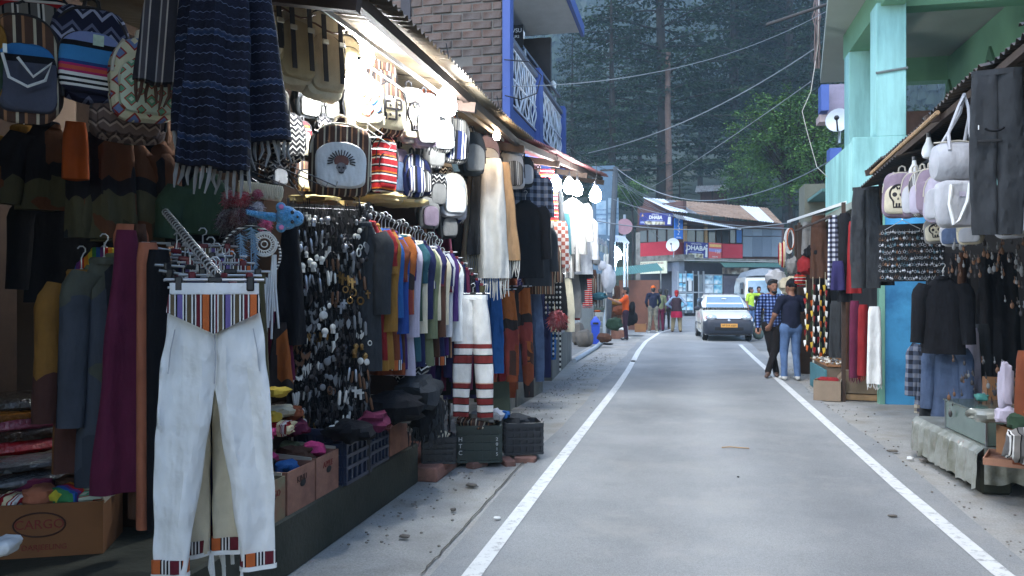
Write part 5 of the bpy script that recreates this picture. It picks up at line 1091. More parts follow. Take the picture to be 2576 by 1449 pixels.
mb = MB()
for k in range(26):
    p = P(lerp(602, 708, k / 25), lerp(470, 484, k / 25), d=4.1); mb.tube([p + Vector((.0, .0, .03)), p + Vector((.012, -.01, .01)), p + Vector((.008, -.012, -.035 - .01 * math.sin(k * 1.7))), p + Vector((-.008, 0, -.045)), p + Vector((-.006, .01, .02))], .006, 5)
tag(mb.build('rope_belts', FAB['cream']), 'bundle of cream rope belts on a rail above the toy bear', 'belts', kind='stuff')
# ---- tall pendant rack
G3 = 'pendants hanging in rows on the tall rack'
c = P(828, 1092, d=5.3); rk = thing('pendant_rack', 'tall black rack crowded with rows of pendants', 'display rack', (c.x, c.y, c.z), fc(c, 12)); RW, RH = .53, 1.52
MB().box((0, .03, RH / 2), (RW, .02, RH)).build('backing_board', BLACK, rk)
for x in (-RW / 2, RW / 2): MB().bar((x, 0, -.3), (x, 0, RH + .03), .018).build('upright', BLACKM, rk)
NR = 16
for r in range(NR): MB().tube([(-RW / 2, -.01, RH - .03 - r * RH / NR), (RW / 2, -.01, RH - .03 - r * RH / NR)], .004, 4).build('crossbar', BLACKM, rk)
PM = dict(bone=mat('bone_white', S(206, 202, 190), rough=.5, var=.1), silver=mat('dull_silver', S(160, 160, 162), rough=.35, metal=.7), brass=mat('aged_brass', S(150, 116, 66), rough=.4, metal=.7), dark=mat('dark_horn', S(50, 44, 42), rough=.5), brownp=mat('brown_bead', S(104, 70, 44), rough=.6), greyp=mat('grey_stone', S(120, 120, 118), rough=.6))
CORD = mat('black_cord', S(20, 19, 20), rough=.9)
def pend(kind, m, L):
    mb = MB(); mb.tube([(-.008, .004, .02), (-.006, 0, -L * .5), (0, -.004, -L)], .0022, 3); mb.tube([(.008, .004, .02), (.006, 0, -L * .5), (0, -.004, -L)], .0022, 3); mb.k = 1; z = -L
    if kind == 'bar': mb.tube([(0, -.006, z), (0, -.006, z - .008), (0, -.006, z - .052), (0, -.006, z - .058)], [.003, .0065, .0065, .003], 6)
    elif kind == 'disc': mb.ball((0, -.006, z - .017), .017, 10, 7, (1, .3, 1))
    elif kind == 'tooth': mb.tube([(0, -.006, z), (.002, -.006, z - .02), (-.006, -.006, z - .045)], [.007, .008, .001], 6)
    elif kind == 'ring': mb.tube([(.014 * math.cos(a), -.006, z - .016 + .016 * math.sin(a)) for a in [2 * math.pi * i / 10 for i in range(10)]], .004, 4, loop=True)
    elif kind == 'leaf': mb.prism([(0, z), (.011, z - .016), (.008, z - .034), (0, z - .05), (-.008, z - .034), (-.011, z - .016)], .005, Matrix.Translation((0, -.006, 0)))
    elif kind == 'cross': mb.box((0, -.006, z - .024), (.009, .006, .046)); mb.box((0, -.0065, z - .018), (.03, .006, .009))
    elif kind == 'skull': mb.ball((0, -.008, z - .013), .015, 9, 7, (1, .7, 1)); mb.box((0, -.01, z - .030), (.015, .012, .014))
    elif kind == 'wing': mb.prism([(0, z - .02), (.022, z - .004), (.018, z - .024), (.008, z - .04), (0, z - .03), (-.008, z - .04), (-.018, z - .024), (-.022, z - .004)], .006, Matrix.Translation((0, -.006, 0)))
    return mb.mesh('pendant', [CORD, m])
KN = {'bar': 'slim rod', 'disc': 'round disc', 'tooth': 'curved tooth', 'ring': 'ring', 'leaf': 'leaf', 'cross': 'cross', 'skull': 'skull', 'wing': 'winged'}
MN = {'bone': 'bone-white', 'silver': 'silver', 'brass': 'brass', 'dark': 'dark horn', 'brownp': 'brown', 'greyp': 'grey'}
rp = random.Random(12); ORD = ['topmost', 'second', 'third', 'fourth', 'fifth', 'sixth', 'seventh', 'eighth', 'ninth', 'tenth', 'eleventh', 'twelfth', 'thirteenth', 'fourteenth', 'fifteenth', 'lowest']
PMC = {}; NTH = ['first'] + ORD[1:15] + ['sixteenth', 'seventeenth', 'eighteenth', 'nineteenth', 'twentieth', 'twenty-first', 'twenty-second', 'twenty-third', 'twenty-fourth', 'twenty-fifth', 'twenty-sixth', 'twenty-seventh', 'twenty-eighth']
RKM = Matrix.Translation(rk.location) @ Matrix.Rotation(rk.rotation_euler.z, 4, 'Z')
for r in range(NR):
    x = -RW / 2 + .014
    cnt = 0
    while x < RW / 2 - .008:
        k = rp.choice(['bar', 'bar', 'bar', 'disc', 'tooth', 'leaf', 'ring', 'cross', 'skull', 'wing']); m = rp.choice(['bone', 'bone', 'silver', 'brass', 'greyp', 'dark', 'brownp'] if r > 2 else ['silver', 'dark', 'bone', 'greyp', 'dark']); n = rp.randint(3, 5); L = rp.uniform(.028, .055)
        key = (k, m, round(L, 2)); PMC.setdefault(key, pend(k, PM[m], L))
        for j in range(n):
            if x > RW / 2 - .008: break
            o = obj_of(PMC[key], 'pendant', loc=RKM @ Vector((x, -.014 - rp.uniform(0, .05), RH - .03 - r * RH / NR + rp.gauss(0, .022))), rot=(rp.uniform(-.15, .05), rp.uniform(-.2, .2), rk.rotation_euler.z + rp.uniform(-.8, .8)), sc=rp.uniform(.95, 1.75))
            cnt += 1; tag(o, '%s %s pendant, %s row of tall rack, %s from toy bear end' % (MN[m], KN[k], ORD[r], NTH[cnt - 1]), 'pendant', G3); x += rp.uniform(.023, .033)
mb = MB()
for k in range(900):
    x, z = rp.uniform(-RW / 2, RW / 2), rp.uniform(.0, RH); mb.tube([(x, .006, z), (x + .004, -.004, z - .03)], .003, 3, cap=False)
    mb.k = rp.choice((0, 1, 2, 2, 0)); q_ = rp.uniform(.6, 1.5); mb.box((x + .004, -.004 - .03 * rp.random(), z - .045), (.011 * q_, .008, .032 * q_), rot=Matrix.Rotation(rp.uniform(-.4, .4), 4, 'Y')); mb.k = 0
mb.build('crowded_charms', [CORD, PM['greyp'], PM['dark']], rk, kind='stuff')
# ---- goods along the plinth edge
crt = mat('navy_crate_plastic', S(34, 44, 66), rough=.45, var=.1); cdg = mat('dark_green_crate_plastic', S(36, 50, 46), rough=.45, var=.1); cbk = mat('black_crate_plastic', S(30, 34, 40), rough=.45, var=.1)
zf = .326
b1 = carton('worn green printed carton nearest the white trousers on the plinth edge', (-2.30, 3.83, zf), R_(90), .30, .38, .225, CARDG, hole=True); text('printed_word', 'MANGO', .05, mat('faded_red_print'), b1, (0, -.193, .15), ext=.001)
b2 = carton('pink and brown carton second along the plinth edge', (-2.30, 4.17, zf), R_(90), .33, .38, .235, CARDP, hole=True); text('printed_word', 'KINU', .05, mat('brown_print'), b2, (0, -.193, .17), ext=.001)
b3 = carton('brown printed carton against the navy crate', (-2.30, 4.51, zf), R_(90), .31, .38, .24, CARDP, hole=True); text('printed_word', 'APPLE', .05, mat('faded_red_print'), b3, (0, -.193, .18), ext=.001)
for (x, y, z, sz, m, lab) in ((-2.30, 3.82, zf + .22, (.32, .26, .12), 'pale', 'grey woollens heaped in the green printed carton'), (-2.35, 4.10, zf + .24, (.2, .2, .1), 'black', 'black woollen in the pink and brown carton'), (-2.22, 4.2, zf + .22, (.12, .16, .08), 'brightblue', 'blue striped sock in the pink and brown carton'), (-2.38, 4.25, zf + .25, (.14, .12, .08), 'pink', 'pink hat in the pink and brown carton'), (-2.3, 4.45, zf + .24, (.24, .2, .1), 'brown', 'dark brown woollen in the brown printed carton'), (-2.24, 4.58, zf + .25, (.15, .13, .09), 'pink', 'pink knitted cap in the brown printed carton'), (-2.4, 4.6, zf + .24, (.16, .16, .09), 'sage', 'sage woollen in the brown printed carton')):
    heap(lab, (x, y, z), sz, FAB[m], rz=x * 9 + y, amp=.4)
for (px, py, d, sz, m, lab) in ((690, 985, 4.6, (.16, .16, .06), 'yellow', 'yellow plastic basket behind the white trousers'), (700, 1075, 4.7, (.2, .14, .08), 'knit_red', 'red and white knit cap beside the pendant rack'), (670, 1090, 4.6, (.1, .1, .08), 'pink', 'bright pink knit at the edge of the white trousers'), (700, 1035, 4.9, (.18, .16, .08), 'cream', 'cream woollens beside the pendant rack'), (680, 1050, 4.7, (.12, .12, .06), 'yellow', 'pale yellow packet beside the red and white knit cap'), (735, 1040, 5.0, (.14, .14, .08), 'rust', 'rust knit at the foot of the pendant rack'), (745, 1075, 5.0, (.16, .14, .1), 'maroon', 'maroon knit at the foot of the pendant rack')):
    heap(lab, P(px, py, d=d), sz, FAB[m], amp=.4)
MB().box((-2.75, 4.6, .52), (.45, 1.9, .4)).build('goods_bench', DARKWOOD, sh)
for (px, py, d, w_, h_, m, lab) in ((705, 790, 4.9, .18, .55, 'maroon', 'maroon patchwork cloth behind the pendant rack'), (705, 880, 4.85, .16, .4, 'tiedye', 'brick red tie-dyed cloth beside the pendant rack'), (730, 640, 4.9, .2, .7, 'black', 'black cloth hanging behind the toy bear')):
    p = P(px, py - 60, d=d); shawl(lab, p, fc(p), h_, w_, FAB[m], .05, 0, name='hanging_cloth', cat='cloth')
crate('navy plastic crate third from the end of the plinth', (-2.27, 4.93, zf), R_(90), .42, .36, .34, crt)
crate('navy plastic crate behind the first one, with red pompom', (-2.30, 5.36, zf), R_(90), .36, .36, .33, crt)
carton('plain pale carton at the end of the plinth', (-2.32, 5.82, zf), R_(90), .46, .4, .27, CARDP)
for (x, y, z, r, n, c, lab) in ((-2.06, 5.40, .60, .045, 'redpom', S(150, 20, 36), 'red woollen pompom on the navy crate'), (-2.04, 5.72, .70, .045, 'whitepom', S(210, 206, 200), 'white pompom on the pale carton rim'), (-2.02, 5.80, .50, .05, 'whitepom2', S(214, 210, 204), 'white pompom hanging down the pale carton')): fluff(lab, (x, y, z), r, FUR(n, c), 120, 'pompom', 'pompom', L=.3)
for (px, py, d, sz, m, lab) in ((880, 1085, 5.1, (.3, .3, .12), 'black', 'black woollens heaped in the first navy crate'), (985, 1025, 5.7, (.42, .4, .2), 'black', 'black furry scarves heaped beside the pendant rack'), (1050, 990, 6.0, (.34, .36, .22), 'char', 'charcoal shawls heaped at the end of the plinth'), (1030, 930, 6.2, (.28, .3, .18), 'ethnic_bw', 'leopard-dotted shawl on top of the dark heap'), (1075, 1050, 6.1, (.25, .3, .3), 'black', 'black fringed scarves drooping over the plinth end'), (940, 1060, 5.3, (.2, .2, .12), 'maroon', 'maroon knit in the second navy crate'), (1000, 1050, 5.75, (.2, .18, .08), 'grey', 'grey bobble hat on the pale carton')):
    heap(lab, P(px, py, d=d), sz, FAB[m], amp=.45, name='heaped_shawl', cat='shawls')
mb = MB()
for k in range(120):
    p = P(random.uniform(1020, 1100), random.uniform(990, 1090), d=6.0) + Vector((random.uniform(0, .1), 0, 0)); mb.tube([p, p + Vector((.01, -.01, -.05)), p + Vector((random.uniform(-.02, .02), -.01, -.11))], [.006, .005, .002], 4)
tag(mb.build('shawl_fringe', FAB['char']), 'tangled dark fringe hanging over the plinth end', 'fringe', kind='stuff')
# crates standing by the road
g = G(1190, 1178); crate('dark green HTC crate standing on bricks by the road', (g.x, g.y + .2, .05), R_(16), .385, .36, .31, cdg, ('HTC', '2015'), WHITEP)
crate('black crate tilted behind the HTC crate', (g.x + .33, g.y + .52, .07), R_(20), .34, .34, .27, cbk)
g2 = G(1090, 1166, .12); crate('small black crate on the pink step', (g2.x, g2.y + .14, .121), R_(20), .27, .26, .20, cbk)
for k, (dx, dy, lab) in enumerate(((.02, .06, 'brick under the near edge of the HTC crate'), (.26, .22, 'loose brick beside the HTC crate'), (.40, .34, 'brick under the tilted black crate'), (-.14, .3, 'brick under the far edge of the HTC crate'))):
    o = MB().box((0, 0, 0), (.2, .1, .065), bev=.012).build('brick', mat('loose_brick', S(116, 84, 74), var=.3, vs=10)); o.location = (g.x + dx, g.y + dy, .022); o.rotation_euler = (0, 0, 1.1 + k); tag(o, lab, 'brick', 'bricks under the roadside crates')
for (dx, dy, dz, sz, m, lab) in ((-.02, .2, .37, (.36, .34, .14), 'stripe_brown', 'brown striped woollens heaped in the HTC crate'), (.06, .17, .43, (.28, .22, .10), 'grey', 'grey scarf twisted over the HTC crate'), (.1, .28, .42, (.22, .2, .12), 'pale', 'pale woollens at the rear of the HTC crate'), (.28, .5, .36, (.24, .24, .1), 'char', 'charcoal woollens in the tilted black crate'), (.2, .36, .42, (.1, .1, .07), 'brightblue', 'blue knit on the corner of the HTC crate')): heap(lab, (g.x + dx, g.y + dy, dz), sz, FAB[m], amp=.45)
heap('cream slippers in the small black crate', (g2.x, g2.y + .14, .32), (.2, .18, .09), FAB['cream'], 'slippers', 'slippers', amp=.4); heap('white paper packets behind the white banded trousers', P(1115, 1035, d=7.4), (.2, .15, .16), FAB['white'], 'packets', 'paper_packets', amp=.5)
heap('white card tags heaped behind the HTC crate', P(1195, 1060, d=7.6), (.3, .2, .12), FAB['white'], 'tags', 'card_tags', amp=.5)
# ---- bags in rows
for (px, y0, y1, s, wr, body, pocket, mot, add, lab) in (
 (652, -20, 150, -2.35, .62, 'khaki', 'cream', None, 30, 'khaki canvas rucksack with pointed pocket beside the navy shawls'), (722, -30, 218, -2.3, .50, 'canvas', 'khaki', None, 32, 'canvas bucket bag with blue patch under the roof edge'), (802, 10, 250, -2.2, .50, 'cream', 'canvas', None, 34, 'plain canvas rucksack nearest the brightest bulb'), (868, 80, 200, -2.15, .6, 'cream', 'canvas', None, 30, 'cream canvas bag behind the brightest bulb'),
 (955, 140, 260, -2.25, .7, 'stripe_brown', 'stripe_brown', None, 30, 'brown striped bag behind the one with the curved red symbol'), (918, 188, 325, -2.15, .70, 'cream', 'cream', 'om', 18, 'cream backpack printed with a curved red and blue symbol'), (978, 198, 338, -2.1, .60, 'stripe_brown', 'cream', 'glyph', 22, 'cream-fronted backpack printed with black square glyphs'), (1030, 212, 362, -2.05, .56, 'grey', 'cream', 'skull', 26, 'grey backpack printed with a skull, in the upper row'), (1068, 228, 372, -1.95, .5, 'mauve', 'grey', None, 30, 'mauve-grey backpack between the skull bag and the second bulb'),
 (1105, 262, 385, -2.0, .55, 'stripe_grey', 'pale', None, 30, 'grey striped backpack half lost in the second bulb glare'), (1146, 290, 412, -1.92, .58, 'stripe_grey', 'stripe_blue', None, 24, 'grey backpack with navy striped pocket, just past the second bulb'), (1186, 325, 440, -1.9, .56, 'char', 'grey', None, 26, 'charcoal backpack above the hanging shawls'), (1228, 335, 450, -1.95, .55, 'mauve', 'pale', None, 26, 'mauve backpack beside the warm bulb'), (1285, 372, 475, -1.85, .6, 'pale', 'stripe_grey', None, 18, 'pale backpack with pinstriped pocket past the warm bulb'), (1316, 388, 470, -1.8, .62, 'char', 'pale', None, 18, 'charcoal and white backpack beside the plaid jacket'), (1306, 470, 548, -1.95, .6, 'grey', 'char', None, 20, 'grey backpack hanging under the pinstriped one')):
    t = BP(px, y0, y1, body, pocket, lab, s=s, wr=wr, mot=mot, add=add, trim=PALETRIM if body in ('canvas',) else None)
    if y0 < 20:
        hh = hgt(t.location, y0, y1); w_ = hh * wr; yf = -w_ * .21 - .012
        MB().tube([(x * w_, yf - .055 * (1 - (2 * x) ** 2), (-.30 - .05 * math.cos(x * 6)) * hh) for x in [-.46 + .115 * i for i in range(9)]], .006, 5).build('flap_edge', mat('brown_leather', S(92, 62, 40), rough=.6), t)
        for sx in (-.2, .2): MB().bar((sx * w_, yf - .055, -.18 * hh), (sx * w_, yf - .062, -.86 * hh), .03, .006, up=(0, 1, 0)).build('front_strap', DKTRIM, t); MB().box((sx * w_, yf - .068, -.46 * hh), (.045, .012, .03), bev=.004).build('buckle', ZIP, t)
for (px, y0, y1, s, wr, body, pocket, mot, add, lab) in (
 (690, 212, 352, -2.5, .55, 'stripe_grey', 'pale', 'label', 20, 'pale pocketed small backpack beside the shawl fringe'), (722, 275, 410, -2.55, .6, 'ethnic_bw', 'ethnic_bw', None, 20, 'black and white woven bag beside the pale pocketed one'), (760, 298, 395, -2.5, .5, 'stripe_red', 'cream', None, 25, 'red and white patterned bag behind the white feather-print one'), (815, 290, 350, -2.45, .6, 'ethnic_bw', 'stripe_grey', None, 20, 'zigzag bag top behind the white feather-print one'), (680, 330, 450, -2.7, .6, 'stripe_brown', 'ethnic_brown', None, 20, 'dim brown woven bag under the pale pocketed one'), (640, 360, 470, -2.8, .6, 'char', 'char', None, 20, 'charcoal bag low behind the shawl fringe'),
 (858, 300, 490, -2.15, .80, 'stripe_brown', 'white', 'chief', 4, 'white backpack with feather-headdress skull print, large in front'), (938, 325, 465, -2.25, .50, 'ethnic_bw', 'ethnic_bw', None, 26, 'black and white zigzag backpack beside the red striped one'), (968, 335, 485, -2.15, .46, 'stripe_red', 'stripe_red', None, 38, 'red striped backpack with white bands'), (1000, 365, 492, -2.15, .5, 'mauve', 'denim', None, 36, 'grey-blue backpack behind the red striped one'), (1038, 380, 495, -2.05, .55, 'stripe_blue', 'stripe_blue', None, 34, 'navy striped backpack second from the red one'), (1062, 395, 490, -2.05, .5, 'navy', 'stripe_grey', None, 34, 'navy and grey backpack at the end of the second row'),
 (1100, 430, 520, -2.05, .55, 'ethnic_bw', 'grey', None, 30, 'grey woven bag under the second bulb'), (1135, 428, 545, -2.0, .62, 'pale', 'white', None, 24, 'white-pocketed backpack beside the hanging shawls'), (1080, 490, 575, -2.1, .62, 'grey', 'mauve', None, 26, 'grey bag hanging lowest beside the kurta rail'), (1125, 520, 600, -2.05, .6, 'char', 'grey', None, 26, 'dark grey bag between the kurta rail and the shawls'), (640, 430, 520, -2.9, .6, 'brown', 'brown', None, 10, 'brown bag in shadow under the dim woven one')):
    BP(px, y0, y1, body, pocket, lab, s=s, wr=wr, mot=mot, add=add, trim=PALETRIM if 'white' in pocket else None)
rb_ = random.Random(5)
for k, (px, y0, y1, s_, b_, q_) in enumerate(((775, 205, 300, -2.6, 'char', 'grey'), (830, 240, 305, -2.6, 'stripe_grey', 'grey'), (905, 330, 420, -2.55, 'mauve', 'stripe_grey'), (1088, 250, 350, -2.2, 'stripe_brown', 'cream'), (1165, 300, 395, -2.25, 'grey', 'stripe_brown'), (1205, 330, 420, -2.2, 'stripe_blue', 'grey'), (1262, 365, 450, -2.1, 'cream', 'stripe_grey'), (1300, 380, 450, -2.1, 'stripe_grey', 'mauve'), (1340, 400, 465, -2.0, 'mauve', 'pale'), (1165, 440, 520, -2.2, 'stripe_grey', 'char'), (1112, 395, 470, -2.3, 'grey', 'ethnic_bw'), (985, 300, 380, -2.4, 'stripe_blue', 'ethnic_bw'), (1355, 420, 480, -1.9, 'grey', 'stripe_blue'), (1060, 335, 410, -2.35, 'ethnic_bw', 'grey'), (905, 400, 485, -2.3, 'stripe_grey', 'mauve'), (1020, 330, 400, -2.2, 'grey', 'cream'), (1092, 345, 425, -2.05, 'stripe_grey', 'grey'), (1190, 420, 500, -2.15, 'mauve', 'stripe_grey'), (1150, 480, 560, -2.1, 'stripe_blue', 'pale'), (1250, 440, 510, -2.1, 'grey', 'pale'), (1330, 455, 520, -1.95, 'stripe_grey', 'grey'), (760, 400, 480, -2.6, 'stripe_brown', 'cream'), (700, 400, 470, -2.6, 'ethnic_bw', 'pale'))):
    BP(px, y0, y1, b_, q_, 'small %s and %s bag squeezed behind the row, %s from the navy shawls' % ({'char': 'charcoal', 'stripe_grey': 'grey striped', 'mauve': 'mauve', 'stripe_brown': 'brown striped', 'grey': 'grey', 'stripe_blue': 'navy striped', 'cream': 'cream', 'ethnic_bw': 'zigzag'}[b_], {'grey': 'grey', 'stripe_grey': 'pinstriped', 'cream': 'cream', 'stripe_brown': 'brown striped', 'mauve': 'mauve', 'pale': 'pale', 'char': 'charcoal', 'ethnic_bw': 'zigzag', 'stripe_blue': 'navy striped'}[q_], ('first', 'second', 'fourth', 'eighth', 'eleventh', 'twelfth', 'thirteenth', 'fourteenth', 'fifteenth', 'tenth', 'ninth', 'fifth', 'last', 'seventh', 'lower third', 'sixth', 'lower ninth', 'lower twelfth', 'lower eleventh', 'lower thirteenth', 'lower last', 'lower second', 'lower first')[k]), s=s_, wr=.66, add=28, group='small bags squeezed behind the hanging rows')
# ---- kurta rail
ka, kb = P(905, 520, s=-2.12), P(1112, 606, s=-2.02)
t = thing('kurta_rail', 'dark rail of long kurtas beside the pendant rack', 'clothes rail'); MB().tube([ka, kb], .013, 8).build('rod', BLACKM, t)
for q in (.0, 1.0): a = ka.lerp(kb, q); MB().tube([a, Vector((a.x - .05, a.y, 2.6))], .006, 5).build('hook_rod', BLACKM, t)
GK = 'kurtas on the rail beside the pendant rack'
for k, (m, hem, h, lab) in enumerate((('char', 'yoke', 1.0, 'charcoal kurta first on the rail beside the pendant rack'), ('red', 'mustard', 1.02, 'red kurta with gold hem'), ('mustard', 'cuff', 1.0, 'mustard kurta behind the red one'), ('brightblue', None, .9, 'bright blue kurta on the rail'), ('rust', 'cuff', .98, 'rust kurta between blue ones'), ('blue', None, .95, 'dark blue kurta behind the rust one'), ('tiedye', 'cuff', 1.05, 'brown patchwork kurta in mid rail'), ('purple', None, 1.0, 'violet kurta in mid rail'), ('lilac', None, 1.02, 'lilac kurta behind the violet one'), ('green', None, .95, 'bottle green kurta past the violet one'), ('teal', None, .94, 'teal kurta behind the green one'), ('cream', 'yoke', .55, 'short cream kurta with dark cuffs'), ('navy', 'cuff', .98, 'navy kurta among the cream ones'), ('white', 'yoke', .58, 'white kurta near the far end of the rail'), ('sage', None, .95, 'sage kurta at the far part of the rail'), ('cream', 'yoke', .6, 'cream kurta last but one on the rail'), ('indigo', 'cuff', .62, 'indigo kurta near the far end of the rail'), ('brown', None, .9, 'brown kurta past the indigo one'), ('cream', 'yoke', .6, 'cream kurta with dark cuffs among the last on the rail'), ('navy', 'cuff', .95, 'navy kurta among the last on the rail'), ('pale', None, .62, 'pale grey kurta third from the far rail end'), ('purple', None, .9, 'violet kurta second from the far rail end'), ('stripe_brown', None, .9, 'brown striped kurta at the very end of the rail'), ('white', 'yoke', .55, 'white kurta hanging off the far rail end'), ('char', None, .9, 'charcoal kurta behind the last white one'))):
    p = ka.lerp(kb, (k + .6) / 25.3) - Vector((0, 0, .10 + .02 * math.sin(k * 5))); shirt(lab, p, R_(10 + 8 * math.sin(k * 2.1)), h, FAB[m], .25 + .03 * math.sin(k * 3.3), .045, (.50, .24, .62)[k % 3], None, FAB[hem] if hem and k % 3 == 1 else None, GK, splay=.015 + .02 * (k % 2), flare=.02 + .03 * (k % 3))
# ---- white sloping rail of dark trousers, then banded trousers
wa, wb = P(1092, 612, s=-2.05), P(1186, 712, s=-1.88)
t = thing('white_clothes_rail', 'white sloping rail of violet and navy trousers', 'clothes rail'); MB().tube([wa, wb], .012, 8).build('rod', WHITEP, t); MB().tube([wa, wa + Vector((-.02, .05, .5))], .006, 5).build('hook_rod', BLACKM, t)
for k, (m, lab) in enumerate((('indigo', 'indigo trousers highest on the white rail'), ('purple', 'violet trousers second on the white rail'), ('navy', 'navy trousers third on the white rail'), ('maroon', 'plum trousers fourth on the white rail'), ('black', 'black trousers fifth on the white rail'), ('indigo', 'indigo trousers sixth on the white rail'), ('olive', 'olive trousers lowest on the white rail'))):
    p = wa.lerp(wb, (k + .5) / 7.3) - Vector((0, 0, .06)); trousers(lab, p, R_(25 + 8 * math.sin(k * 3)), 1.05, FAB[m], .30, .15, .03, 'clip_red', 'trousers on the white rail')
p = P(1190, 742, d=6.7); trousers('white trousers with dark red woven bands by the road', p, fc(p, -14), 1.02, FAB['bands'], .24, .165, .05, 'clip', band=FAB['white'], thick=.06, gap=.03, crotch=.42, sd=9.0)
# ---- the four shawls
for k, (px, y1, d, w, m, lab) in enumerate(((1180, 690, 8.1, .18, 'cream', 'cream wool shawl at the edge of the hanging four'), (1208, 640, 7.95, .26, 'char', 'charcoal wool shawl second of the hanging four'), (1242, 700, 7.9, .30, 'rope_white', 'white wool shawl in the middle of the hanging four'), (1278, 655, 8.0, .24, 'tan', 'tan wool shawl last of the hanging four'))):
    yt = 402 + (6, 0, 2, 12)[k]; p = P(lerp(px, 1228, .3), yt, d=d); tx = (px - lerp(px, 1228, .3)) / FOC * d; shawl(lab, p, fc(p), hgt(p, yt, y1), w, FAB[m], .09, .20, FAB['rope_white'] if m != 'char' else FAB['grey'], 'wool shawls hung over one rail', fa=.026, kx=44, wt=w * .72, wh=w * 1.05, slant=tx)
# ---- farther garments up the stall row
for (kind, px, y0, y1, s, w, m, add, lab) in (
 ('shirt', 1338, 430, 575, -1.75, .34, 'plaidg', 20, 'blue-grey plaid jacket under the roof edge'), ('shirt', 1322, 505, 700, -1.8, .40, 'black', 10, 'black hooded jacket beside the hanging shawls'), ('shirt', 1352, 560, 720, -1.8, .34, 'char', 20, 'charcoal jacket below the plaid one'), ('tr', 1262, 730, 960, -2.0, .34, 'tiedye', 10, 'gathered orange-brown patchwork trousers facing the road'), ('tr', 1308, 722, 1000, -1.98, .30, 'tiedye', 14, 'dark patchwork trousers with rust hems'), ('tr', 1230, 700, 940, -2.1, .28, 'brightblue', 20, 'bright blue trousers beside the banded pair'), ('tr', 1240, 720, 960, -2.15, .26, 'red', 24, 'red trousers behind the bright blue pair'), ('sh', 1285, 640, 980, -2.2, .22, 'rust', 20, 'rust cloth hanging between the patchwork trousers'), ('tr', 1336, 725, 960, -1.95, .30, 'denim', 12, 'blue-grey striped trousers beside the patchwork pair'), ('tr', 1356, 735, 950, -1.95, .28, 'navy', 14, 'navy trousers near the plinth corner'), ('tr', 1372, 740, 905, -1.92, .26, 'brightblue', 16, 'royal blue trousers nearest the plinth corner'), ('sh', 1330, 640, 790, -2.1, .2, 'stripe_grey', 20, 'grey pinstriped scarf in the middle of the row'),
 ('shirt', 1362, 600, 740, -1.8, .36, 'stripe_brown', 24, 'brown striped top behind the bead strings'), ('sh', 1375, 560, 700, -1.75, .26, 'stripe_grey', 20, 'grey striped scarf beside the brick-print one'), ('sh', 1402, 560, 672, -1.62, .34, 'brick_print', 8, 'white and brick-red printed scarf high in the row'), ('sh', 1420, 540, 640, -1.6, .2, 'teal', 14, 'turquoise scarf beside the brick-print one'), ('sh', 1378, 430, 560, -1.75, .3, 'stripe_red', 16, 'red banded cloth under the roof edge'), ('sh', 1395, 480, 560, -1.7, .3, 'char', 16, 'charcoal scarf beneath the bright bulbs'), ('shirt', 1440, 500, 640, -1.55, .4, 'grey', 10, 'grey top lit by the row of bulbs'), ('shirt', 1455, 540, 690, -1.52, .4, 'pale', 12, 'pale fringed top at the end of the stall row'), ('shirt', 1445, 600, 730, -1.6, .36, 'char', 12, 'dark top under the grey one'), ('tr', 1412, 690, 835, -1.7, .34, 'cream', 10, 'cream trousers beside the electric box'), ('tr', 1430, 680, 800, -1.68, .34, 'grey', 10, 'grey trousers at the end of the stall row'), ('tr', 1395, 690, 830, -1.75, .32, 'black', 14, 'black trousers behind the cream pair'), ('sh', 1442, 700, 805, -1.66, .22, 'red', 10, 'black cloth with red and white end beside the electric box'), ('shirt', 1412, 600, 700, -1.7, .36, 'stripe_grey', 14, 'grey pinstriped top above the cream trousers'), ('sh', 1345, 760, 880, -2.05, .2, 'char', 20, 'charcoal cloth hanging behind the striped trousers')):
    p = P(px, y0, s=s); h = hgt(p, y0, y1); gr = 'garments hung in the farther part of the stall row'
    if kind == 'shirt': shirt(lab, p, fc(p, add), h, FAB[m], w, .09, h * .62, name='knitted_jersey', cat='top', group=gr, splay=.05)
    elif kind == 'tr': trousers(lab, p, fc(p, add), h, FAB[m], w * .85, w * .5, .05, 'clip', gr, crotch=.45)
    else: shawl(lab, p, fc(p, add), h, w, FAB[m], .06, .08 if 'scarf' in lab else 0, None, gr, name='hanging_scarf', cat='scarf', wt=w * .8)
# dark cloth filling the depth of the farther stalls
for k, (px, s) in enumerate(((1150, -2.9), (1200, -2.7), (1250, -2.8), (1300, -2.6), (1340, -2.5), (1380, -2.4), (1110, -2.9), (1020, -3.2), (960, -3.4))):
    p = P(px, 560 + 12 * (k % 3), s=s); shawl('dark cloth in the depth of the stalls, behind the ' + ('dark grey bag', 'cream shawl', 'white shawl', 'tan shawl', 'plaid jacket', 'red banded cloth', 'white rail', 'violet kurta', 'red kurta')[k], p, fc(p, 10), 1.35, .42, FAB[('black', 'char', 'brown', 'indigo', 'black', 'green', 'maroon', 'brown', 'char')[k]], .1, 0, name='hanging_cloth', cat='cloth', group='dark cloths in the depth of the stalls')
# bead strings with feather bunch
p = P(1395, 690, s=-1.72); t = thing('bead_strings', 'black and white bead strings ending in a red feather bunch', 'bead strings', p)
for j in range(5):
    mb = MB(); L = hgt(p, 690, (800, 795, 905, 860, 940)[j])
    for i in range(int(L / .035)): mb.k = i % 2; mb.ball((.05 * j - .12, .02 * math.sin(j), -i * .035), .015, 7, 5, (1, 1, 1.2))
    mb.build('string', [BLACK, PM['bone']], t)
fluff('red and yellow feather bunch at the end of the bead strings', P(1403, 803, s=-1.66), .15, FUR('redyellow', S(190, 60, 60)), 260, 'feather_bunch', 'feathers')
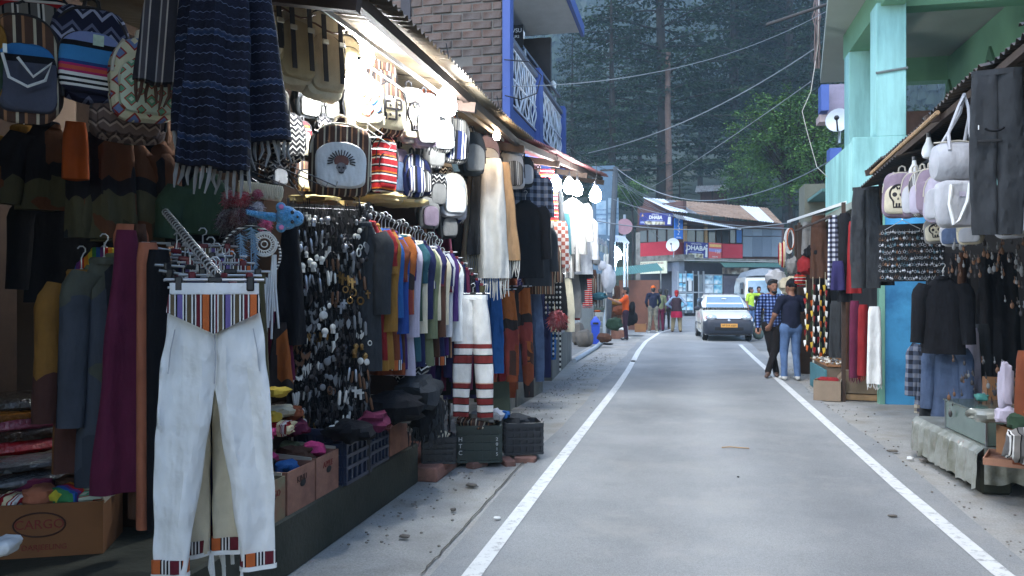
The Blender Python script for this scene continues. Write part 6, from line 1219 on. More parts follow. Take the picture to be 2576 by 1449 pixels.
# wire hangers with hooks over the pendant rack
mb = MB()
for k in range(16):
    a = P(random.uniform(600, 760), random.uniform(385, 450), d=random.uniform(4.2, 4.8)); b = a + Vector((random.uniform(-.05, .3), random.uniform(-.1, .2), random.uniform(-.12, .02))); mb.tube([a, b, b + Vector((.01, 0, .025))], .0035, 4)
tag(mb.build('wire_hooks', mat('dull_wire', S(90, 90, 90), rough=.5, metal=.5)), 'tangle of wire hooks above the toy bear', 'hooks', kind='stuff')
for k, (px, py, d) in enumerate(((790, 505, 5.6), (860, 520, 5.8), (960, 500, 6.0), (1010, 510, 6.3))): heap('yellowed plastic wrapping sheet on the ledge, %s from the pendant rack' % ('first', 'second', 'third', 'fourth')[k], P(px, py, d=d), (.35, .3, .08), mat('yellowed_plastic', S(180, 160, 110), rough=.3, var=.2), 'plastic sheet', 'plastic_sheet', amp=.4)
# bare hangers under the big bulb
for k, (px, py) in enumerate(((905, 300), (925, 330))): p = P(px, py, d=5.2); t = thing('wire_hanger', ('upper', 'lower')[k] + ' bare white wire hanger beside the large white backpack', 'hanger', p, fc(p)); hanger(t, .3)
# leaning plank and metal sheet by the road
o = MB().box((0, 0, .28), (.22, .02, .56)).build('plank', mat('mossy_plank', S(60, 68, 50), var=.3)); o.location = G(1262, 1072); o.rotation_euler = (R_(-8), 0, R_(30)); tag(o, 'mossy plank standing behind the HTC crate', 'plank')
# ---- lit bulbs
for (px, py, s, r, warm, lab) in ((885, 180, -2.12, .095, False, 'brightest bulb, hanging among the canvas bags'), (918, 140, -2.1, .065, False, 'bulb just above and beside the brightest bulb'), (1122, 258, -1.75, .085, False, 'bulb above the middle of the stall row'), (1250, 340, -1.72, .035, True, 'small warm bulb under the orange ceiling board'), (1398, 462, -1.6, .075, False, 'bulb first of the bunch near the roof end'), (1432, 468, -1.55, .085, False, 'bulb second of the bunch near the roof end'), (1452, 475, -1.5, .08, False, 'bulb third of the bunch near the roof end'), (1498, 490, -1.15, .08, False, 'bulb hanging clear of the roof end')):
    bulb(lab, P(px, py, s=s), r, warm)
# ---- goods of the dark stall
G4 = 'bags hung under the sooty roof'
p = P(2508, 175, s=2.12); t = trousers('black cargo trousers hanging high in front of the dark stall', p, fc(p, 6), hgt(p, 175, 590), FAB['char'], .30, .155, .0, None, gap=.004, crotch=.5, thick=.05, sd=3.0)
MB().box((-.05, -.06, -.5), (.15, .014, .02), bev=.004).build('pocket_seam', BLACK, t); MB().tube([(-.02 + .06 * math.cos(a), -.065, -.40 + .035 * math.sin(a)) for a in [R_(200 + 14 * k) for k in range(11)]], .008, 5).build('pocket_flap', FAB['black'], t); MB().box((-.115, -.05, -.40), (.006, .006, .03)).build('tag_pin', WHITEP, t)
p = P(2405, 345, s=2.12); t = thing('duffel_bag', 'white duffel bag hanging by its straps from the sooty roof', 'duffel bag', p, fc(p, 22), G4); L, r = .40, .155
mb = MB(); rings = []
for k in range(13):
    u = k / 12; x = lerp(-L / 2, L / 2, u); q = (1 - (2 * u - 1) ** 6) ** .5 * .98 + .03; rings.append([Vector((x, r * .8 * q * math.cos(a) * (1 + .05 * nz(x * 9, a)), -.20 + r * q * math.sin(a) * (1 + .06 * nz(x * 8, a, 3)))) for a in [2 * math.pi * j / 18 for j in range(18)]])
mb.loft(rings); mb.build('body', FAB['pale'], t)
for sx in (-.09, .09): MB().tube([(sx, -.11, -.12), (sx * .9, -.06, .02), (sx * .4 + .05, -.02, .24), (.06, 0, .34), (sx * .4 + .08, .03, .2), (sx, .08, -.06)], .014, 6).build('strap', FAB['pale'], t)
MB().tube([(-.18, -.03, -.05), (0, -.06, -.04), (.18, -.03, -.06)], .007, 5).build('zip_piping', PALETRIM, t)
p = P(2420, 452, s=2.14); t = thing('tote_bag', 'pale tote bag with a looping handle under the white duffel', 'tote bag', p, fc(p, 18), G4); puffy(MB(), .40, .36, .14, -.07, -.17, top=5, lump=.02, seed=3).build('body', FAB['pale'], t); MB().tube([(-.10, -.075, -.05), (-.13, -.12, -.2), (-.10, -.13, -.36), (-.06, -.13, -.33), (.0, -.12, -.18), (.03, -.08, -.04)], .014, 6).build('handle', FAB['white'], t); MB().box((-.02, -.075, -.12), (.045, .006, .04)).build('sewn_label', FAB['lilac'], t)
for (px, y0, y1, s, wr, body, pocket, mot, add, lab) in ((2268, 425, 548, 2.14, .66, 'mauve', 'cream', 'skull', -10, 'skull-printed backpack at the corner of the sooty roof'), (2298, 425, 545, 2.15, .5, 'mauve', 'pale', None, -30, 'mauve backpack second from the skull-printed one'), (2318, 420, 545, 2.16, .5, 'stripe_grey', 'lilac', None, -34, 'grey striped backpack third from the skull-printed one'), (2338, 415, 540, 2.17, .5, 'mauve', 'mauve', None, -36, 'dusky pink backpack beside the white duffel'), (2362, 430, 560, 2.2, .5, 'lilac', 'pale', None, -20, 'lilac backpack behind the pale tote'), (2358, 540, 612, 2.3, .9, 'grey', 'cream', 'skull', -14, 'small skull-printed bag in the lower row'), (2400, 548, 620, 2.3, .9, 'pale', 'denim', None, -12, 'grey-blue bag in the lower row under the tote'), (2440, 550, 615, 2.3, .9, 'cream', 'pale', None, -12, 'cream bag behind the hem of the black trousers'), (2545, 480, 600, 2.5, .7, 'pale', 'stripe_grey', None, -6, 'pale printed bag beyond the black trousers'), (2585, 470, 590, 2.5, .7, 'grey', 'pale', None, -6, 'grey bag cut by the photo edge beyond the black trousers')):
    BP(px, y0, y1, body, pocket, lab, s=s, wr=wr, mot=mot, add=add, trim=PALETRIM, group=G4)
def deadbulb(label, loc, r):
    t = thing('unlit_bulb', label, 'light bulb', loc); MB().lathe([(.012, -r * 1.2), (r * .75, -r * .95), (r, -.3 * r), (r * .85, .5 * r), (r * .4, 1.4 * r), (.018, 2.0 * r)], 12).build('glass', mat('milky_glass', S(214, 214, 210), rough=.25, var=.03), t); MB().lathe([(.02, 2.0 * r), (.02, 2.7 * r)], 8).build('holder', BLACKM, t)
deadbulb('unlit milky bulb beside the white duffel', P(2336, 380, s=2.2), .062); deadbulb('unlit milky bulb above the skull-printed backpack', P(2300, 432, s=2.2), .055)
# earring display
p = P(2292, 565, d=8.6); t = thing('earring_display', 'dark card display of silver earrings under the bags', 'jewellery display', p, fc(p, -6)); MB().box((0, .02, -.30), (.64, .02, .62)).build('backing_board', BLACK, t); mb = MB(); re_ = random.Random(4)
for r in range(8):
    for k in range(26):
        x, z = -.30 + .024 * k + re_.uniform(-.006, .006), -.05 - .07 * r + re_.uniform(-.012, .012); mb.k = re_.choice((0, 0, 0, 1, 2)); mb.tube([(x, 0, z), (x, -.008, z - .02)], .0018, 3)
        if re_.random() < .6: mb.ball((x, -.01, z - .034), re_.uniform(.008, .015), 7, 5, (1, .5, 1.3))
        else: mb.tube([(x + .012 * math.cos(a), -.01, z - .034 + .014 * math.sin(a)) for a in [2 * math.pi * i / 9 for i in range(9)]], .0022, 3, loop=True)
mb.build('earrings', [PM['silver'], PM['brownp'], mat('turquoise_bead', S(70, 100, 110), rough=.4)], t, kind='stuff'); p2 = P(2270, 556, d=8.5); t2 = thing('wire_hanger', 'bare wire hanger above the earring display', 'hanger', p2, fc(p2)); hanger(t2, .34)
p = P(2238, 600, s=2.3); MBx = MB()
for k in range(5): MBx.tube([(.04 * math.cos(a) + .02 * math.sin(k * 2), .01 * k, -.05 * k * .4 + .05 * math.sin(a)) for a in [2 * math.pi * i / 12 for i in range(12)]], .007, 5, loop=True)
o = MBx.build('bangles', mat('orange_beads', S(170, 110, 50), rough=.5)); o.location = p; tag(o, 'bunch of amber bangles beside the earring display', 'bangles')
# hung garments
for (kind, px, y0, y1, s, w, m, add, lab) in (('tr', 2178, 470, 725, 2.16, .36, 'char', -4, 'charcoal trousers hanging full length by the flag stall'), ('sh', 2148, 560, 738, 2.3, .20, 'red', 0, 'red cloth behind the charcoal trousers'), ('sh', 2228, 600, 718, 2.4, .2, 'black', 0, 'black cloth between the charcoal trousers and the earrings'), ('shirt', 2372, 695, 890, 2.35, .42, 'black', -12, 'black coat hanging in front of the blue wall'), ('shirt', 2338, 850, 1020, 2.4, .32, 'plaidg', -24, 'grey plaid shirt below the black coat'), ('shirt', 2384, 858, 1060, 2.45, .34, 'denim', -20, 'washed denim shirt below the black coat'), ('sh', 2318, 905, 1040, 2.38, .14, 'plaidt', -8, 'tan plaid shirt sleeve beside the blue wall'), ('sh', 2345, 985, 1085, 2.36, .26, 'char', -8, 'charcoal denim hem hanging lowest beside the table'), ('sh', 2440, 830, 1010, 2.75, .22, 'lilac', 0, 'grey-lilac scarf in the dark stall'), ('sh', 2405, 850, 1000, 2.8, .16, 'grey', 0, 'grey striped scarf beside the denim shirt'), ('sh', 2470, 820, 1010, 2.9, .2, 'char', 0, 'charcoal scarf deep in the dark stall'), ('sh', 2420, 640, 760, 2.9, .1, 'brown', 0, 'brown strap bag deep in the dark stall'), ('sh', 2578, 890, 1170, 2.2, .14, 'rust', 0, 'rust orange shawl at the photo edge'), ('sh', 2400, 640, 1000, 3.4, .5, 'black', 0, 'black cloth at the back of the dark stall'), ('sh', 2510, 640, 1000, 3.4, .5, 'black', 0, 'second black cloth at the back of the dark stall')):
    p = P(px, y0, s=s); h = hgt(p, y0, y1); gr = 'garments hung at the dark stall'
    if kind == 'tr': trousers(lab, p, fc(p, add), h, FAB[m], w * .8, w * .48, .02, None, gr, crotch=.4, gap=.01)
    elif kind == 'shirt': shirt(lab, p, fc(p, add), h, FAB[m], w * .8, .09, h * .7, name='shirt', group=gr, splay=.05)
    else: shawl(lab, p, fc(p, add), h, w, FAB[m], .07, 0, None, gr, name='hanging_scarf', cat='scarf', wt=w * .7)
p = P(2470, 620, d=6.6); mb = MB(); re_ = random.Random(9)
for k in range(230):
    x, z = re_.uniform(-.25, .45), re_.choice((-.0, -.10, -.2, -.42, -.95, -1.1, -1.25, -1.4)) + re_.uniform(-.10, .08)
    if z < -.2 and x < .12 and z > -.9: continue
    mb.k = re_.choice((0, 1, 2)); q = Vector((x, re_.uniform(0, .1), z)); mb.tube([q, q + Vector((.004, 0, -.03))], .003, 3); mb.ball(q + Vector((.004, -.004, -.045)), re_.uniform(.008, .02), 6, 5, (.8, .5, 1.4))
o = mb.build('hung_trinkets', [PM['dark'], PM['greyp'], PM['brownp']]); o.location = p; o.rotation_euler = (0, 0, fc(p)); tag(o, 'rows of small metal trinkets in the dark stall', 'trinkets', kind='stuff')
# display ledge with plastic cover, glass case, cartons
t = thing('covered_ledge', 'low ledge covered with a torn plastic sheet by the road', 'display table', (2.2, 6.86, 0), R_(2)); MB().box((.42, .55, .33), (.82, 1.5, .07)).build('ledge', mat('ledge_boards', S(92, 76, 58), var=.2), t)
for k in range(5): MB().box((.12 + .16 * (k % 2), -.05 + .33 * k, .14), (.22, .22, .27), bev=.02).build('rough_block', MOSS, t)
g = []
for i in range(61):
    u = i / 60; y = -.24 + 1.58 * u; g.append([Vector((lerp(.55, -.03, v / .35) if v < .35 else -.04 - (.016 * math.sin(u * 62 + 3 * nz(u * 4)) + .012 * nz(u * 21, v * 3)) * min(1, (v - .35) * 4) - .03 * (v - .35), y, .372 if v < .35 else .372 - (v - .35) / .65 * (.30 + .05 * nz(u * 14)))) for v in [k / 9 for k in range(10)]])
PLS = mat('cloudy_plastic', S(142, 144, 136), rough=.28, var=.12, vs=9.0, dirt=S(96, 96, 80), ds=5.0, spec=.7); MB().sheet(g, th=.003, up=(.7, 0, .7)).build('plastic_sheet', PLS, t)
g = [[Vector((lerp(0, .8, u), -.245 - .012 * math.sin(u * 40) * v - .01 * nz(u * 18, v * 4), .37 - v * (.27 + .05 * nz(u * 6, 4)))) for v in [k / 6 for k in range(7)]] for u in [k / 40 for k in range(41)]]; MB().sheet(g, th=.003, up=(0, -1, 0)).build('plastic_sheet', PLS, t)
t = thing('glass_case', 'low glass display case on the plastic-covered ledge', 'display case', (2.22, 6.70, .377), R_(2)); MB().box((.25, .40, .12), (.46, .86, .235), bev=.004).build('glass_body', mat('greenish_glass', S(96, 112, 104), rough=.12, var=.15, spec=.8), t); MB().box((.25, .40, .243), (.49, .90, .012)).build('top_pane', mat('dusty_glass_top', S(70, 80, 74), rough=.2, var=.2, spec=.7), t)
for (x, y) in ((.02, -.03), (.48, -.03), (.02, .83), (.48, .83)): MB().box((x, y, .12), (.014, .014, .24)).build('edge_strip', STEEL, t)
carton('light brown carton at the corner of the glass case', (2.32, 6.30, .39), R_(6), .20, .2, .20, CARD); carton('brown carton second from the glass case', (2.54, 6.16, .39), R_(6), .22, .24, .21, CARDP); carton('low worn wooden tray at the photo edge', (2.50, 6.20, .335), R_(-24), .8, .4, .05, mat('worn_tray_wood', S(140, 100, 78), var=.2), name='wooden_tray')
carton('small dark carton with packets deep in the stall', P(2520, 1010, d=6.9), R_(-10), .26, .22, .2, CARD)
for (px, py, d, sz, m, lab, nm) in ((2500, 1045, 5.8, (.34, .22, .09), PLS, 'crumpled plastic packet of trinkets on the glass case', 'plastic_packet'), (2530, 975, 5.7, (.10, .1, .34), FAB['lilac'], 'lilac woollen bundle hanging over the glass case', 'woollen_bundle'), (2530, 1045, 5.6, (.14, .12, .12), FAB['lilac'], 'pale pink woollen under the lilac bundle', 'woollen_bundle'), (2560, 1120, 5.2, (.16, .14, .22), FAB['stripe_grey'], 'coiled grey knit scarf at the photo edge', 'knit_scarf'), (2562, 1060, 5.3, (.14, .14, .12), FAB['green'], 'green knit at the photo edge', 'knit_scarf'), (2470, 1000, 6.6, (.1, .1, .06), mat('aqua_tray', S(60, 120, 110)), 'aqua tray edge on the glass case', 'plastic_tray')):
    heap(lab, P(px, py, d=d), sz, m, nm.replace('_', ' '), nm, amp=.4)
# ---- flag stall goods
G5 = 'goods crowding the flag stall'
for (px, y0, y1, s, w, m, lab) in ((2096, 545, 725, 2.10, .16, 'check_bw', 'black and white checked scarf in the flag stall'), (2108, 660, 730, 2.1, .2, 'indigo', 'dark violet bag in the flag stall'), (2060, 545, 700, 2.2, .3, 'brown', 'brown bead garlands in the flag stall'), (2030, 560, 640, 2.15, .2, 'grey', 'grey sling straps at the flag stall corner'), (2125, 540, 760, 2.2, .2, 'black', 'black scarf beside the charcoal trousers'), (2150, 760, 950, 2.3, .16, 'maroon', 'dark maroon shawl under the awning'), (2172, 770, 945, 2.3, .16, 'red', 'crimson shawl under the awning'), (2200, 775, 965, 2.28, .18, 'white', 'white fringed shawl beside the blue wall'), (2135, 760, 940, 2.32, .14, 'brown', 'brown shawl under the awning'), (2070, 700, 880, 2.4, .3, 'black', 'black cloth behind the pennants'), (2105, 760, 900, 2.3, .24, 'char', 'charcoal cloth beside the pennants'), (2015, 720, 900, 2.3, .3, 'brown', 'brown cloth behind the man in the black beanie')):
    p = P(px, y0, s=s); shawl(lab, p, fc(p, -10), hgt(p, y0, y1), w, FAB[m], .07, .07 if 'shawl' in lab else 0, None, G5, name='hanging_scarf', cat='scarf', wt=w * .8)
t = thing('rope_coil', 'coil of white rope with an orange loop at the stall corner', 'rope', P(1985, 575, s=1.98), R_(10), G5)
for k in range(4): MB().tube([((.09 - .012 * k) * math.cos(a) + .012 * k, .015 * k, -.24 + (.24 - .015 * k) * math.sin(a)) for a in [2 * math.pi * i / 22 for i in range(22)]], .009, 5, loop=True).build('rope_loop', FAB['white'], t)
MB().tube([(.07 * math.cos(a) + .03, -.02, -.2 + .2 * math.sin(a)) for a in [2 * math.pi * i / 20 for i in range(20)]], .012, 5, loop=True).build('orange_loop', FAB['orange'], t)
for (px, py, d, sz, m, lab, nm) in ((2030, 668, 13.5, (.30, .22, .30), 'red', 'red cap hanging in the flag stall', 'cap'), (2045, 635, 13.4, (.26, .2, .2), 'black', 'black cap above the red one', 'cap'), (1992, 668, 14.4, (.2, .2, .3), 'grey', 'grey drawstring bag under the rope coil', 'bag'), (1968, 640, 14.9, (.14, .14, .45), 'knit_red', 'red and black stuffed sock beside the rope coil', 'sock'), (1952, 700, 15.6, (.36, .3, .36), 'pale', 'white and grey bags bunched behind the plaid shirt', 'bag'), (1980, 718, 15.0, (.3, .3, .3), 'cream', 'cream bags bunched above the black beanie', 'bag'), (2012, 705, 13.8, (.2, .2, .2), 'stripe_red', 'red and cream pouch under the caps', 'pouch')):
    heap(lab, P(px, py, d=d), sz, FAB[m], nm, nm, amp=.45, group=G5)
PNC = [FAB[k] for k in ('white', 'yellow', 'red', 'green', 'white', 'orange')]
for j, (px, y0, y1) in enumerate(((2028, 720, 880), (2045, 712, 920), (2062, 712, 900), (2076, 700, 890))):
    p = P(px, y0, d=13.0); h = hgt(p, y0, y1); t = thing('pennant_string', 'string of small triangular pennants, %s from the man in the beanie' % ('first', 'second', 'third', 'fourth')[j], 'pennants', p, fc(p), 'pennant strings'); MB().tube([(0, 0, .1), (0, 0, -h)], .004, 4).build('cord', FAB['cream'], t)
    for i in range(int(h / .085)):
        z = -.085 * i - .02; sx = 1 if (i + j) % 2 else -1; a = random.uniform(.05, .09); o = MB().prism([(0, 0), (sx * a * .55, -.01), (sx * a * .35, -.11), (0, -.06)], .006).build('pennant', PNC[(i + j * 2) % 6], t); o.location = (0, -.01 * (i % 3), z); o.rotation_euler = (random.uniform(-.2, .2), 0, random.uniform(-.7, .7))
t = thing('stall_bench', 'dusty bench with a teal end under the pennants', 'bench', (2.18, 13.2, 0), R_(0)); MB().box((.2, .0, .22), (.62, 1.5, .44), bev=.01).build('body', mat('bench_boards', S(96, 84, 70), var=.2), t); MB().box((-.13, .0, .20), (.03, 1.4, .38)).build('teal_panel', mat('dull_teal_board', S(66, 116, 124), var=.15), t); MB().box((.2, 0, .455), (.66, 1.54, .02)).build('top', CARD, t)
c_ = G(2090, 1012); carton('grey-brown carton of red goods in front of the pennant stall', (c_.x, c_.y + .22, .012), R_(-14), .36, .34, .28, mat('greyish_cardboard', S(128, 112, 94), var=.15)); heap('red folded goods in the grey-brown carton', (c_.x, c_.y + .22, .29), (.28, .26, .08), FAB['red'], amp=.3)
c_ = G(2165, 1012); t = thing('plywood_crate', 'plywood crate standing beside the blue wall', 'crate', (c_.x, c_.y + .2, .01), R_(-8)); MB().prism([(-.26, .1), (.26, .1), (.26, .42), (-.16, .42), (-.26, .30)], .4, Matrix.Translation((0, .1, 0))).build('body', mat('grey_plywood', S(120, 104, 84), var=.15), t); MB().box((0, .1, .045), (.5, .38, .08)).build('base', PALEWOOD, t)
# trinkets heaped on the bench
mb = MB()
for k in range(90): mb.k = k % 3; mb.ball(Vector((2.1 + random.uniform(-.05, .3), 13.2 + random.uniform(-.7, .7), .48)), random.uniform(.012, .03), 6, 5, (1, 1, .7))
tag(mb.build('bench_trinkets', [PM['brass'], PM['greyp'], PM['bone']]), 'small trinkets spread on the bench under the pennants', 'trinkets', kind='stuff')
# ------------------------------------------------------------------ car
CARW = mat('white_car_paint', S(214, 214, 208), rough=.25, var=.02, coat=.6); CARB = mat('dark_bumper_plastic', S(40, 44, 54), rough=.5, var=.05); TYRE = mat('tyre_rubber', S(24, 24, 25), rough=.9); WGL = mat('windscreen_glass', S(120, 142, 156), rough=.06, var=.12, vs=2.0, spec=1.0, coat=.8); LENS = mat('headlamp_lens', S(200, 204, 208), rough=.08, metal=.4, var=.15, vs=20); AMBER = mat('amber_lens', S(206, 96, 40), rough=.2); PLATE = mat('amber_number_plate', S(214, 152, 70), rough=.5); INNER = mat('car_interior', S(30, 30, 32))
def sect(y, z0, z1, hw, r=.12, n=5, top=None):
    """body section: a rounded box outline in XZ at station y, narrowing towards the top"""
    top = top or hw; pts = []
    for sx in (1, -1):
        q = [(hw * .94, z0), (hw, z0 + .10), (hw, lerp(z0, z1, .55))] + [(top - r + r * math.sin(a), z1 - r * .55 + r * .55 * math.cos(a)) for a in [R_(80 - 80 * k / n) for k in range(n + 1)]]
        pts += [Vector((sx * x, y, z)) for x, z in (q if sx > 0 else q[::-1])]
    return pts
g = P(1834, 862, d=24.6); car = thing('small_car', 'small white hatchback taxi with black bumper driving towards the viewer', 'car', (g.x, g.y, 0), R_(4.2))
st = [(0.0, .34, .60, .60, .10), (.06, .24, .68, .70, .10), (.16, .20, .74, .735, .12), (.30, .20, .80, .745, .14), (.60, .20, .88, .745, .16), (.92, .20, .96, .745, .16), (1.3, .20, .98, .745, .12), (2.2, .20, 1.0, .745, .12), (3.0, .20, 1.0, .74, .12), (3.3, .24, .98, .72, .12), (3.40, .34, .90, .66, .12)]
MB().loft([sect(y, a, b, hw, r) for y, a, b, hw, r in st]).build('body', CARW, car)
cab = [(.86, .94, .97, .70, .66), (1.10, .95, 1.16, .70, .63), (1.42, .95, 1.37, .70, .58), (1.60, .95, 1.43, .70, .565), (2.2, .95, 1.46, .70, .565), (2.9, .95, 1.42, .69, .55), (3.2, .95, 1.30, .67, .53), (3.32, .95, 1.0, .66, .55)]
MB().loft([sect(y, a, max(b, a + .02), hw, min(.1, (b - a) * .5 + .005), 5, tp) for y, a, b, hw, tp in cab]).build('cabin', CARW, car)
MB().loft([[Vector((x, y - .012, z)) for x, y, z in ((-.60, .93, 1.005), (.60, .93, 1.005), (.525, 1.44, 1.365), (-.525, 1.44, 1.365))], [Vector((x, y - .030, z + .012)) for x, y, z in ((-.60, .93, 1.005), (.60, .93, 1.005), (.525, 1.44, 1.365), (-.525, 1.44, 1.365))]]).build('windscreen', WGL, car)
for sx in (-1, 1):
    MB().loft([[Vector((sx * (.712 + o), y, z)) for y, z in ((1.25, 1.0), (2.05, 1.0), (2.05, 1.34), (1.62, 1.33))] if sx > 0 else [Vector((sx * (.712 + o), y, z)) for y, z in ((1.25, 1.0), (2.05, 1.0), (2.05, 1.34), (1.62, 1.33))][::-1] for o in (-.08, 0)]).build('side_window', GLASSD, car)
    MB().loft([[Vector((sx * (.712 + o), y, z)) for y, z in ((2.12, 1.0), (2.85, 1.0), (2.75, 1.31), (2.12, 1.34))] if sx > 0 else [Vector((sx * (.712 + o), y, z)) for y, z in ((2.12, 1.0), (2.85, 1.0), (2.75, 1.31), (2.12, 1.34))][::-1] for o in (-.08, 0)]).build('side_window', GLASSD, car)
    d_ = MB().box((sx * .748, 1.72, .62), (.008, .86, .56), bev=.003).build('door', CARW, car); MB().box((sx * .756, 2.02, .80), (.02, .14, .03), bev=.006).build('handle', CARB, d_); MB().box((sx * .752, 1.9, .52), (.016, 1.5, .03)).build('rubbing_strip', CARB, car)
    m_ = MB().ball((sx * .86, 1.16, 1.0), .1, 12, 8, (1.05, .5, .72)).build('wing_mirror', CARB, car)
    hl = MB(); hl.ball((sx * .52, .07, .74), .13, 14, 9, (1.25, .8, .72)); hl.build('headlight', LENS, car); MB().ball((sx * .665, .13, .73), .05, 8, 6, (.7, .9, 1.2)).build('indicator', AMBER, car)
    MB().ball((sx * .53, .005, .40), .042, 10, 7, (1, .5, 1)).build('fog_lamp', mat('fog_glass', S(216, 210, 160), rough=.15), car)
    MB().tube([(sx * .44, 1.5, 1.47), (sx * .45, 2.8, 1.45)], .012, 5).build('roof_strip', CARB, car)
    for y in (.60, 2.92):
        w_ = MB(); w_.M = Matrix.Translation((sx * .665, y, .27)) @ Matrix.Rotation(R_(90), 4, 'Y'); w_.lathe([(.18, -.075), (.25, -.08), (.268, -.05), (.268, .05), (.25, .08), (.18, .075)], 22); ty = w_.build('wheel', TYRE, car)
        r2 = MB(); r2.M = Matrix.Translation((sx * .735, y, .27)) @ Matrix.Rotation(R_(90), 4, 'Y'); r2.lathe([(.02, -.02), (.17, -.01), (.178, .012), (.02, .018)], 16); r2.build('rim', STEEL, ty)
fb = MB(); fb.loft([[Vector((x * w, y + .26 * abs(x) ** 16 - .02, z - dz * abs(x) ** 6)) for x in [-1 + .0625 * k for k in range(33)]] for z, w, y, dz in ((.19, .70, .07, 0), (.25, .752, .01, 0), (.40, .765, -.02, 0), (.55, .765, -.015, 0), (.64, .762, .0, .03), (.705, .75, .045, .06))], closed=False); fb.build('bumper', CARB, car)
MB().box((0, .02, .225), (1.2, .1, .05)).build('lower_grille', BLACK, car); MB().box((0, -.035, .40), (.86, .015, .1), bev=.006).build('intake', BLACK, car)
np_ = MB().box((0, -.045, .50), (.50, .015, .115), bev=.003).build('number_plate', PLATE, car); text('plate_number', 'HP 01K 6205', .085, BLACK, np_, (0, -.054, .50), ext=.001, sx=.95)
MB().ball((0, -.01, .655), .045, 10, 7, (1, .35, .9)).build('badge', LENS, car); MB().box((0, .03, .705), (1.02, .05, .012)).build('bonnet_gap', BLACK, car)
for x0, x1 in ((-.36, .0), (.18, .5)): MB().tube([(x0, .93, 1.02), (x1, 1.0, 1.055)], .012, 5).build('wiper', BLACK, car)
MB().ball((0, 1.28, 1.31), .05, 10, 6, (1.6, .4, .5)).build('rear_view_mirror', WHITEP, car); MB().tube([(0, 1.65, 1.45), (0, 1.75, 1.53)], .007, 5).build('aerial', BLACKM, car)
# ------------------------------------------------------------------ van
g = P(1926, 733, d=39.2); van = thing('white_van', 'white minibus with grey tarpaulin on its roof behind the taxi', 'van', (g.x, g.y, 0), R_(3)); W2 = .95
vs_ = [(0, .45, 1.08, .86, .1), (.1, .40, 1.14, .93, .12), (.35, .38, 1.22, .95, .12), (1.2, .36, 1.24, .95, .1), (5.0, .36, 1.24, .95, .1)]
MB().loft([sect(*v) for v in vs_]).build('body', CARW, van); MB().loft([sect(y, 1.1, z, .93, .12, 5, tp) for y, z, tp in ((.38, 1.24, .90), (.62, 1.75, .86), (.85, 2.18, .82), (1.2, 2.3, .82), (5.0, 2.3, .82))]).build('cabin', CARW, van)
MB().loft([[Vector((x, y - o, z + o)) for x, y, z in ((-.82, .40, 1.30), (.82, .40, 1.30), (.74, .80, 2.08), (-.74, .80, 2.08))] for o in (.0, .02)]).build('windscreen', WGL, van)
MB().box((0, -.02, .86), (1.3, .05, .3), bev=.02).build('grille', mat('grey_grille', S(90, 94, 98)), van); MB().box((0, -.06, .52), (1.8, .14, .22), bev=.03).build('bumper', BLACK, van); MB().box((0, .01, .68), (1.7, .05, .1)).build('yellow_band', PLATE, van)
text('plate_number', 'HP 34 C', .13, WHITEP, van, (-.4, -.135, .52))
for sx in (-1, 1):
    MB().ball((sx * .66, .0, .86), .12, 12, 8, (1.2, .5, .9)).build('headlight', LENS, van); MB().box((sx * 1.06, .5, 1.55), (.10, .06, .26), bev=.02).build('wing_mirror', BLACK, van); MB().box((sx * .955, 1.5, 1.7), (.02, 1.6, .6)).build('side_window', GLASSD, van)
    for y in (.9, 4.0):
        w_ = MB(); w_.M = Matrix.Translation((sx * .82, y, .33)) @ Matrix.Rotation(R_(90), 4, 'Y'); w_.lathe([(.2, -.1), (.31, -.1), (.33, -.06), (.33, .06), (.31, .1), (.2, .1)], 18); w_.build('wheel', TYRE, van)
MB().tube([(-.1, .42, 1.32), (.2, .6, 1.75)], .012, 4).build('wiper', BLACK, van)
tp = []
for i in range(9):
    u = i / 8; tp.append([Vector((lerp(-.80, .95, v), 1.0 + 3.6 * u, 2.30 + (.42 * math.sin(math.pi * min(1, max(0, v * 1.0))) ** .5 + .05 * nz(u * 5, v * 5)) * (1 if u > 0 else .15))) for v in [k / 10 for k in range(11)]])
MB().sheet(tp, th=.02).build('tarpaulin', mat('grey_tarpaulin', S(120, 128, 134), rough=.7, var=.15), van)
# ------------------------------------------------------------------ end of the stall row: boxes, bin, poles, farther stalls
c_ = G(1480, 848); t = thing('electric_cabinet', 'grey metal electric cabinet at the end of the stall row', 'electric cabinet', (c_.x - .1, c_.y + .2, 0), R_(15)); MB().box((0, 0, .55), (.46, .36, 1.1), bev=.01).build('body', mat('grey_cabinet_paint', S(120, 124, 124), var=.15), t); MB().box((0, -.185, .6), (.38, .01, .86)).build('door', mat('cabinet_door', S(106, 112, 112), var=.1), t)
t = thing('fuse_rack', 'pale grid-fronted fuse box beside the electric cabinet', 'fuse box', (c_.x + .34, c_.y + .1, 0), R_(15)); MB().box((0, 0, .42), (.26, .3, .84), bev=.01).build('body', mat('pale_box', S(150, 152, 146), var=.15), t)
for k in range(3):
    for j in range(2): MB().box((-.055 + .11 * j, -.152, .62 - .2 * k), (.09, .01, .16)).build('hatch', mat('cabinet_door'), t)
heap('orange cloth on top of the fuse box', (c_.x + .3, c_.y + .1, .88), (.22, .2, .07), FAB['orange'], 'cloth', 'cloth')
for k, (px, py, sz, lab) in enumerate(((1468, 872, (.5, .45, .5), 'large grey boulder below the electric cabinet'), (1452, 868, (.36, .4, .7), 'brownish stone block beside the plinth end'))): c2 = G(px, py); heap(lab, (c2.x, c2.y + .2, sz[2] * .42), sz, mat('dark_stone', S(88, 82, 74), var=.25, bump=.6, bs=8), 'stone', 'stone', amp=.2)
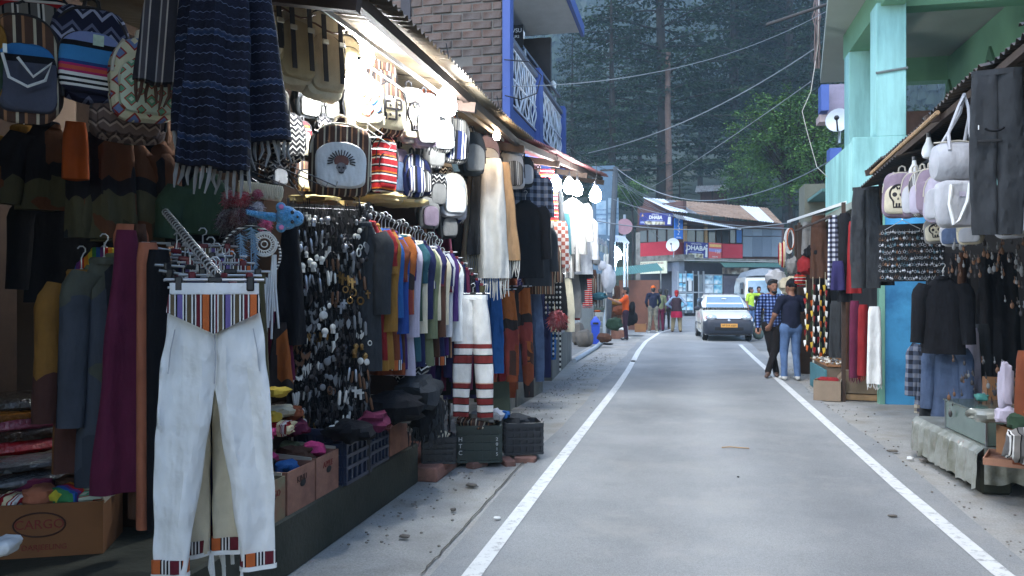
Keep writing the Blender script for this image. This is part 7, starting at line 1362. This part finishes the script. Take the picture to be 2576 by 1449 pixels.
c_ = G(1497, 866); t = thing('litter_bin', 'tall narrow blue litter bin by the road', 'litter bin', (c_.x, c_.y + .1, 0), R_(10)); BLP = mat('blue_plastic', S(36, 70, 170), rough=.4, var=.08); MB().loft([[Vector((x * w_, y * w_ * .8, z)) for x, y in ((-1, -1), (1, -1), (1, 1), (-1, 1))] for z, w_ in ((0, .095), (.55, .125))]).build('body', BLP, t); MB().loft([[Vector((x * w_, y * w_ * .8, z)) for x, y in ((-1, -1), (1, -1), (1, 1), (-1, 1))] for z, w_ in ((.555, .14), (.66, .14), (.82, .02))]).build('lid', BLP, t); MB().box((0, -.112, .61), (.16, .012, .06)).build('flap', BLACK, t)
c_ = G(1519, 842); t = thing('leaning_lamp_pole', 'leaning grey lamp pole beside the litter bin', 'lamp pole'); top = P(1548, 640, d=c_.y * .98 + .6); MB().tube([c_, top], .10, 10).build('pole', mat('grey_pole_paint', S(150, 160, 168), rough=.5, var=.1), t); MB().lathe([(.12, -.02), (.2, .0), (.16, .06), (.03, .1)], 14, (top.x, top.y, top.z + .1)).build('shade', GALV, t)
bulb('very bright bulb on top of the leaning lamp pole', top + Vector((.08, -.15, .0)), .16); bulb('bulb hanging beside the leaning lamp pole', P(1535, 672, d=26), .08)
t = thing('utility_pole', 'dark steel utility pole above the farther stalls', 'utility pole'); a, b = P(1532, 640, d=26), P(1549, 420, d=26); MB().tube([Vector((a.x - .05, a.y, 0)), b], .09, 8).build('pole', mat('dark_steel_pole', S(74, 80, 86), var=.15), t); MB().bar(b + Vector((-.5, 0, -.1)), b + Vector((.5, 0, -.1)), .06).build('crossarm', BLACKM, t)
t = thing('signpost', 'thin grey post with a round pinkish sign', 'signpost'); a = P(1571, 733, d=30); MB().tube([(a.x, a.y, 0), (a.x, a.y, P(1571, 540, d=30).z)], .05, 8).build('post', mat('grey_pole_paint'), t); q = P(1571, 570, d=29.9); mb = MB(); mb.M = Matrix.Translation(q) @ Matrix.Rotation(R_(90), 4, 'X'); mb.lathe([(.3, -.01), (.3, .01)], 18); mb.build('round_sign', mat('faded_pink_sign', S(168, 130, 136), var=.15), t)
a = P(1605, 733, d=44); t = thing('concrete_post', 'square grey concrete post in front of the red panel', 'post', (a.x, a.y, 0)); MB().box((0, 0, P(1605, 585, d=44).z / 2), (.24, .24, P(1605, 585, d=44).z)).build('shaft', CONC, t)
# blue-fronted stall with poster boards, and canopy stalls
fs2 = thing('blue_fronted_stall', 'blue painted stall with poster boards beyond the roof end', 'market stall'); BF = mat('faded_blue_front', S(84, 106, 124), var=.15); a = P(1525, 733, d=22)
MB().box((P(1515, 733, d=28).x, P(1515, 733, d=28).y + .5, 4.0), (.8, .3, 4.0)).build('wall', BF, fs2)
for (x0, x1, y0, y1) in ((1500, 1524, 505, 590), (1530, 1556, 498, 592)):
    c2 = P((x0 + x1) / 2, (y0 + y1) / 2, d=26.2); o = MB().box((0, 0, 0), ((x1 - x0) / FOC * 26.2, .05, (y1 - y0) / FOC * 26.2)).build('poster_board', mat('pale_blue_poster', pat=blotch([S(98, 130, 156), S(140, 166, 184), S(168, 184, 196)], 2.0, 2.0), var=.05), fs2); o.location = c2; o.rotation_euler = (0, 0, YAW - R_(5))
    for k in range(4): text('lettering', ('TATA SKY', 'RECHARGE', 'SIM CARD', 'HERE')[k], .07, mat('dull_blue_print', S(60, 90, 130)), o, (0, -.03, .25 - .15 * k))
def canopy(nm, lab, x0, x1, y0, y1, d, m, dr=1.4, rear=True):
    t = thing(nm, lab, 'market stall'); a, b = P(x0, y0, d=d), P(x1, y1, d=d + .6); mb = MB(); corr(mb, a, b, b + Vector((-.3, dr, .35)), a + Vector((-.3, dr, .35)), (b - a).length / .1, .015); mb.build('canopy', m, t)
    for q in (a, b): MB().tube([(q.x - .1, q.y + .2, 0), (q.x - .1, q.y + .2, q.z)], .025, 6).build('post', STEEL, t)
    if rear: MB().box(((a.x + b.x) / 2 - .3, a.y + dr, 1.2), ((b - a).length * .5, .08, 2.4)).build('rear_panel', BLACK, t)
    return t, a, b
t, a, b = canopy('canopy_stall', 'stall with grey scalloped canopy by the electric cabinet', 1462, 1530, 592, 622, 25.0, GALV, rear=False)
MB().sheet([[a.lerp(b, u) + Vector((0, -.02, -.02 - .22 * v + .02 * math.sin(u * 60))) for v in (0, .5, 1)] for u in [k / 40 for k in range(41)]], th=.004, up=(0, -1, 0)).build('valance', mat('striped_valance', pat=stripes([(1, S(110, 116, 112)), (1, S(150, 156, 150))], 'X', .12)), t)
t, a, b = canopy('canopy_stall', 'stall with white canopy behind the leaning lamp pole', 1530, 1585, 605, 612, 28, WHITEROOF, rear=False)
t, a, b = canopy('food_cart_stall', 'long brown stall with thin green canopy before the food corner', 1545, 1668, 694, 680, 31.5, mat('sea_green_tin'), 1.6, False)
MB().box(((a.x + b.x) / 2, a.y + 1.0, 1.0), (1.6, .6, 2.0)).build('brown_panel', mat('brown_ply', S(96, 60, 46), var=.2, vs=3.0), t)
for k, (px, py, d, sz, m, lab, nm) in enumerate(((1475, 655, 24.3, (0.29, 0.08, 0.29), 'cream', 'cream embroidered round frame hanging in the canopy stall', 'round_frame'), (1500, 655, 24.3, (0.26, 0.13, 0.29), 'grey', 'grey hat beside the round frame', 'hat'), (1515, 668, 24.3, (0.26, 0.13, 0.29), 'pale', 'pale hat nearest the leaning pole', 'hat'), (1470, 705, 24.3, (0.39, 0.2, 0.52), 'red', 'red beaded bag in the canopy stall', 'bag'), (1490, 720, 24.3, (0.26, 0.2, 0.65), 'stripe_brown', 'striped strap bag in the canopy stall', 'bag'), (1455, 700, 24.3, (0.33, 0.26, 0.65), 'char', 'charcoal bag in the canopy stall', 'bag'), (1505, 745, 24.3, (0.52, 0.33, 0.23), 'teal', 'teal plastic-wrapped goods on the canopy stall counter', 'packet'), (1530, 700, 24.3, (0.39, 0.26, 0.78), 'pale', 'white bunched bags lit by the pole bulb', 'bag'), (1560, 780, 27.0, (0.5, 0.4, 0.3), 'rust', 'brown wooden rack in front of the man in orange', 'rack'), (1555, 760, 27.2, (0.5, 0.3, 0.2), 'mustard', 'mustard cardboard panel beside the man in orange', 'panel'), (1585, 800, 28.0, (0.5, 0.3, 0.5), 'black', 'black bags under the brown stall', 'bag'), (1545, 815, 25.0, (0.5, 0.4, 0.4), 'green', 'dark green sack behind the leaning pole', 'sack'), (1520, 850, 22.0, (0.4, 0.3, 0.25), 'brown', 'brown sack beside the litter bin', 'sack'))): heap(lab, P(px, py, d=d), sz, FAB[m], nm.replace('_', ' '), nm, amp=.3)
for k, (px, y0, y1, d, w_, m, lab) in enumerate(((1462, 640, 760, 24, .3, 'char', 'charcoal scarf in the canopy stall beside the electric cabinet'), (1478, 690, 770, 24, .3, 'stripe_red', 'red and black scarf below the round frame'), (1492, 680, 760, 24.4, .26, 'brown', 'brown scarf under the canopy valance'), (1508, 690, 770, 24.6, .3, 'stripe_grey', 'grey scarf nearest the leaning pole'), (1530, 640, 740, 27.5, .4, 'rope_white', 'white bunched scarves lit by the pole bulb'), (1545, 720, 800, 27.8, .5, 'brown', 'brown cloth behind the leaning pole'), (1600, 715, 800, 33, .5, 'tiedye', 'rust cloth hung in the brown stall'), (1622, 720, 790, 33, .4, 'char', 'charcoal cloth hung in the brown stall'), (1650, 715, 790, 33, .4, 'stripe_brown', 'striped cloth hung at the end of the brown stall'))):
    p = P(px, y0, d=d); shawl(lab, p, fc(p, 5), hgt(p, y0, y1), w_, FAB[m], .1, .08, None, 'scarves in the farther stalls', name='hanging_scarf', cat='scarf', wt=w_ * .8)
c_ = G(1556, 853); carton('brown carton of white cards at the feet of the man in orange', (c_.x, c_.y + .2, 0.01), R_(6), .52, .40, .28, CARDP); heap('white cards heaped in the brown roadside carton', (c_.x, c_.y + .2, .31), (.46, .34, .1), FAB['white'], 'cards', 'cards', amp=.5)
c_ = G(1610, 836); carton('grey-brown carton beside the man in the orange cap', (c_.x, c_.y + .2, 0.01), R_(4), .42, .36, .30, CARD)
# low steel pipe and kerb stones at the roadside
o = MB().tube([G(1445, 912) + Vector((0, 0, .04)), G(1500, 878) + Vector((0, 0, .06)), G(1530, 850) + Vector((0, 0, .06))], .05, 8).build('drain_pipe', mat('grey_pole_paint')); tag(o, 'grey drain pipe lying along the shoulder past the plinth', 'pipe')
# ------------------------------------------------------------------ overhead wires
WIRE = mat('grey_cable', S(120, 128, 134), rough=.6); WIREK = mat('black_cable', S(36, 38, 42), rough=.6)
def wire(lab, a, b, sag, r=.012, m=WIRE, mid=()): tag(MB().tube(catenary(a, b, sag, 18) if not mid else [Vector(q) for q in (a, *mid, b)], r, 4).build('overhead_wire', m), lab, 'wire', 'overhead wires')
wire('thick pale wire from the roof end up to the teal house', P(1480, 385, d=16), P(2060, 115, d=13.5), .25, .010)
wire('thin wire crossing in front of the blue balcony to the pipe bracket', P(1270, 218, d=9.1), P(2085, 25, d=13), .30, .005)
wire('sagging wire from the utility pole across the trees', P(1549, 422, d=26), P(2105, 395, d=17), 1.0, .012)
wire('wire sloping up from the restaurant roof to the teal slab', P(1640, 470, d=40), P(2040, 205, d=17), .1, .012)
wire('pale cable sagging low in front of the restaurant windows', P(1450, 545, d=19), P(1990, 560, d=16), .22, .012)
wire('thin cable above the DHABA signs', P(1540, 500, d=26), P(1985, 575, d=17), .2, .007)
wire('cable from the utility pole to the restaurant gable', P(1549, 425, d=26), P(1640, 560, d=49), .2, .014)
wire('second cable from the utility pole to the restaurant gable', P(1540, 440, d=26), P(1660, 600, d=49), .2, .014)
wire('cable from the balcony corner down to the utility pole', P(1420, 360, d=13.5), P(1549, 430, d=26), .12, .008, WIREK)
wire('black loop of cable hanging across the blue balcony', P(1268, 150, d=9.05), P(1270, 240, d=9.05), 0, .007, WIREK, (P(1330, 155, d=9.0), P(1362, 190, d=9.0), P(1350, 235, d=9.0), P(1310, 250, d=9.0)))
wire('thin white cable dangling beside the teal house', P(2060, 0, d=13), P(2092, 455, d=13), 0, .006, mat('white_cable', S(190, 186, 180)), (P(2058, 110, d=13), P(2040, 230, d=13), P(2018, 280, d=13), P(2030, 330, d=13), P(2055, 420, d=13)))
t = thing('pipe_bracket', 'dark pipe bracket sticking out from the teal house roof', 'pipe'); MB().tube([P(1928, 62, d=13.2), P(2090, 8, d=12.6)], .028, 8).build('pipe', BLACKM, t)
mb = MB()
for k in range(9): mb.tube([P(2055 + 12 * nz(k, j * .7) + 6 * math.sin(k), -10 + 26 * j, d=13.0 + .02 * k) for j in range(8)], .008, 4)
tag(mb.build('cable_bundle', mat('dusty_cable', S(120, 104, 100))), 'bundle of old cables hanging at the edge of the teal house slab', 'cables', kind='stuff')
for k in range(6): wire('thin slanting wire over the restaurant, %s from the utility pole' % ('first', 'second', 'third', 'fourth', 'fifth', 'sixth')[k], P(1549, 430 + 6 * k, d=26.1), P(1640 + 34 * k, 520 + 12 * (k % 3), d=46), .3, .009)
# ------------------------------------------------------------------ litter and grit
mb = MB(); rg = random.Random(2)
for k in range(900):
    y = rg.uniform(4.5, 20); e = rg.choice((0, 0, 0, 1)); x = (-2.05 + abs(rg.gauss(0, .32))) if e == 0 else (1.85 + abs(rg.gauss(0, .25)))
    r = rg.uniform(.004, .013); mb.ball((x, y, .014 + r * .3), r, 5, 3, (1, rg.uniform(.6, 1), .6))
tag(mb.build('grit', mat('grit_stone', S(112, 106, 98), var=.3, vs=30)), 'loose grit along both edges of the road', 'grit', kind='stuff')
for (px, py, sz, m, lab, nm) in ((1186, 1228, (.09, .06, .025), mat('dark_stone'), 'dark flat stone near the step', 'stone'), (1018, 1358, (.07, .04, .02), mat('dark_stone'), 'small dark leaf on the shoulder', 'leaf'), (1250, 1312, (.05, .04, .02), FAB['white'], 'scrap of white paper by the edge line', 'paper_scrap'), (1295, 1058, (.14, .06, .01), FAB['cream'], 'flattened cream packet behind the crates', 'packet'), (1350, 1062, (.12, .1, .03), mat('grit_stone'), 'small heap of rubble on the shoulder', 'rubble_heap'), (2245, 1305, (.06, .03, .015), mat('dark_stone'), 'brown leaf in the middle of the road', 'leaf'), (1857, 1205, (.02, .02, .01), BLACK, 'black speck of litter on the asphalt', 'litter'), (2290, 1160, (.06, .04, .03), FAB['white'], 'crumpled white paper by the covered ledge', 'paper_scrap'), (2325, 1165, (.08, .05, .03), mat('grit_stone'), 'pale stone by the covered ledge', 'stone'), (1530, 868, (.3, .2, .05), FAB['black'], 'black rag lying at the roadside', 'rag'), (2245, 1140, (.1, .06, .02), mat('dark_stone'), 'dark stain of broken asphalt by the edge line', 'asphalt_chip'), (1140, 1290, (.04, .04, .02), mat('dark_stone'), 'pebble on the crack of the shoulder', 'pebble')):
    c_ = G(px, py); heap(lab, (c_.x, c_.y, .015 + sz[2] * .4), sz, m, nm.replace('_', ' '), nm, amp=.3)
c_ = G(1850, 1132); o = MB().tube([(-.13, 0, 0), (-.05, .01, .008), (.03, -.006, .006), (.13, .015, 0)], .006, 5).build('twig', PALEWOOD); o.location = (c_.x, c_.y, .02); tag(o, 'dry twig lying across the road', 'twig')
# crack between shoulder and road
mb = MB(); pts = [G(lerp(1060, 1320, i / 30) + 6 * nz(i * .7), lerp(1449, 1160, i / 30) + 3 * nz(i * .9, 5)) for i in range(31)]
mb.sheet([[Vector((p.x - .005 - .004 * nz(k * 1.3), p.y, .0145)), Vector((p.x + .005 + .004 * nz(k * 1.1, 4), p.y, .0145))] for k, p in enumerate(pts)])
tag(mb.build('road_crack', mat('crack_dirt', S(70, 66, 58), var=.3, vs=20)), kind='structure')
# ------------------------------------------------------------------ people: one continuous skin grown from tapered limbs
def snets(F, o, h):
    ins = F < 0; nx, ny, nz_ = F.shape
    c = np.zeros((nx - 1, ny - 1, nz_ - 1), np.int32); corners = [(i, j, k) for i in (0, 1) for j in (0, 1) for k in (0, 1)]
    sl = lambda i, j, k: (slice(i, nx - 1 + i), slice(j, ny - 1 + j), slice(k, nz_ - 1 + k))
    for q in corners: c += ins[sl(*q)]
    act = (c > 0) & (c < 8); idx = np.full(act.shape, -1, np.int64); n = int(act.sum()); idx[act] = np.arange(n)
    pos = np.zeros((n, 3)); cnt = np.zeros(n); base = np.argwhere(act)
    fv = {q: F[sl(*q)][act] for q in corners}
    for a in corners:
        for ax in range(3):
            if a[ax]: continue
            b = list(a); b[ax] = 1; b = tuple(b); fa, fb = fv[a], fv[b]; cr = (fa < 0) != (fb < 0); t = np.where(cr, fa / np.where(cr, fa - fb, 1), 0)
            p = np.array(a, float)[None] + t[:, None] * (np.array(b, float) - np.array(a, float))[None]; pos[cr] += p[cr]; cnt[cr] += 1
    V = (base + pos / np.maximum(cnt, 1)[:, None]) * h + o; faces = []
    for ax in range(3):
        u, w = [(1, 2), (2, 0), (0, 1)][ax]; s0 = [slice(1, -1)] * 3; s0[ax] = slice(0, -1); s1 = list(s0); s1[ax] = slice(1, None)
        A, B = ins[tuple(s0)], ins[tuple(s1)]; ch = np.argwhere(A != B); ch = ch + np.array([1 if k != ax else 0 for k in range(3)]); fl = A[A != B]
        e = [np.array([0, 0, 0]) for _ in range(4)]; e[1][u] = -1; e[2][u] = -1; e[2][w] = -1; e[3][w] = -1
        q = np.stack([idx[tuple((ch + d).T)] for d in e], 1); q[~fl] = q[~fl][:, ::-1]; faces.append(q[(q >= 0).all(1)])
    return V, np.concatenate(faces)
def sdf_mesh(name, prims, mats, h, k=.03):
    """prims: (a, b, ra, rb, tag[, flat]) tapered capsules"""
    P0 = np.array([list(p[0]) for p in prims] + [list(p[1]) for p in prims]); R = max(max(p[2], p[3]) for p in prims); lo = P0.min(0) - R - .03; hi = P0.max(0) + R + .03
    n = np.ceil((hi - lo) / h).astype(int) + 1; F = np.full(n, .2); gx = [lo[i] + h * np.arange(n[i]) for i in range(3)]
    def dist(X, p):
        a, b = np.array(p[0]), np.array(p[1]); ba = b - a; pa = [X[i] - a[i] for i in range(3)]; t = np.clip(sum(pa[i] * ba[i] for i in range(3)) / max(float(ba @ ba), 1e-9), 0, 1); fl = p[5] if len(p) > 5 else (1, 1, 1)
        return np.sqrt(sum(((pa[i] - t * ba[i]) / fl[i]) ** 2 for i in range(3))) - (p[2] + (p[3] - p[2]) * t)
    for p in prims:
        a, b = np.array(p[0]), np.array(p[1]); r = max(p[2], p[3]) * max(p[5] if len(p) > 5 else (1,)) + .09
        i0 = np.maximum(((np.minimum(a, b) - r - lo) / h).astype(int), 0); i1 = np.minimum(((np.maximum(a, b) + r - lo) / h).astype(int) + 2, n); S_ = tuple(slice(i0[i], i1[i]) for i in range(3))
        X = np.meshgrid(*[gx[i][S_[i]] for i in range(3)], indexing='ij'); d = dist(X, p); f = F[S_]; q = np.clip(.5 + .5 * (f - d) / k, 0, 1); F[S_] = f * (1 - q) + d * q - k * q * (1 - q)
    V, Q = snets(F, lo, h); ct = V[Q].mean(1); best = np.full(len(Q), 9.0); mi = np.zeros(len(Q), int)
    for p in prims:
        d = dist([ct[:, i] for i in range(3)], p); m = d < best; best[m] = d[m]; mi[m] = p[4]
    me = bpy.data.meshes.new(name); me.from_pydata(V.tolist(), [], Q.tolist())
    for m in mats: me.materials.append(m)
    me.polygons.foreach_set('material_index', mi.tolist()); me.polygons.foreach_set('use_smooth', [True] * len(Q)); me.update(); return me
SKIN = mat('brown_skin', S(132, 92, 72), rough=.6, var=.08); HAIR = mat('black_hair', S(20, 17, 17), rough=.6, var=.3, vs=30, bump=.6, bs=120); SHOEB = mat('brown_leather_shoe', S(84, 62, 50), rough=.5); SHOEW = mat('white_trainer', S(190, 190, 186), rough=.6, var=.2, vs=30); SHOEK = mat('black_shoe', S(28, 27, 28), rough=.5)
def person(label, loc, rz, H=1.70, shirt=None, pants=None, shoe=SHOEK, pose=None, hair='short', cap=None, res=.013, sleeve=.55, bulk=1.0, build=1.0, head_yaw=0.0, beard=False, pw=1.0):
    """front of the figure is -Y; pose overrides joints given for a height of 1.70"""
    J = dict(hipL=(.09, 0, .90), hipR=(-.09, 0, .90), kneeL=(.10, -.02, .49), kneeR=(-.10, -.02, .49), ankL=(.10, .02, .08), ankR=(-.10, .02, .08), shL=(.185, .01, 1.385), shR=(-.185, .01, 1.385), elL=(.235, .03, 1.10), elR=(-.235, .03, 1.10), wrL=(.235, -.06, .86), wrR=(-.235, -.06, .86), chest=(0, .0, 1.26), belly=(0, 0, 1.02), neck=(0, .0, 1.45), head=(0, -.012, 1.585), footL=(.13, -.13, .035), footR=(-.13, -.13, .035))
    J.update(pose or {}); J = {k: Vector(v) for k, v in J.items()}; t = thing('person', label, 'person', loc, rz, sc=H / 1.70); b = bulk
    SH, PT, SK, SO = 0, 1, 2, 3; pr = []; A = lambda p, q, r0, r1, tg, fl=(1, 1, 1): pr.append((tuple(p), tuple(q), r0, r1, tg, fl))
    A(J['belly'], J['chest'], .125 * b, .138 * b, SH, (1.12, .82, 1)); A(J['shL'].lerp(J['shR'], .12), J['shL'].lerp(J['shR'], .88), .075, .075, SH, (1, .95, 1)); A((J['hipL'] + J['hipR']) / 2 + Vector((0, 0, .06)), J['belly'], .128 * b, .122 * b, SH, (1.15, .85, 1))
    A(J['hipL'] + Vector((0, 0, -.02)), J['hipR'] + Vector((0, 0, -.02)), .098 * b, .098 * b, PT, (1, .95, 1))
    for s_ in 'LR':
        A(J['hip' + s_], J['knee' + s_], .092 * b * pw, .066 * pw, PT); A(J['knee' + s_], J['ank' + s_] + Vector((0, 0, .02)), .064 * pw, .052 * pw, PT)
        A(J['ank' + s_] - Vector((0, 0, .025)), J['foot' + s_], .042, .034, SO, (1, 1, .85)); A(J['ank' + s_] - Vector((0, -.02, .04)), J['ank' + s_], .038, .04, SO)
        sh, el, wr = J['sh' + s_], J['el' + s_], J['wr' + s_]
        if sleeve <= 1: q = sh.lerp(el, sleeve / .55 * .75); A(sh, q, .062 * b, .056 * b, SH); A(q, el, .046, .042, SK); A(el, wr, .042, .028, SK)
        else: A(sh, el, .060 * b, .05 * b, SH); A(el, wr, .048 * b, .036, SH)
        d = (wr - el).normalized(); pm = wr + d * .05; A(wr, pm, .027, .032, SK, (1, 1, 1)); side = d.cross(Vector((0, 1, 0)) if abs(d.y) < .8 else Vector((0, 0, 1))).normalized()
        for i in range(4): o = pm + side * (.034 - .0225 * i); A(o, o + d * (.045, .055, .05, .04)[i] + Vector((0, -.010, 0)), .0105, .0095, SK); A(o + d * (.045, .055, .05, .04)[i] + Vector((0, -.010, 0)), o + d * (.06, .075, .07, .05)[i] + Vector((0, -.03, 0)), .0095, .0085, SK)
        A(wr + d * .02 + side * .03, wr + d * .055 + side * .058 + Vector((0, -.012, 0)), .013, .010, SK)
    A(J['chest'] + Vector((0, .01, .14)), J['neck'] + Vector((0, 0, .05)), .058, .052, SK)
    Rh = Matrix.Rotation(head_yaw, 3, 'Z'); hd = J['head']; X = lambda x, y, z: hd + Rh @ Vector((x, y, z))
    A(X(0, .012, .02), X(0, .02, .03), .088, .088, SK, (.86, 1.05, 1.06)); A(X(0, -.03, -.03), X(0, -.045, -.075), .062, .040, SK, (1, 1, 1)); A(X(0, -.082, .012), X(0, -.103, -.022), .010, .015, SK); A(X(-.02, -.084, -.058), X(.02, -.084, -.058), .011, .011, SK); A(X(-.034, -.074, .032), X(.034, -.074, .032), .014, .014, SK)
    for sx in (-1, 1): A(X(sx * .08, .012, .015), X(sx * .086, .018, -.025), .013, .010, SK, (.6, 1, 1))
    me = sdf_mesh('body', pr, [shirt, pants, SKIN, shoe], res, .028); obj_of(me, 'body', t)
    for sx in (-1, 1): o = MB().ball(tuple(X(sx * .033, -.078, .012)), .011, 8, 6).build('eye', mat('dark_eye', S(26, 20, 18), rough=.2), t)
    if hair:
        hp = [(tuple(X(0, .02, .045)), tuple(X(0, .03, .05)), .093, .093, 0, (.9, 1.05, .98)), (tuple(X(0, .05, -.01)), tuple(X(0, .05, -.04)), .082, .07, 0), (tuple(X(-.04, -.045, .10)), tuple(X(.04, -.045, .10)), .028, .028, 0)]
        if hair == 'long': hp += [(tuple(X(0, .06, -.02)), tuple(X(0, .09, -.20)), .075, .05, 0)]
        if beard: hp += [(tuple(X(0, -.052, -.085)), tuple(X(0, -.06, -.09)), .044, .044, 0, (1.1, .8, .8)), (tuple(X(-.028, -.092, -.044)), tuple(X(.028, -.092, -.044)), .009, .009, 0)]
        obj_of(sdf_mesh('hair', hp, [HAIR], .011, .02), 'hair', t)
    if cap: cp = [(tuple(X(0, .018, .055)), tuple(X(0, .025, .06)), .1, .098, 0, (.9, 1.05, .95))] + list(cap[1] if len(cap) > 1 else []); obj_of(sdf_mesh('headwear', cp, [cap[0]], .012, .02), 'headwear', t)
    return t
def where(px, py): g = G(px, py); return Vector((g.x, g.y, .012))
NVY = cloth('navy_tee', S(26, 30, 48)); JEAN = cloth('blue_jeans', S(82, 106, 142), var=.3, vs=6.0); BLKT = cloth('black_trousers', S(30, 27, 28))
plaidm = FAB['plaidb']
w = where(1944, 950); t = person('man in blue plaid shirt and black trousers standing cross-legged with a phone', w, fc(w, 12), 1.74, plaidm, BLKT, SHOEB, dict(hipL=(.08, 0, .9), hipR=(-.09, 0, .9), kneeL=(.04, -.04, .49), ankL=(-.10, -.10, .10), footL=(-.16, -.24, .035), kneeR=(-.02, .02, .49), ankR=(.07, .06, .08), footR=(.05, -.09, .035), elR=(-.245, .03, 1.11), wrR=(-.26, -.03, .88), elL=(.25, .04, 1.11), wrL=(.20, -.04, .88)), res=.010, sleeve=2, head_yaw=R_(14), beard=True)
ph = MB().box((0, 0, 0), (.035, .012, .13), bev=.004).build('phone', BLACK); ph.location = w + Matrix.Rotation(fc(w, 12), 3, 'Z') @ Vector((-.275, -.09, .83)); ph.rotation_euler = (R_(30), 0, fc(w)); tag(ph, 'black phone held low by the man in the plaid shirt', 'phone')
w = where(1990, 958); t = person('man in black beanie and navy tee leaning by the flag stall, seen from behind', w, fc(w, 205), 1.72, NVY, JEAN, SHOEW, dict(kneeL=(.11, -.04, .49), kneeR=(-.10, -.03, .49), ankL=(.12, 0, .08), ankR=(-.10, .03, .08), elL=(.28, -.02, 1.12), wrL=(.30, -.17, .93), elR=(-.24, -.10, 1.18), wrR=(-.2, -.3, 1.3)), res=.010, hair=None, cap=(FAB['black'], [((0, .03, 1.66), (0, .03, 1.69), .075, .06, 0)]), head_yaw=R_(20), bulk=1.08)
ORT = cloth('orange_tee', S(204, 82, 32)); PLUM = cloth('dark_plum_trousers', S(56, 40, 52))
w = where(1574, 856); t = person('man in orange tee reaching towards the stall goods', w, fc(w, 275), 1.66, ORT, PLUM, SHOEK, dict(elR=(-.22, -.2, 1.2), wrR=(-.14, -.46, 1.32), elL=(.21, -.2, 1.2), wrL=(.12, -.44, 1.30)), beard=True, res=.014)
bg_ = heap('black shoulder bag on the back of the man in orange', w + Vector((.20, .06, 1.0)), (.2, .22, .42), FAB['black'], 'bag', 'shoulder_bag', amp=.2)
KHK = cloth('stained_khaki_trousers', pat=blotch([S(70, 70, 66), S(112, 108, 96), S(140, 134, 118)], 5.0, 3.0)); w = where(1643, 838)
t = person('man in navy jumper and orange cap seen from behind', w, fc(w, 186), 1.73, NVY, KHK, SHOEW, dict(elL=(.25, -.06, 1.12), wrL=(.2, -.2, .98), elR=(-.25, -.06, 1.12), wrR=(-.2, -.2, .98), ankL=(.15, .02, .08), footL=(.18, -.12, .035), ankR=(-.13, .05, .08)), cap=(FAB['orange'],), res=.014, sleeve=2, pw=1.15)
PURT = cloth('plum_knit_top', S(74, 52, 78)); w = where(1676, 830); t = person('woman in plum top and black leggings with pale backpack straps', w, fc(w, 180), 1.62, PURT, BLKT, SHOEB, dict(ankL=(.11, .06, .08), ankR=(-.10, -.04, .08)), hair='long', res=.014, sleeve=2, pw=.85)
for sx in (-1, 1): MB().tube([(sx * .11, .11, 1.42), (sx * .12, .14, 1.3), (sx * .13, .12, 1.12)], .018, 5).build('backpack_strap', FAB['pale'], t)
w = where(1661, 834); person('person in grey top and maroon trousers half hidden behind the orange cap', w, fc(w, 200), 1.62, FAB['sage'], FAB['maroon'], SHOEK, {}, res=.015, sleeve=2)
GRS = cloth('grey_blue_sleeves', S(120, 140, 160)); KH2 = cloth('khaki_salwar', S(130, 118, 92)); w = where(1702, 836)
t = person('woman in red headscarf and dark waistcoat with hands on hips', w, fc(w, 180), 1.56, GRS, KH2, SHOEB, dict(elL=(.40, .06, 1.14), wrL=(.20, -.02, 1.0), elR=(-.40, .06, 1.14), wrR=(-.20, -.02, 1.0), ankL=(.16, .02, .08), ankR=(-.15, .02, .08), kneeL=(.13, -.02, .5), kneeR=(-.13, -.02, .5), footL=(.2, -.1, .035), footR=(-.19, -.1, .035)), hair=None, cap=(FAB['red'], [((0, .03, 1.60), (0, .07, 1.50), .09, .06, 0)]), res=.013, sleeve=2, pw=1.35)
drape(MB(), [(1.42, 0, .30, .22, .01), (1.36, 0, .42, .29, .01), (1.1, 0, .38, .29, .01), (.86, 0, .46, .32, .01)], fa=.008).build('waistcoat', cloth('dark_plum_waistcoat', S(50, 38, 44)), t); drape(MB(), [(.90, 0, .42, .30, .01), (.75, 0, .46, .33, .01), (.60, 0, .48, .34, .01)], fa=.015).build('kameez', cloth('magenta_red_kameez', S(150, 30, 60)), t)
LIME = cloth('lime_tee', S(176, 204, 70)); w = P(1889, 733, d=33.5); w.z = .012; t = person('man in lime tee pointing across the road beside the van', w, fc(w, 50), 1.70, LIME, JEAN, SHOEK, dict(elL=(.42, -.16, 1.40), wrL=(.64, -.30, 1.42), shL=(.19, -.02, 1.40)), res=.014, head_yaw=R_(25))
w = P(1909, 733, d=34.0); w.z = .012; person('person in black beside the man in the lime tee', w, fc(w, 10), 1.73, FAB['black'], BLKT, SHOEK, dict(elL=(.22, .0, 1.1), wrL=(.1, -.1, 1.0)), res=.014)
sb = heap('grey suitcase standing on the road edge behind the plaid shirt', P(1908, 836, d=25.5), (.36, .22, .46), mat('grey_green_case', S(70, 84, 80), rough=.4), 'suitcase', 'suitcase', amp=.06)
hzm = bpy.data.materials.new('valley_haze'); hzm.use_nodes = True; n_ = hzm.node_tree.nodes; n_.clear()
vo = n_.new('ShaderNodeOutputMaterial'); pv = n_.new('ShaderNodeVolumePrincipled'); pv.inputs['Color'].default_value = (.58, .83, 1.0, 1); pv.inputs['Density'].default_value = .0009; pv.inputs['Anisotropy'].default_value = 0.0
hzm.node_tree.links.new(pv.outputs[0], vo.inputs['Volume'])
tag(MB().box((0, 420, 169.5), (1440, 1000, 341)).build('haze', hzm), kind='stuff')
